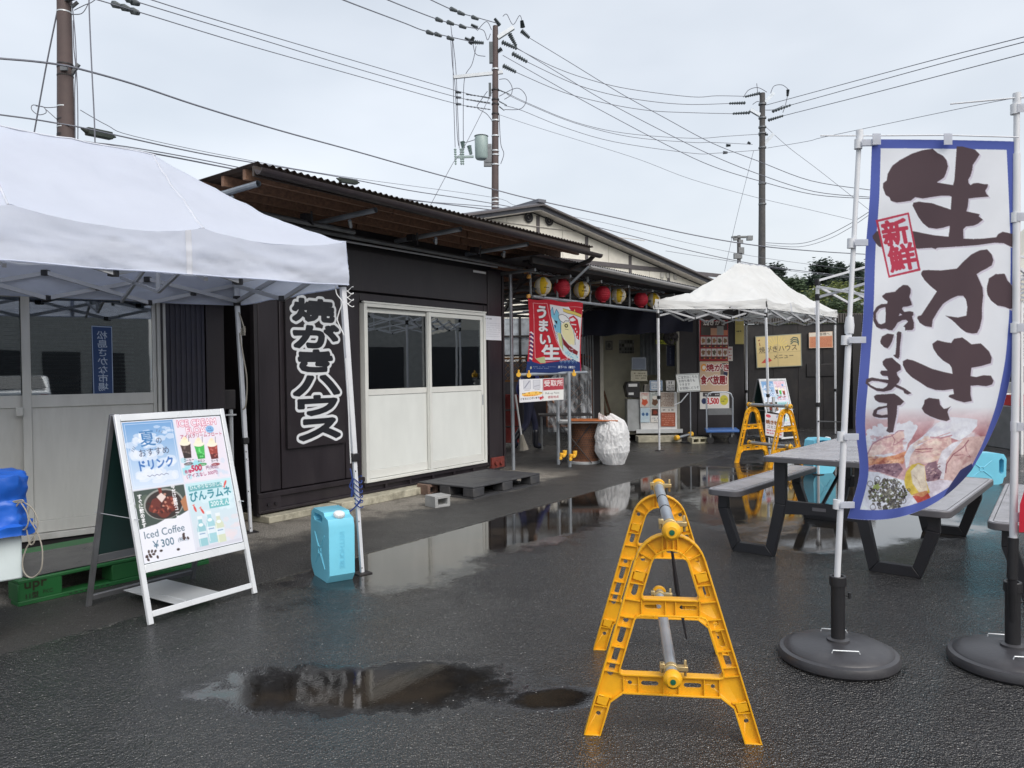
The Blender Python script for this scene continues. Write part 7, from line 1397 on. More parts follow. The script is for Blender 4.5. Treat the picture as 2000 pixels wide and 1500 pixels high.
    for x, y, a in ((112, 168, 1.3), (126, 174, 1.1), (184, 130, -1.0)): c.ell(x, y, 6, 2.2, (216, 90, 84), rot=a); c.poly([(x+3*math.cos(a+3.14), y+5*math.sin(a+3.14)), (x+9*math.cos(a+2.8), y+9*math.sin(a+2.8)), (x+9*math.cos(a+3.5), y+9*math.sin(a+3.5))], (222, 120, 110))
    for x, y, k in ((118, 196, (150, 196, 206)), (138, 190, (160, 204, 214)), (156, 196, (206, 214, 190))):
        c.poly([(x-4, y-12), (x+4, y-12), (x+4, y-2), (x+9, y+6), (x+9, y+44), (x-9, y+44), (x-9, y+6), (x-4, y-2)], k); c.rect(x-5, y-14, x+5, y-8, (226, 234, 238)); c.ell(x, y+2, 5, 3, (230, 240, 244)); c.poly([(x-9, y+14), (x+9, y+14), (x+9, y+26), (x-9, y+26)], (216, 228, 236)); c.line([(x-6, y+18), (x+6, y+18)], 1.2, (90, 130, 180)); c.line([(x-7, y+4), (x-7, y+40)], 1, (236, 244, 246))
    c.rect(101, 236, 198, 242, (206, 208, 220)); c.line([(99.5, 0), (99.5, 244)], 2.2, (214, 218, 230)); c.line([(0, 119.5), (200, 119.5)], 2.2, (214, 218, 230))
    return c
def a_board():
    t = thing('menu_board_stand', 'white framed A-board drink menu in the left foreground', 'A-board', (0, 0, 0), 'drink menu A-boards')
    FRM = mat('board_frame_white', C(222, 226, 230), 0.3, metal=0.15, var=0.04, dirt=0.12, dirtcol=(0.4, 0.4, 0.4)); GRN = mat('board_back_green', C(22, 52, 50), 0.5, var=0.1); GF = mat('board_frame_grey', C(120, 122, 126), 0.4, metal=0.5)
    W_ = 0.78; H = 1.25; S_ = 0.33      # half spread of the feet
    def fr(side, x, tt, off=0.0):       # tt: 0 top .. 1 foot ; front side -1 leans to -y
        return Vector((x, side*(S_*tt+0.02)+side*off, H*(1-tt)))
    for side, ma in ((-1, FRM), (1, GF)):
        n_ = Vector((0, side*H, S_)).normalized()
        up = tuple(n_)
        mb = MB(); [mb.beam(fr(side, x, 0), fr(side, x, 1), 0.03, 0.022, up=up) if False else mb.beam(fr(side, x, 0), fr(side, x, 1), 0.034, 0.024, up=(1, 0, 0)) for x in ()]
        for x in (-W_/2+0.015, W_/2-0.015):
            mb = MB(); mb.M = Matrix.Identity(4); mb.beam(fr(side, x, 0), fr(side, x, 1), 0.024, 0.032, up=(1, 0, 0)); mb.build('leg', ma, t, bevel=0.003, origin=(0, 0, 0))
        for tt, w in ((0.018, 0.044), (0.745, 0.05), (0.955, 0.036)):
            mb = MB(); mb.beam(fr(side, -W_/2+0.032, tt), fr(side, W_/2-0.032, tt), w, 0.02, up=up); mb.build('rail', ma, t, bevel=0.003, origin=(0, 0, 0))
        mb = MB(); a, b, c_, d = fr(side, -W_/2+0.032, 0.03), fr(side, W_/2-0.032, 0.03), fr(side, W_/2-0.032, 0.735), fr(side, -W_/2+0.032, 0.735)
        mb.add([a+n_*0.002, b+n_*0.002, c_+n_*0.002, d+n_*0.002, a-n_*0.004, b-n_*0.004, c_-n_*0.004, d-n_*0.004], [(0, 1, 2, 3), (7, 6, 5, 4), (0, 4, 5, 1), (1, 5, 6, 2), (2, 6, 7, 3), (3, 7, 4, 0)]); mb.build('panel', GRN, t, origin=(0, 0, 0), label='dark green backing panel')
        if side == -1:
            cv = art_board(); off = n_*0.004; o = cv.sheet('printed_face', flat(*[p+off for p in (fr(side, -W_/2+0.036, 0.038), fr(side, W_/2-0.036, 0.038), fr(side, W_/2-0.036, 0.722), fr(side, -W_/2+0.036, 0.722))]), mat('glossy_poster', rough=0.22, var=0.02, attr=True, coat=0.15), t)
    mb = MB(); mb.bx((-0.17, -0.30, 0.055), (0.14, 0.30, 0.062)); mb.bx((-0.10, -0.28, 0.0615), (-0.095, 0.0, 0.066)); mb.build('base_tray', GALVW, t, bevel=0.002, origin=(0, 0, 0))
    mb = MB(); [mb.tube([(x, -0.25, 0.62), (x, 0.25, 0.62)], 0.003, 5) for x in (-W_/2+0.015, W_/2-0.015)]; mb.build('stay_wire', GALVW, t, origin=(0, 0, 0))
    return t
ab = a_board()
pf = (Vector((-2.25, 4.53, 0))+Vector((-1.83, 5.21, 0))+Vector((-2.72, 4.99, 0))+Vector((-2.29, 5.59, 0)))/4
place(ab, (-2.265, 5.075, 0), math.atan2(0.68, 0.42)-0.03)
ab2 = dup(ab, 'small far A-board drink menu standing behind the far barricade'); place(ab2, (5.32, 15.75, 0), 0.52)
def little_sign():
    p = gr(1512, 880); q = [at(x, y, 12.6) for x, y in ((1494, 806), (1531, 812), (1530, 856), (1495, 850))]
    t = thing('stand_sign', 'small white grilled oyster price sign on a post inside the far barricade', 'sign', (q[3].x+0.15, 12.7, 0))
    c = Canvas(38, 48, 70, bg=(216, 216, 222)); c.ell(7, 6, 5, 3.4, (206, 80, 96)); c.text('焼き牡蠣', 1.5, 14, 9, (130, 70, 30), 0.06, sx=0.95); c.text('コミコミ', 4, 25, 6.5, (70, 60, 70), 0.02); c.scribble(3, 33, 34, 44, 2, (190, 70, 90), w=1.0); c.text('の', 22, 1, 7, (90, 110, 170), 0.03)
    c.sheet('printed_face', flat(*q), PAPER, t); mb = MB(); mb.beam((q[0]+q[3])/2+Vector((0, 0.012, 0)), (q[1]+q[2])/2+Vector((0, 0.012, 0)), 0.012, (q[0]-q[3]).length+0.05); mb.build('board', DARK, t)
    mb = MB(); c0 = (q[0]+q[1])/2; mb.bx((c0.x-0.02, 12.62, 0.0), (c0.x+0.02, 12.66, 1.0)); mb.build('post', GALVW, t); mb = MB(); mb.lathe([(0.16, 0), (0.16, 0.02), (0.02, 0.04)], 20, (c0.x, 12.64, 0)); mb.build('base', DARK, t)
little_sign()
def white_board():
    q = [at(x, y, 15.3) for x, y in ((1319, 732), (1364, 730), (1369, 763), (1325, 765))]
    t = thing('easel_board', 'white hand-written board on a thin stand before the booth', 'sign', (gr(1343, 862).x, 15.3, 0))
    c = Canvas(46, 33, 90, bg=(218, 222, 222)); [c.text(s, 4, 3+i*7, 6.2, (60, 66, 74), -0.0, rot=-0.02, sx=0.9) for i, s in enumerate(('ご注文はこちら', 'お持ち帰りも', 'できます', 'お気軽にどうぞ'))]; c.frame(0, 0, 46, 33, 1.2, (130, 136, 134))
    c.sheet('printed_face', flat(*q), PAPER, t); mb = MB(); mb.beam((q[0]+q[3])/2+Vector((0, 0.012, 0)), (q[1]+q[2])/2+Vector((0, 0.012, 0)), 0.014, (q[0]-q[3]).length+0.02); mb.build('board', GALVW, t)
    x = gr(1343, 862).x; mb = MB(); mb.tube([(x, 15.32, 0.02), (x, 15.32, 1.05)], 0.012, 8); mb.build('post', STEEL, t); mb = MB(); mb.lathe([(0.2, 0), (0.2, 0.02), (0.03, 0.05)], 24, (x, 15.32, 0)); mb.build('base', BLACKP, t)
    mb = MB(); mb.tube([at(1318, 791, 15.3), at(1330, 785, 15.3), at(1344, 768, 15.3)], 0.012, 6); mb.build('arm', GALVW, t)
white_board()

# ---------------------------------------------------------------- picnic tables
TOPM = mat('resin_top_grey', C(168, 168, 174), 0.2, var=0.10, vscale=4, bump=0.4, bscale=55, dirt=0.3, dirtcol=(0.16, 0.15, 0.15), dscale=5); TEDGE = mat('resin_edge', C(96, 96, 100), 0.4, var=0.08); PFR = mat('table_frame_black', C(36, 37, 42), 0.4, var=0.1, bump=0.05); GRV = mat('groove_dark', C(52, 52, 56), 0.6)
def picnic():
    t = thing('picnic_table', 'x', 'picnic table', (0, 0, 0), 'grey resin picnic tables with black frames')
    ZT, ZB = 0.80, 0.50; L_ = 1.95
    def rr(x0, x1, y0, y1, r=0.05, n=4):
        p = []
        for cx, cy, a0 in ((x1-r, y0+r, -90), (x1-r, y1-r, 0), (x0+r, y1-r, 90), (x0+r, y0+r, 180)):
            for i in range(n+1): a = rad(a0+90*i/n); p.append((cx+r*math.cos(a), cy+r*math.sin(a)))
        return p
    def slab(name, x0, x1, y0, y1, z, th, r):
        mb = MB(); mb.prism(rr(x0, x1, y0, y1, r), z-th, z, T=lambda x, y, zz: (x, zz, y)); return mb.build(name, TEDGE, t, bevel=0.008, origin=(0, 0, 0))
    tp = slab('tabletop', -0.42, 0.42, -0.10, L_-0.10, ZT-0.006, 0.04, 0.05)
    n = 6; ws = 0.80/n
    for k in range(n):
        mb = MB(); x0 = -0.40+k*ws; mb.prism(rr(x0+0.003, x0+ws-0.003, -0.08, L_-0.12, 0.02), ZT-0.0055, ZT, T=lambda x, y, zz: (x, zz, y)); mb.build('plank', TOPM, tp, bevel=0.002, origin=(0, 0, 0))
    for s_ in (-1, 1):
        b = slab('bench', s_*0.75-0.14, s_*0.75+0.14, -0.10, L_-0.10, ZB-0.005, 0.045, 0.07)
        mb = MB(); mb.prism(rr(s_*0.75-0.132, s_*0.75+0.132, -0.092, L_-0.108, 0.062), ZB-0.0045, ZB-0.001, T=lambda x, y, zz: (x, zz, y)); mb.build('seat_surface', TOPM, b, origin=(0, 0, 0))
        mb = MB(); pts = rr(s_*0.75-0.108, s_*0.75+0.108, -0.068, L_-0.132, 0.045); pts.append(pts[0]); mb.tube([(x, y, ZB-0.0015) for x, y in pts], 0.0028, 4, cap=False); mb.build('groove', GRV, b, origin=(0, 0, 0))
        for y in (0.0, L_-0.25):
            # bent leg: table top -> foot -> bench
            w = 0.055
            pts = [(s_*0.30, ZT-0.05), (s_*0.30, 0.42), (s_*0.385, 0.025), (s_*0.67, 0.025), (s_*0.775, 0.34), (s_*0.775, ZB-0.05)]
            wd = [0.088, 0.084, 0.074, 0.074, 0.08, 0.075]
            th = 0.06
            # outline by offsetting the centre line
            P_ = [Vector(p) for p in pts]; Lf = []; Rt = []
            for i, p in enumerate(P_):
                d0 = (P_[i]-P_[i-1]).normalized() if i > 0 else (P_[1]-P_[0]).normalized(); d1 = (P_[i+1]-P_[i]).normalized() if i < len(P_)-1 else d0
                bs = (d0+d1).normalized(); nn = Vector((-bs.y, bs.x)); k = 0.5*wd[i]/max(0.6, nn.dot(Vector((-d0.y, d0.x)))); 
                Lf.append(tuple(p+nn*k)); Rt.append(tuple(p-nn*k))
            mn = min([q[1] for q in Lf+Rt]); Lf = [(a, max(0.0, b_-mn)) if b_ < 0.2 else (a, b_) for a, b_ in Lf]; Rt = [(a, max(0.0, b_-mn)) if b_ < 0.2 else (a, b_) for a, b_ in Rt]
            mb = MB()
            for i in range(len(P_)-1):
                mb.prism([Lf[i], Lf[i+1], Rt[i+1], Rt[i]], y-th/2, y+th/2)
            mb.build('leg', PFR, t, bevel=0.004, origin=(0, 0, 0))
    for y in (0.0, L_-0.25):
        mb = MB(); mb.prism([(-0.33, 0.45), (0.33, 0.45), (0.34, 0.34), (0.2, 0.35), (0.0, 0.365), (-0.2, 0.35), (-0.34, 0.34)], y-0.022, y+0.022); mb.build('cross_brace', PFR, t, bevel=0.003, origin=(0, 0, 0))
        mb = MB(); mb.bx((-0.05, y-0.026, 0.395), (0.05, y-0.0225, 0.42)); mb.build('badge', TEDGE, t, origin=(0, 0, 0))
        mb = MB(); mb.tube([(0, y+0.02, 0.42), (0, L_/2-0.15+(0.1 if y > 0.5 else -0.1), ZT-0.06)], 0.014, 8); mb.build('strut', PFR, t, origin=(0, 0, 0))
    return t
pt = picnic(); pt['label'] = 'grey slatted picnic table with benches partly hidden by the tall flag'
place(pt, (2.335, 5.83, 0), math.atan2(-0.64, 0.77))
pt2 = dup(pt, 'picnic table cut off by the right picture edge behind the second flag pole'); place(pt2, (3.78, 4.415, 0), math.atan2(-0.58, 0.81))

# ---------------------------------------------------------------- tall flags
POLEW = mat('flag_pole_white', C(214, 217, 222), 0.4, var=0.03, dirt=0.15, dirtcol=(0.4, 0.4, 0.4), dscale=9); TAB = mat('clear_tab', C(222, 226, 234), 0.35, trans=0.5); BASEM = mat('base_black', C(58, 58, 62), 0.38, var=0.12, bump=0.1, bscale=70, dirt=0.3, dirtcol=(0.13, 0.13, 0.13), dscale=5)
def flag_base(lab_, c, topz):
    t = thing('flag_base', lab_, 'flag base', (c.x, c.y, 0), 'round black flag bases')
    mb = MB(); mb.lathe([(0.0, 0), (0.275, 0.0), (0.288, 0.012), (0.29, 0.035), (0.282, 0.052), (0.262, 0.058), (0.258, 0.064), (0.22, 0.082), (0.12, 0.094), (0.06, 0.098), (0.0, 0.10)], 64, (c.x, c.y, 0)); mb.build('disc', BASEM, t)
    mb = MB(); mb.lathe([(0.055, 0.096), (0.055, 0.108), (0.045, 0.113), (0.0, 0.115)], 32, (c.x, c.y, 0)); mb.build('socket_flange', BASEM, t)
    mb = MB(); mb.lathe([(0.034, 0.11), (0.034, topz-0.05), (0.041, topz-0.048), (0.041, topz-0.004), (0.038, topz), (0.028, topz), (0.028, topz-0.03), (0, topz-0.03)], 28, (c.x, c.y, 0)); mb.build('tube', BLACKP, t)
    mb = MB(); mb.tube([(c.x+0.03, c.y-0.0, topz-0.10), (c.x+0.06, c.y-0.01, topz-0.10)], 0.006, 8); mb.tube([(c.x+0.055, c.y-0.01, topz-0.115), (c.x+0.055, c.y-0.01, topz-0.085)], 0.008, 8); mb.build('knob', BLACKP, t)
    for a in (-1.75, 1.3):
        k = Vector((math.cos(a), math.sin(a), 0)); n_ = Vector((-k.y, k.x, 0)); mb = MB(); q = c+k*0.16; mb.tube([q-n_*0.065+Vector((0, 0, 0.088)), q-n_*0.06+Vector((0, 0, 0.102)), q+n_*0.06+Vector((0, 0, 0.102)), q+n_*0.065+Vector((0, 0, 0.088))], 0.0032, 6); mb.build('handle', GALVW, t)
    return t
c1_ = gr(1637, 1288); flag_base('round black flag base under the tall oyster flag', c1_, 0.43)
c2_ = gr(1978, 1300); flag_base('round black flag base cut off at the lower right corner', c2_, 0.42)
def kata():
    K = {}
    A = lambda s, oy: [tuple(map(float, q.split(','))) for q in s.split()] and [(float(q.split(',')[0])/5.5556, (float(q.split(',')[1]))/5.5556+oy) for q in s.split()]
    K['sei'] = A('510,570 520,500 570,410 650,350 780,280 900,240 1010,225 1060,270 1120,300 1160,350 1175,420 1150,500 1130,540 1055,590 1230,620 1245,560 1270,200 1330,200 1470,235 1520,285 1480,350 1445,400 1440,450 1420,520 1395,560 1400,600 1420,620 1450,600 1500,595 1570,610 1610,610 1605,640 1580,680 1590,710 1620,745 1500,755 1400,765 1390,850 1375,905 1520,935 1510,960 1555,995 1500,1040 1450,1060 1370,1070 1340,1100 1345,1200 1450,1205 1550,1200 1700,1185 1720,1150 1770,1125 1880,1150 1915,1200 1920,1260 1900,1305 1840,1280 1780,1250 1680,1245 1500,1270 1300,1285 1060,1300 1040,1315 1000,1300 850,1310 800,1300 700,1290 430,1290 400,1260 360,1200 355,1170 400,1120 600,1100 800,1120 900,1140 1000,1160 1180,1180 1190,1120 1195,1060 1130,1080 1050,1095 960,1080 900,1030 850,960 820,900 790,840 800,810 860,800 1000,815 1100,850 1205,885 1215,745 1190,735 1100,735 1000,750 900,765 820,750 770,790 700,800 620,810 555,790 540,750 500,730 470,650 470,600', 0)
    K['ka'] = A('885,460 900,435 960,430 1100,435 1270,415 1350,330 1430,260 1520,215 1600,205 1650,260 1668,320 1650,380 1600,410 1540,440 1485,475 1520,550 1550,620 1558,700 1545,830 1545,950 1520,1060 1490,1115 1440,1120 1370,1105 1320,1070 1260,1010 1210,965 1145,925 1280,945 1375,925 1385,830 1370,750 1340,710 1280,710 1220,735 1160,770 1120,800 1070,870 1040,920 1010,970 1000,1050 930,1040 870,1005 840,950 850,930 885,920 950,820 1010,730 1055,660 980,600 920,540 885,480', 200)
    K['kadot'] = A('1600,600 1620,520 1690,475 1790,470 1820,540 1870,600 1900,670 1890,720 1890,840 1850,855 1790,830 1710,815 1640,760 1605,700 1595,650', 200)
    K['a'] = A('460,710 500,680 600,665 640,625 690,590 740,595 770,630 770,680 755,720 775,770 785,810 740,825 690,830 675,850 700,885 760,875 800,885 800,920 785,935 805,1000 805,1060 790,1080 710,1085 710,1050 690,1045 740,990 720,970 680,975 630,1000 600,1050 570,1085 530,1080 500,1065 450,1070 400,1050 365,980 365,890 400,830 450,800 515,795 520,770 490,750 465,725', 200)
    K['a_h'] = A('495,830 430,850 395,900 395,960 420,1010 450,1020 495,1000 500,900', 200); K['a_h2'] = A('640,930 655,900 680,915', 200)
    K['ri1'] = A('440,1200 460,1150 520,1120 590,1130 570,1200 545,1250 520,1280 480,1265 445,1230', 200); K['ri2'] = A('620,1110 640,1095 670,1105 668,1150 655,1250 650,1370 635,1395 600,1375 580,1355 605,1345 615,1250 618,1150', 200)
    K['ki'] = A('1005,120 1060,80 1140,100 1210,110 1240,65 1330,50 1380,85 1430,125 1530,115 1560,140 1620,200 1650,270 1640,330 1540,360 1430,380 1420,470 1480,480 1560,460 1640,465 1670,520 1655,560 1590,580 1500,570 1420,575 1420,670 1435,740 1350,755 1260,730 1180,695 1190,675 1240,665 1230,610 1130,625 1040,620 950,590 860,530 780,480 720,420 685,350 685,310 730,285 800,300 880,335 1000,390 1130,425 1225,445 1215,380 1190,340 1120,300 1060,240 1015,170', 400)
    K['ki2'] = A('890,820 915,770 920,730 970,705 1040,715 1080,720 1090,780 1130,825 1165,820 1210,795 1180,830 1170,860 1195,940 1160,960 1070,940 980,905 920,870', 400)
    K['ma'] = A('465,310 500,280 570,270 610,310 660,350 665,400 620,430 625,460 655,500 640,540 615,560 700,600 780,655 740,670 700,655 690,625 600,585 560,620 480,640 400,630 330,590 280,550 290,500 350,485 430,500 530,510 520,470 460,465 437,435 450,410 520,410 470,350', 400); K['ma_h'] = A('310,540 350,520 420,525 525,550 510,580 470,605 400,600 340,570', 400)
    K['su'] = A('370,690 400,670 500,665 590,660 640,690 700,745 660,785 625,790 620,880 600,980 580,1080 540,1085 505,1065 520,1030 520,920 440,925 370,910 355,890 370,840 420,805 510,790 515,765 430,755 385,730', 400); K['su_h'] = A('400,880 410,840 470,820 515,810 520,885 460,895', 400)
    return K
def oyster_flag():
    vk = [0, .15, .3, .45, .6, .75, .88, 1.0]
    Lk = [(1703, 272), (1699, 385), (1690, 490), (1687, 600), (1679, 715), (1669, 830), (1682, 925), (1655, 1012)]; Mk = [(1840, 273), (1843, 385), (1840, 492), (1838, 602), (1830, 712), (1815, 822), (1812, 915), (1790, 1000)]; Rk = [(1981, 276), (1986, 385), (1991, 490), (1989, 598), (1981, 700), (1962, 790), (1932, 860), (1898, 918)]
    def pxf(u, v):
        I = lambda K: (np.interp(v, vk, [k[0] for k in K]), np.interp(v, vk, [k[1] for k in K]))
        (lx, ly), (mx_, my), (rx, ry) = I(Lk), I(Mk), I(Rk); a = (1-u)*(1-2*u); b = 4*u*(1-u); c = u*(2*u-1)
        return lx*a+mx_*b+rx*c, ly*a+my*b+ry*c
    def sm(f):  # smooth along v
        def g(u, v):
            X = 0; Y = 0; ws_ = 0
            for d, w_ in ((-0.05, 1), (-0.025, 2), (0, 3), (0.025, 2), (0.05, 1)):
                x, y = f(u, np.clip(v+d, 0, 1)); X = X+x*w_; Y = Y+y*w_; ws_ += w_
            X, Y = X/ws_, Y/ws_; x0, y0 = f(u, v); e = np.clip(np.minimum(v, 1-v)/0.06, 0, 1); return X*e+x0*(1-e), Y*e+y0*(1-e)
        return g
    px = sm(pxf)
    def P(u, v): x, y = px(np.array([u]), np.array([v])); return (float(x[0])-1640, float(y[0])-250)
    c = Canvas(360, 800, 360, ss=3, bg=(242, 245, 251))
    # photographic lower part: rosy ground, oysters, lemon, roe, spring onion
    c.gradv(0, 545, 360, 600, (242, 245, 251), (192, 138, 144)); c.gradv(0, 600, 360, 700, (186, 132, 138), (214, 180, 184)); c.rect(0, 690, 360, 800, (224, 224, 236))
    Dm = lambda s: [(float(q.split(',')[0])/5.5556, float(q.split(',')[1])/5.5556+530) for q in s.split()]
    WS, FL, FL2, OR, PU = (224, 226, 236), (226, 198, 192), (216, 186, 182), (214, 150, 118), (142, 112, 126)
    R = random.Random(4)
    def dabs(x0, y0, x1, y1, n, cols, r0, r1, al=0.5):
        for _ in range(n): a, b = R.uniform(x0, x1), R.uniform(y0, y1); c.ell(a/5.5556, b/5.5556+530, R.uniform(r0, r1), R.uniform(r0, r1)*0.5, R.choice(cols), alpha=al, rot=R.uniform(-0.8, 0.4), wob=0.15)
    c.poly(Dm('230,520 260,440 320,340 420,290 520,300 600,290 720,250 830,280 835,330 780,430 740,480 720,560 680,640 500,660 300,680 240,640'), WS)
    for k in range(14): a, b = R.uniform(250, 820), 0; 
    for (x, y, r_) in ((320, 350, 6), (380, 310, 5), (440, 290, 6), (640, 280, 5), (760, 262, 6), (820, 300, 5), (255, 460, 6), (238, 540, 5)): c.ell(x/5.5556, y/5.5556+530, r_, r_*0.9, WS, wob=0.1)
    c.poly(Dm('290,610 330,520 420,440 560,370 690,340 705,400 680,470 700,530 620,570 450,600'), FL); dabs(320, 400, 680, 580, 34, [(206, 160, 164), (240, 220, 214), (196, 150, 156)], 3, 10)
    c.line(Dm('300,600 360,480 470,420 560,400 640,340 700,340'), 2.0, (176, 130, 146)); c.line(Dm('560,380 600,440 580,500 640,470 700,420'), 1.6, (190, 140, 150))
    c.poly(Dm('250,640 400,645 600,605 720,560 710,640 690,700 640,690 520,700 400,700 270,730'), OR); dabs(270, 620, 700, 700, 40, [(226, 178, 140), (184, 110, 90), (240, 206, 176), (150, 90, 90)], 2, 9)
    c.poly(Dm('300,745 450,700 640,690 690,760 620,850 480,800 320,760'), PU); dabs(360, 700, 660, 830, 46, [(110, 80, 98), (196, 170, 182), (86, 62, 82)], 1, 4, 0.7)
    c.poly(Dm('760,500 820,460 900,400 1000,310 1050,260 1200,190 1400,205 1495,220 1490,290 1420,370 1300,450 1210,420 1000,450 860,520 780,700 720,750 700,620'), WS); dabs(900, 230, 1450, 420, 20, [(206, 206, 222), (236, 238, 244)], 6, 16, 0.35)
    c.poly(Dm('830,520 1000,430 1200,390 1215,470 1150,580 1060,660 930,700 830,700 745,730 770,610'), FL); dabs(830, 420, 1200, 680, 40, [(206, 160, 160), (240, 224, 212), (222, 190, 170)], 3, 11)
    c.line(Dm('820,545 900,540 1010,535'), 2.2, (160, 100, 108)); c.line(Dm('810,560 900,575 990,560'), 1.6, (176, 120, 126)); c.line(Dm('980,410 1100,420 1220,390'), 2.4, (190, 140, 150)); c.line(Dm('840,490 960,440 1080,400 1200,360'), 1.8, (206, 170, 176))
    c.poly(Dm('1110,870 1080,700 1120,560 1200,480 1320,440 1420,405 1620,400 1600,520 1560,600 1450,730 1330,850 1200,900'), FL2); c.poly(Dm('1080,860 1060,700 1110,560 1230,470 1340,440 1230,560 1160,660 1140,800 1130,870'), (226, 224, 234)); c.line(Dm('1150,800 1160,700 1230,600 1340,520 1400,440'), 2.4, (160, 106, 116)); c.line(Dm('1240,610 1340,600 1420,630 1375,560 1365,500'), 2.0, (166, 116, 122)); dabs(1200, 560, 1500, 840, 26, [(232, 206, 204), (200, 156, 156)], 4, 14, 0.4)
    c.poly(Dm('925,735 960,690 1050,670 1060,740 1110,790 1080,870 950,895'), PU); dabs(940, 690, 1080, 880, 30, [(92, 68, 88), (210, 180, 180), (120, 90, 104)], 1, 4, 0.8)
    c.poly(Dm('940,910 1080,870 1210,880 1250,910 1150,1000 1090,1110 1010,1130 960,1000'), (216, 208, 222))
    c.poly(Dm('280,780 420,790 560,840 700,880 720,960 860,1060 760,1200 180,1225 165,1090 270,1000'), (222, 226, 238))
    c.poly(Dm('700,880 720,790 780,710 860,690 920,720 940,900 980,1010 900,1060 780,1040 715,960'), (222, 196, 90)); c.poly(Dm('770,780 850,700 920,725 932,880 960,990 860,1010 790,910'), (226, 214, 196)); c.line(Dm('800,820 850,880 880,960'), 1.6, (206, 190, 170))
    c.poly(Dm('790,1050 960,1015 1015,1120 900,1175 850,1130'), (190, 88, 80)); c.poly(Dm('780,1035 900,1060 960,1015 940,990 860,1010'), (206, 150, 110))
    gx, gy = 520, 1030
    for k in range(330):
        a = R.uniform(0, 6.28); q = R.random()**0.6; x, y = gx+205*q*math.cos(a), gy+170*q*math.sin(a); r_ = R.uniform(1.6, 3.8); cc = R.choice([(86, 82, 80), (104, 100, 92), (70, 66, 66), (128, 124, 112), (98, 106, 72)]); c.ell(x/5.5556, y/5.5556+530, r_, r_*R.uniform(0.4, 0.8), cc, rot=R.uniform(0, 3))
    for k in range(18):
        a = R.uniform(0, 6.28); q = R.uniform(0.3, 1.15); x, y = gx+215*q*math.cos(a), gy+175*q*math.sin(a); c.ring(x/5.5556, y/5.5556+530, R.uniform(2, 2.6), R.uniform(3.2, 4.0), R.choice([(92, 90, 90), (120, 118, 116), (76, 76, 80)]))
    for x, y in ((410, 865), (820, 1165), (600, 890), (330, 915), (690, 1100), (360, 1170)): c.ring(x/5.5556, y/5.5556+530, 4.6, 6.0, (124, 122, 126))
    c.ell(400/5.5556, 950/5.5556+530, 7, 5, (160, 176, 110), wob=0.2)
    k_ = c.k; y0_ = int(548*k_); sub_ = c.a[y0_:]; hh, ww = sub_.shape[:2]
    tot = 0
    for s__, amp in ((6, 5), (14, 8), (36, 9)):
        g_ = RNG.normal(size=(hh//s__+2, ww//s__+2)); yy_ = np.arange(hh)/s__; xx_ = np.arange(ww)/s__; yi = yy_.astype(int); xi = xx_.astype(int); fy = (yy_-yi)[:, None]; fx = (xx_-xi)[None, :]
        tot = tot+amp*((g_[yi][:, xi]*(1-fx)+g_[yi][:, xi+1]*fx)*(1-fy)+(g_[yi+1][:, xi]*(1-fx)+g_[yi+1][:, xi+1]*fx)*fy)
    fade = np.clip(np.arange(hh)/(70*k_), 0, 1)[:, None]; c.a[y0_:] = np.clip(sub_+(tot*fade)[:, :, None]*np.array([1.0, 1.15, 1.1]), 0, 255)
    # border, hem
    bl = (88, 104, 182); N = 60
    c.poly([P(0, i/N) for i in range(N+1)]+[P(0.065, i/N) for i in range(N, -1, -1)], bl); c.poly([P(1, i/N) for i in range(N+1)]+[P(0.945, i/N) for i in range(N, -1, -1)], bl)
    c.poly([P(i/N, 0) for i in range(N+1)]+[P(i/N, 0.022) for i in range(N, -1, -1)], bl); c.poly([P(i/N, 1) for i in range(N+1)]+[P(i/N, 0.975) for i in range(N, -1, -1)], bl)
    K = kata(); BRN = (88, 72, 78); SH = (222, 216, 230)
    for nm, hl in (('sei', ()), ('ka', ()), ('kadot', ()), ('a', ('a_h', 'a_h2')), ('ri1', ()), ('ri2', ()), ('ki', ()), ('ki2', ()), ('ma', ('ma_h',)), ('su', ('su_h',))):
        c.poly([(x+3.2, y+3) for x, y in K[nm]], SH, [[(x+3.2, y+3) for x, y in K[h]] for h in hl]); c.poly(K[nm], BRN, [K[h] for h in hl])
    q = [(390, 1000), (750, 915), (878, 1546), (530, 1626)]; q = [(x/5.5556, y/5.5556) for x, y in q]; ctr = (sum(x for x, _ in q)/4, sum(y for _, y in q)/4)
    inn = [(ctr[0]+(x-ctr[0])*0.88, ctr[1]+(y-ctr[1])*0.93) for x, y in q]; RD = (196, 66, 90); c.poly(q, RD); c.poly(inn, (230, 234, 244)); c.text('新', 78, 184, 52, RD, 0.055, rot=-0.18, sx=1.02); c.text('鮮', 90, 232, 54, RD, 0.05, rot=-0.18, sx=1.02)
    # dark folded hem at the lower right
    c.poly([(218, 728), (240, 690), (262, 668), (258, 655), (236, 668), (214, 700), (200, 726)], (56, 64, 116))
    gw, gh = 300, 780; U, V_ = np.meshgrid(np.linspace(0, 1, gw), np.linspace(0, 1, gh)); X, Y = px(U.ravel(), V_.ravel())
    arr = c.a; k = c.k; ix = (X-1640)*k; iy = (Y-250)*k
    def samp(dx, dy): return arr[np.clip((iy+dy).astype(int), 0, arr.shape[0]-1), np.clip((ix+dx).astype(int), 0, arr.shape[1]-1)]
    col = sum(samp(dx, dy) for dx in (-1, 0, 1) for dy in (-1, 0, 1))/9.0
    d = Canvas(gw, gh, gw, ss=1); d.H = gh; d.a = col.reshape(gh, gw, 3)
    t = thing('oyster_flag', 'tall white and blue oyster banner flag with brown brush lettering and oyster picture', 'flag', (c1_.x, c1_.y, 0.1))
    Fw_, Rw, Uw = np.array(Fw), np.array(Rv), np.array(Uv)
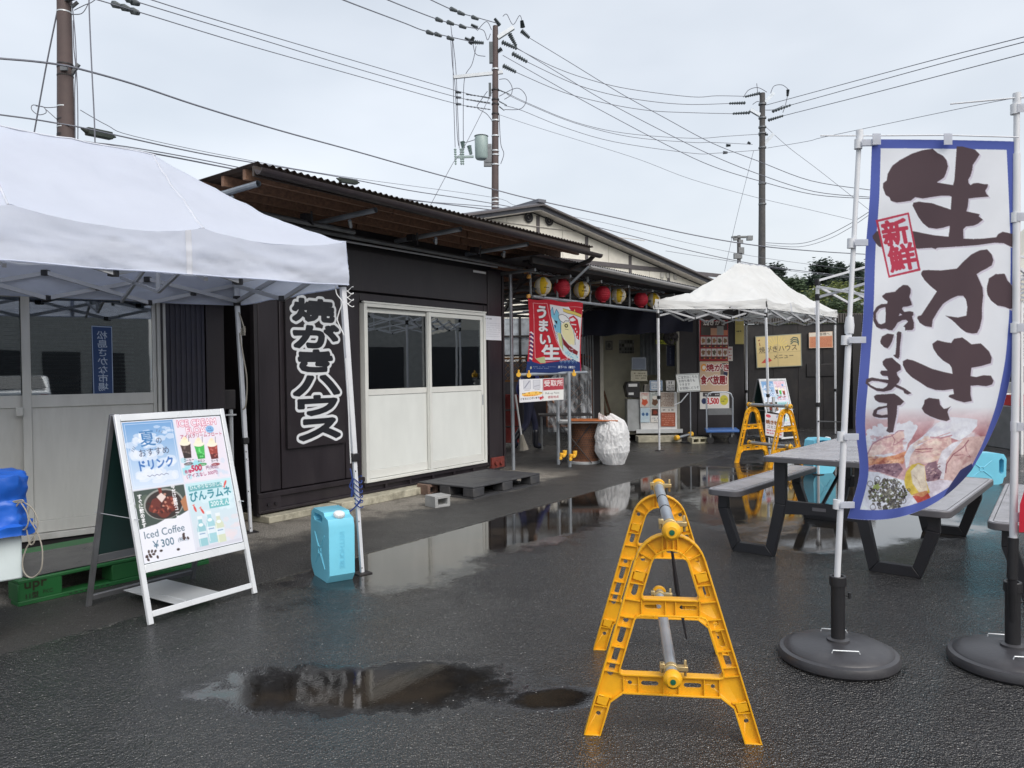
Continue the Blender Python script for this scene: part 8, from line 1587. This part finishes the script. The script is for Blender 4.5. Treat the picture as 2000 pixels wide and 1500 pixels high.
    def f(u, v):
        x, y = px(u, v); dep = 3.86-0.10*u+0.05*np.sin(u*5.0+v*3)*(0.25+v*0.7)-0.10*np.clip(v-0.75, 0, 1)*np.sin(u*3.1)*3+0.012*np.sin(u*19+v*9)*v+0.012*np.sin(v*26+u*4)*(1-u)**3
        dd = Fw_[None, :]+((x-1000)/FPX)[:, None]*Rw-((y-750)/FPX)[:, None]*Uw
        return np.array(CAM)+dd*(dep/dd[:, 1])[:, None]
    d.sheet('cloth', f, CLOTH, t)
    # pole, sleeve joint, top bar, tabs
    pb = c1_+Vector((0, 0, 0.12)); ptop = at(1679, 256, 3.9); jn = at(1658.5, 640, 3.89)
    p430 = at(1635, 1128, 3.88)
    mb = MB(); mb.tube([pb, p430, jn], 0.0155, 16); mb.build('lower_pole', POLEW, t)
    mb = MB(); mb.tube([jn, ptop], 0.0120, 14); mb.build('upper_pole', POLEW, t)
    mb = MB(); mb.tube([jn+Vector((0, 0, -0.03)), jn+Vector((0.001, 0, 0.01)), jn+Vector((0.003, 0, 0.055))], [0.021, 0.024, 0.018], 16); mb.build('pole_joint', POLEW, t)
    mb = MB(); mb.tube([ptop+Vector((0, 0, -0.05)), ptop+Vector((0, 0, 0.005))], 0.018, 14); mb.build('top_cap', POLEW, t)
    mb = MB(); mb.tube([at(1602, 265, 3.95), at(1700, 265, 3.88), at(1850, 264, 3.8), at(1990, 268, 3.72)], 0.0035, 8); mb.build('cross_bar', POLEW, t)
    for px0, px1, y in ((1682, 1712, 279), (1668, 1694, 474), (1656, 1690, 664), (1648, 1676, 853), (1640, 1668, 986)):
        p = at((px0+px1)/2, y, 3.865); w = (px1-px0)/1500*3.87; mb = MB(); mb.beam(at(px0-2, y, 3.87), at(px1, y, 3.86), 0.004, 0.042, up=(0, 0, 1)) if False else mb.bx((p.x-w/2, p.y-0.010, p.z-0.016), (p.x+w/2, p.y-0.0075, p.z+0.016)); mb.bx((p.x-w/2, p.y+0.004, p.z-0.016), (p.x+w/2, p.y+0.0065, p.z+0.016)); mb.build('tab', TAB, t, bevel=0.002)
        mb = MB(); mb.tube([Vector((p.x-w/2-0.006, 3.885, p.z-0.024)), Vector((p.x-w/2-0.004, 3.885, p.z+0.024))], 0.0195, 12); mb.build('ring', POLEW, t)
    for x in (1710, 1849): p = at(x, 270, 3.8 if x > 1800 else 3.86); mb = MB(); mb.bx((p.x-0.02, p.y-0.014, p.z-0.035), (p.x+0.02, p.y-0.010, p.z+0.02)); mb.build('tab', TAB, t)
oyster_flag()
def second_flag():
    t = thing('red_flag', 'white flag pole with the edge of a red flag at the right picture edge', 'flag', (c2_.x, c2_.y, 0.1)); D = 3.75
    pb = c2_+Vector((0, 0, 0.12)); p1 = at(1979, 1050, D); p2 = at(1985, 640, D); p3 = at(1986, 184, D)
    mb = MB(); mb.tube([at(1977, 1130, D), p1], 0.024, 16); mb.build('socket_tube', BLACKP, t); mb = MB(); mb.tube([pb, at(1977, 1125, D)], 0.02, 12); mb.build('inner_tube', BLACKP, t)
    mb = MB(); mb.tube([p1, p2, at(1985, 300, D)], 0.0175, 16); mb.build('lower_pole', POLEW, t); mb = MB(); mb.tube([at(1985, 320, D), p3], 0.0135, 14); mb.build('upper_pole', POLEW, t)
    mb = MB(); mb.tube([at(1986, 215, D), at(1986, 182, D)], 0.018, 14); mb.build('top_cap', POLEW, t)
    mb = MB(); mb.tube([at(1856, 203, 3.85), at(1986, 191, 3.74), at(2200, 180, 3.6)], 0.004, 8); mb.build('cross_bar', POLEW, t)
    for y in (212, 424, 640, 833, 1010):
        p = at(1998, y, D-0.01); mb = MB(); mb.bx((p.x-0.035, p.y-0.012, p.z-0.02), (p.x+0.05, p.y-0.008, p.z+0.02)); mb.build('tab', TAB, t); mb = MB(); mb.tube([Vector((p.x-0.033, D, p.z-0.024)), Vector((p.x-0.033, D, p.z+0.024))], 0.0195, 12); mb.build('ring', POLEW, t)
    cv = Canvas(60, 180, 120, bg=(206, 40, 62))
    vk = [0, .3, .6, .85, .93, 1]; xk = [2012, 2014, 2010, 2006, 1992, 1990]; yk = [228, 450, 700, 940, 985, 1040]
    Fw_, Rw, Uw = np.array(Fw), np.array(Rv), np.array(Uv)
    def f(u, v):
        x = np.interp(v, vk, xk)+u*260; y = np.interp(v, vk, yk)-u*20; dep = D-0.02-0.1*u+0.03*np.sin(u*7+v*5)
        dd = Fw_[None, :]+((x-1000)/FPX)[:, None]*Rw-((y-750)/FPX)[:, None]*Uw; return np.array(CAM)+dd*(dep/dd[:, 1])[:, None]
    cv.sheet('cloth', f, CLOTH, t)
second_flag()

# ---------------------------------------------------------------- left foreground: green pallet, black board, white box under blue tarp
def left_stuff():
    GP = mat('pallet_green', C(38, 104, 56), 0.5, var=0.12, dirt=0.25, dirtcol=(0.03, 0.08, 0.04))
    a = gr(36, 1186); u = Vector((0.60, 0.80, 0)).normalized(); b = Vector((-u.y, u.x, 0)); M = Matrix(((u.x, b.x, 0, a.x), (u.y, b.y, 0, a.y), (0, 0, 1, 0), (0, 0, 0, 1)))
    t = thing('green_pallet', 'green plastic pallet with dark lettering under the left shack door', 'pallet', M @ Vector((0.6, 0.5, 0)))
    def P(n, fn, ma, parent=t, **k): mb = MB(); mb.M = M.copy(); fn(mb); return mb.build(n, ma, parent, **k)
    W_, D_, H = 1.35, 1.0, 0.17
    P('deck', lambda m: m.bx((0, 0, H-0.025), (W_, D_, H)), GP, bevel=0.006); P('bottom_deck', lambda m: (m.bx((0, 0, 0), (W_, 0.12, 0.03)), m.bx((0, D_-0.12, 0), (W_, D_, 0.03))), GP, bevel=0.004)
    for x0, x1 in ((0, 0.27), (0.60, 0.84), (1.12, 1.35)):
        P('block', lambda m: m.bx((x0, 0.004, 0.03), (x1, 0.16, H-0.025)), GP, bevel=0.006); P('block', lambda m: m.bx((x0, D_-0.16, 0.03), (x1, D_-0.004, H-0.025)), GP)
    cv = Canvas(26, 13, 60, bg=(38, 104, 56)); cv.text('upr', 2.5, -2.2, 8.2, (46, 36, 28), 0.04, sx=1.25); cv.text('11型', 3, 7.9, 4.4, (44, 36, 30), 0.05); cv.text('PKC', 14, 7.5, 3.6, (44, 60, 40), 0.03)
    cv.sheet('lettering', flat(*[M @ Vector(q) for q in ((0.01, 0.0015, 0.155), (0.26, 0.0015, 0.155), (0.26, 0.0015, 0.03), (0.01, 0.0015, 0.03))]), PRINT, t)
    P('slot', lambda m: [m.bx((0.31+k*0.035, -0.001, 0.012), (0.33+k*0.035, 0.003, 0.018)) for k in range(8)], DARK)
    o = thing('black_board', 'wet black board lying on the green pallet', 'board', M @ Vector((0.7, 0.4, H+0.003))); mb = MB(); mb.M = M.copy(); mb.grid(lambda s, v: (0.06+1.25*s, 0.02+0.75*v, H+0.006+0.003*math.sin(s*9)), 12, 4); mb.grid(lambda s, v: (0.06+1.25*s, 0.02, H+0.002+0.004*v), 12, 1); mb.build('board', mat('wet_black', C(40, 40, 46), 0.25, var=0.2, bump=0.4, bscale=5), o)
    # white cooler box with tarp
    c = at(44, 1090, 4.35); t = thing('cooler_box', 'white box at the left edge under a roped blue tarp', 'box', (c.x-0.4, c.y+0.1, 0.0))
    d = Vector((0.72, 0.69, 0)).normalized(); e = Vector((-0.69, 0.72, 0)); M2 = Matrix(((d.x, e.x, 0, c.x), (d.y, e.y, 0, c.y), (0, 0, 1, 0), (0, 0, 0, 1)))
    def P2(n, fn, ma, parent=t, **k): mb = MB(); mb.M = M2.copy(); fn(mb); return mb.build(n, ma, parent, **k)
    P2('body', lambda m: m.bx((-0.75, 0.0, 0.345), (0, 0.4, 0.70)), mat('cooler_white', C(206, 218, 220), 0.45, var=0.04), bevel=0.01)
    P2('stand', lambda m: m.bx((-0.7, 0.06, 0.0), (-0.12, 0.36, 0.34)), DARK)
    tp = thing('blue_tarp', 'bright blue tarp tied over the white box at the left edge', 'tarp', M2 @ Vector((-0.3, 0.2, 0.60)))
    TP = mat('tarp_blue', C(30, 92, 190), 0.35, var=0.15, vscale=5, bump=0.5, bscale=12); mb = MB(); mb.M = M2.copy()
    def tf(s, v):
        a_ = -math.pi*0.10+s*math.pi*2; r0 = 1.0
        x = -0.36+0.41*max(-1, min(1, 1.25*math.cos(a_))); y = 0.2+0.24*max(-1, min(1, 1.3*math.sin(a_))); z = 0.60+0.33*min(1, v*1.5)
        if v > 0.66: k = (v-0.66)/0.34; x = x*(1-k)+(-0.36)*k; y = y*(1-k)+0.2*k; z = 0.93+0.03*math.sin(k*1.57)
        if v < 0.1: x += 0.03*math.cos(a_); y += 0.03*math.sin(a_)
        w_ = 0.025*noise.noise(Vector((x*7, y*7, z*9)))+0.015*noise.noise(Vector((x*18, y*18, z*20)))-0.006*math.exp(-((v-0.42)/0.06)**2)
        return (x+w_*1.4*math.cos(a_), y+w_*1.4*math.sin(a_), z+w_)
    mb.grid(tf, 110, 44); mb.build('sheet', TP, tp)
    rp = thing('tarp_rope', 'grey rope tied round the blue tarp with long hanging loops', 'rope', M2 @ Vector((0, 0, 0.4)))
    for pts, D in (([(-10, 984), (15, 981), (40, 981), (46, 979), (40, 977), (10, 983)], 4.30), ([(38, 981), (28, 995), (27, 1015), (38, 1031), (48, 1034), (55, 1020), (52, 1000), (41, 982)], 4.30), ([(46, 981), (62, 992), (72, 1010), (74, 1025), (68, 1045), (66, 1060), (58, 1062), (52, 1035)], 4.32), ([(58, 990), (56, 1010), (70, 1035), (80, 1060), (83, 1085), (80, 1112), (68, 1126), (56, 1127), (46, 1115), (44, 1095), (52, 1070), (64, 1052), (70, 1040)], 4.32)):
        mb = MB(); loopw(mb, pts, D, 0.0045, 6); mb.build('loop', ROPE, rp)
left_stuff()

# ---------------------------------------------------------------- black pallet and cinder blocks before the white doors
def black_pallet():
    a = gr(925, 976); l_ = MSI @ a; PM = mat('pallet_black', C(60, 61, 65), 0.6, var=0.15, bump=0.2, bscale=50, dirt=0.4, dirtcol=(0.12, 0.115, 0.10))
    x0, y0 = l_.x, l_.y; W_, D_, H = 1.40, 0.86, 0.145
    t = thing('black_pallet', 'dark grey plastic pallet on the grit below the white doors', 'pallet', MS @ Vector((x0+0.7, y0+0.4, 0)))
    def P(n, fn, ma=PM, parent=t, **k): mb = MB(); mb.M = MS @ Matrix.Translation((x0, y0, 0)); fn(mb); return mb.build(n, ma, parent, **k)
    dk = P('deck', lambda m: m.bx((0, 0, H-0.02), (W_, D_, H)), bevel=0.005)
    for cx in (0.40, 1.0):
        for s_ in (-1, 1): P('deck_slot', lambda m: m.bx((cx-0.2, D_/2+s_*0.28-0.012, H-0.001), (cx+0.2, D_/2+s_*0.28+0.012, H+0.001)), GRV, dk); P('deck_slot', lambda m: m.bx((cx+s_*0.24-0.01, D_/2-0.2, H-0.001), (cx+s_*0.24+0.01, D_/2+0.2, H+0.001)), GRV, dk)
    for x in (0.0, 0.58, 1.19):
        for y in (0.0, 0.36, 0.70): P('block', lambda m: m.bx((x, y, 0.02), (x+0.21, y+0.16, H-0.02)), bevel=0.01)
    for x in (0.0, 0.58, 1.19): P('runner', lambda m: m.bx((x, 0, 0), (x+0.21, D_, 0.02)))
    for y in (0.0, 0.70): P('runner', lambda m: m.bx((0.21, y+0.001, 0.0), (1.19, y+0.159, 0.019)))
black_pallet()
BLK = mat('cinder_grey', C(158, 160, 160), 0.9, var=0.15, bump=0.5, bscale=90); BLK2 = mat('cinder_brown', C(112, 92, 82), 0.9, var=0.25, bump=0.5, bscale=70, dirt=0.4)
def cinder(lab, px, py, w, d, h, ang, ma, holes, dz=0):
    t = thing('cinder_block', lab, 'cinder block', (0, 0, 0), 'cinder blocks on the grit'); mb = MB()
    hs = [[(a, h*0.22), (b, h*0.22), (b, h*0.76), (a, h*0.76)] for a, b in holes]
    mb.prism([(0, 0), (w, 0), (w, h*0.86), (w+0.015, h), (0, h)], 0.0, d, hs); mb.build('block', ma, t, bevel=0.004, origin=(0, 0, 0)); g = gr(px, py); place(t, (g.x, g.y, dz), ang); return t
cinder('pale grey cinder block with one open hole, nearest the camera', 850, 993, 0.20, 0.20, 0.125, math.atan2(0.80, 0.58)-0.25, BLK, [(0.04, 0.165)])
cinder('brown cinder block with two holes leaning at the black pallet', 836, 968, 0.30, 0.20, 0.125, math.atan2(0.80, 0.58)-0.1, BLK2, [(0.04, 0.13), (0.165, 0.255)], 0.0)
cinder('small pale cinder block beside the thin board stand before the booth', 1352, 867, 0.34, 0.2, 0.12, 0.25, mat('cinder_cream', C(176, 172, 150), 0.9, var=0.15), [(0.03, 0.14), (0.18, 0.30)])
def misc_far():
    # yellow capped pipe end on the ground by the booth, platform trolley
    t = thing('pipe_stub', 'short pipe with yellow caps lying on the ground before the booth', 'pipe', gr(1335, 858)); a, b = at(1322, 855, 15.3), at(1349, 848, 15.5); mb = MB(); mb.tube([a, b], 0.025, 10); mb.build('tube', STEEL, t)
    for p in (a, b): mb = MB(); mb.tube([p-(b-a)*0.12, p+(b-a)*0.12], 0.05, 10); mb.build('cap', MATS['cap_yellow'], t, bevel=0.01)
    g = gr(1378, 847); t = thing('platform_trolley', 'blue platform trolley with a bent steel handle before the food posters', 'trolley', (4.5, 15.4, 0)); Y = 15.0
    BL = mat('trolley_blue', C(64, 104, 166), 0.45, var=0.08)
    x0, x1 = at(1379, 835, Y).x, at(1456, 830, Y).x
    mb = MB(); mb.add([(x0, Y, 0.22), (x1-0.12, Y, 0.22), (x1, Y+0.62, 0.22), (x0+0.12, Y+0.62, 0.22), (x0, Y, 0.27), (x1-0.12, Y, 0.27), (x1, Y+0.62, 0.27), (x0+0.12, Y+0.62, 0.27)], [(3, 2, 1, 0), (4, 5, 6, 7), (0, 1, 5, 4), (1, 2, 6, 5), (2, 3, 7, 6), (3, 0, 4, 7)]); mb.build('platform', BL, t, bevel=0.01)
    hx0, hx1 = at(1380, 800, Y+0.3).x, at(1431, 800, Y+0.3).x; zt = at(1400, 766, Y+0.3).z
    mb = MB(); mb.tube([(hx0, Y+0.3, 0.26), (hx0, Y+0.3, zt-0.12), (hx0+0.04, Y+0.3, zt-0.03), (hx0+0.12, Y+0.3, zt), (hx1-0.12, Y+0.3, zt), (hx1-0.04, Y+0.3, zt-0.03), (hx1, Y+0.3, zt-0.12), (hx1, Y+0.3, 0.26)], 0.016, 10); mb.build('handle', STEEL, t)
    mb = MB(); mb.bx((hx0+0.03, Y+0.29, 0.55), (hx1-0.02, Y+0.31, 0.68)); mb.build('plate', STEELD, t)
    for x, y in ((x0+0.1, Y+0.08), (x1-0.25, Y+0.08), (x0+0.2, Y+0.5), (x1-0.1, Y+0.5)):
        mb = MB(); mb.tube([(x, y-0.02, 0.07), (x, y+0.02, 0.07)], 0.07, 16); mb.build('wheel', BLACKP, t); mb = MB(); mb.box((x, y, 0.17), (0.03, 0.06, 0.1)); mb.build('caster', STEELD, t)
misc_far()
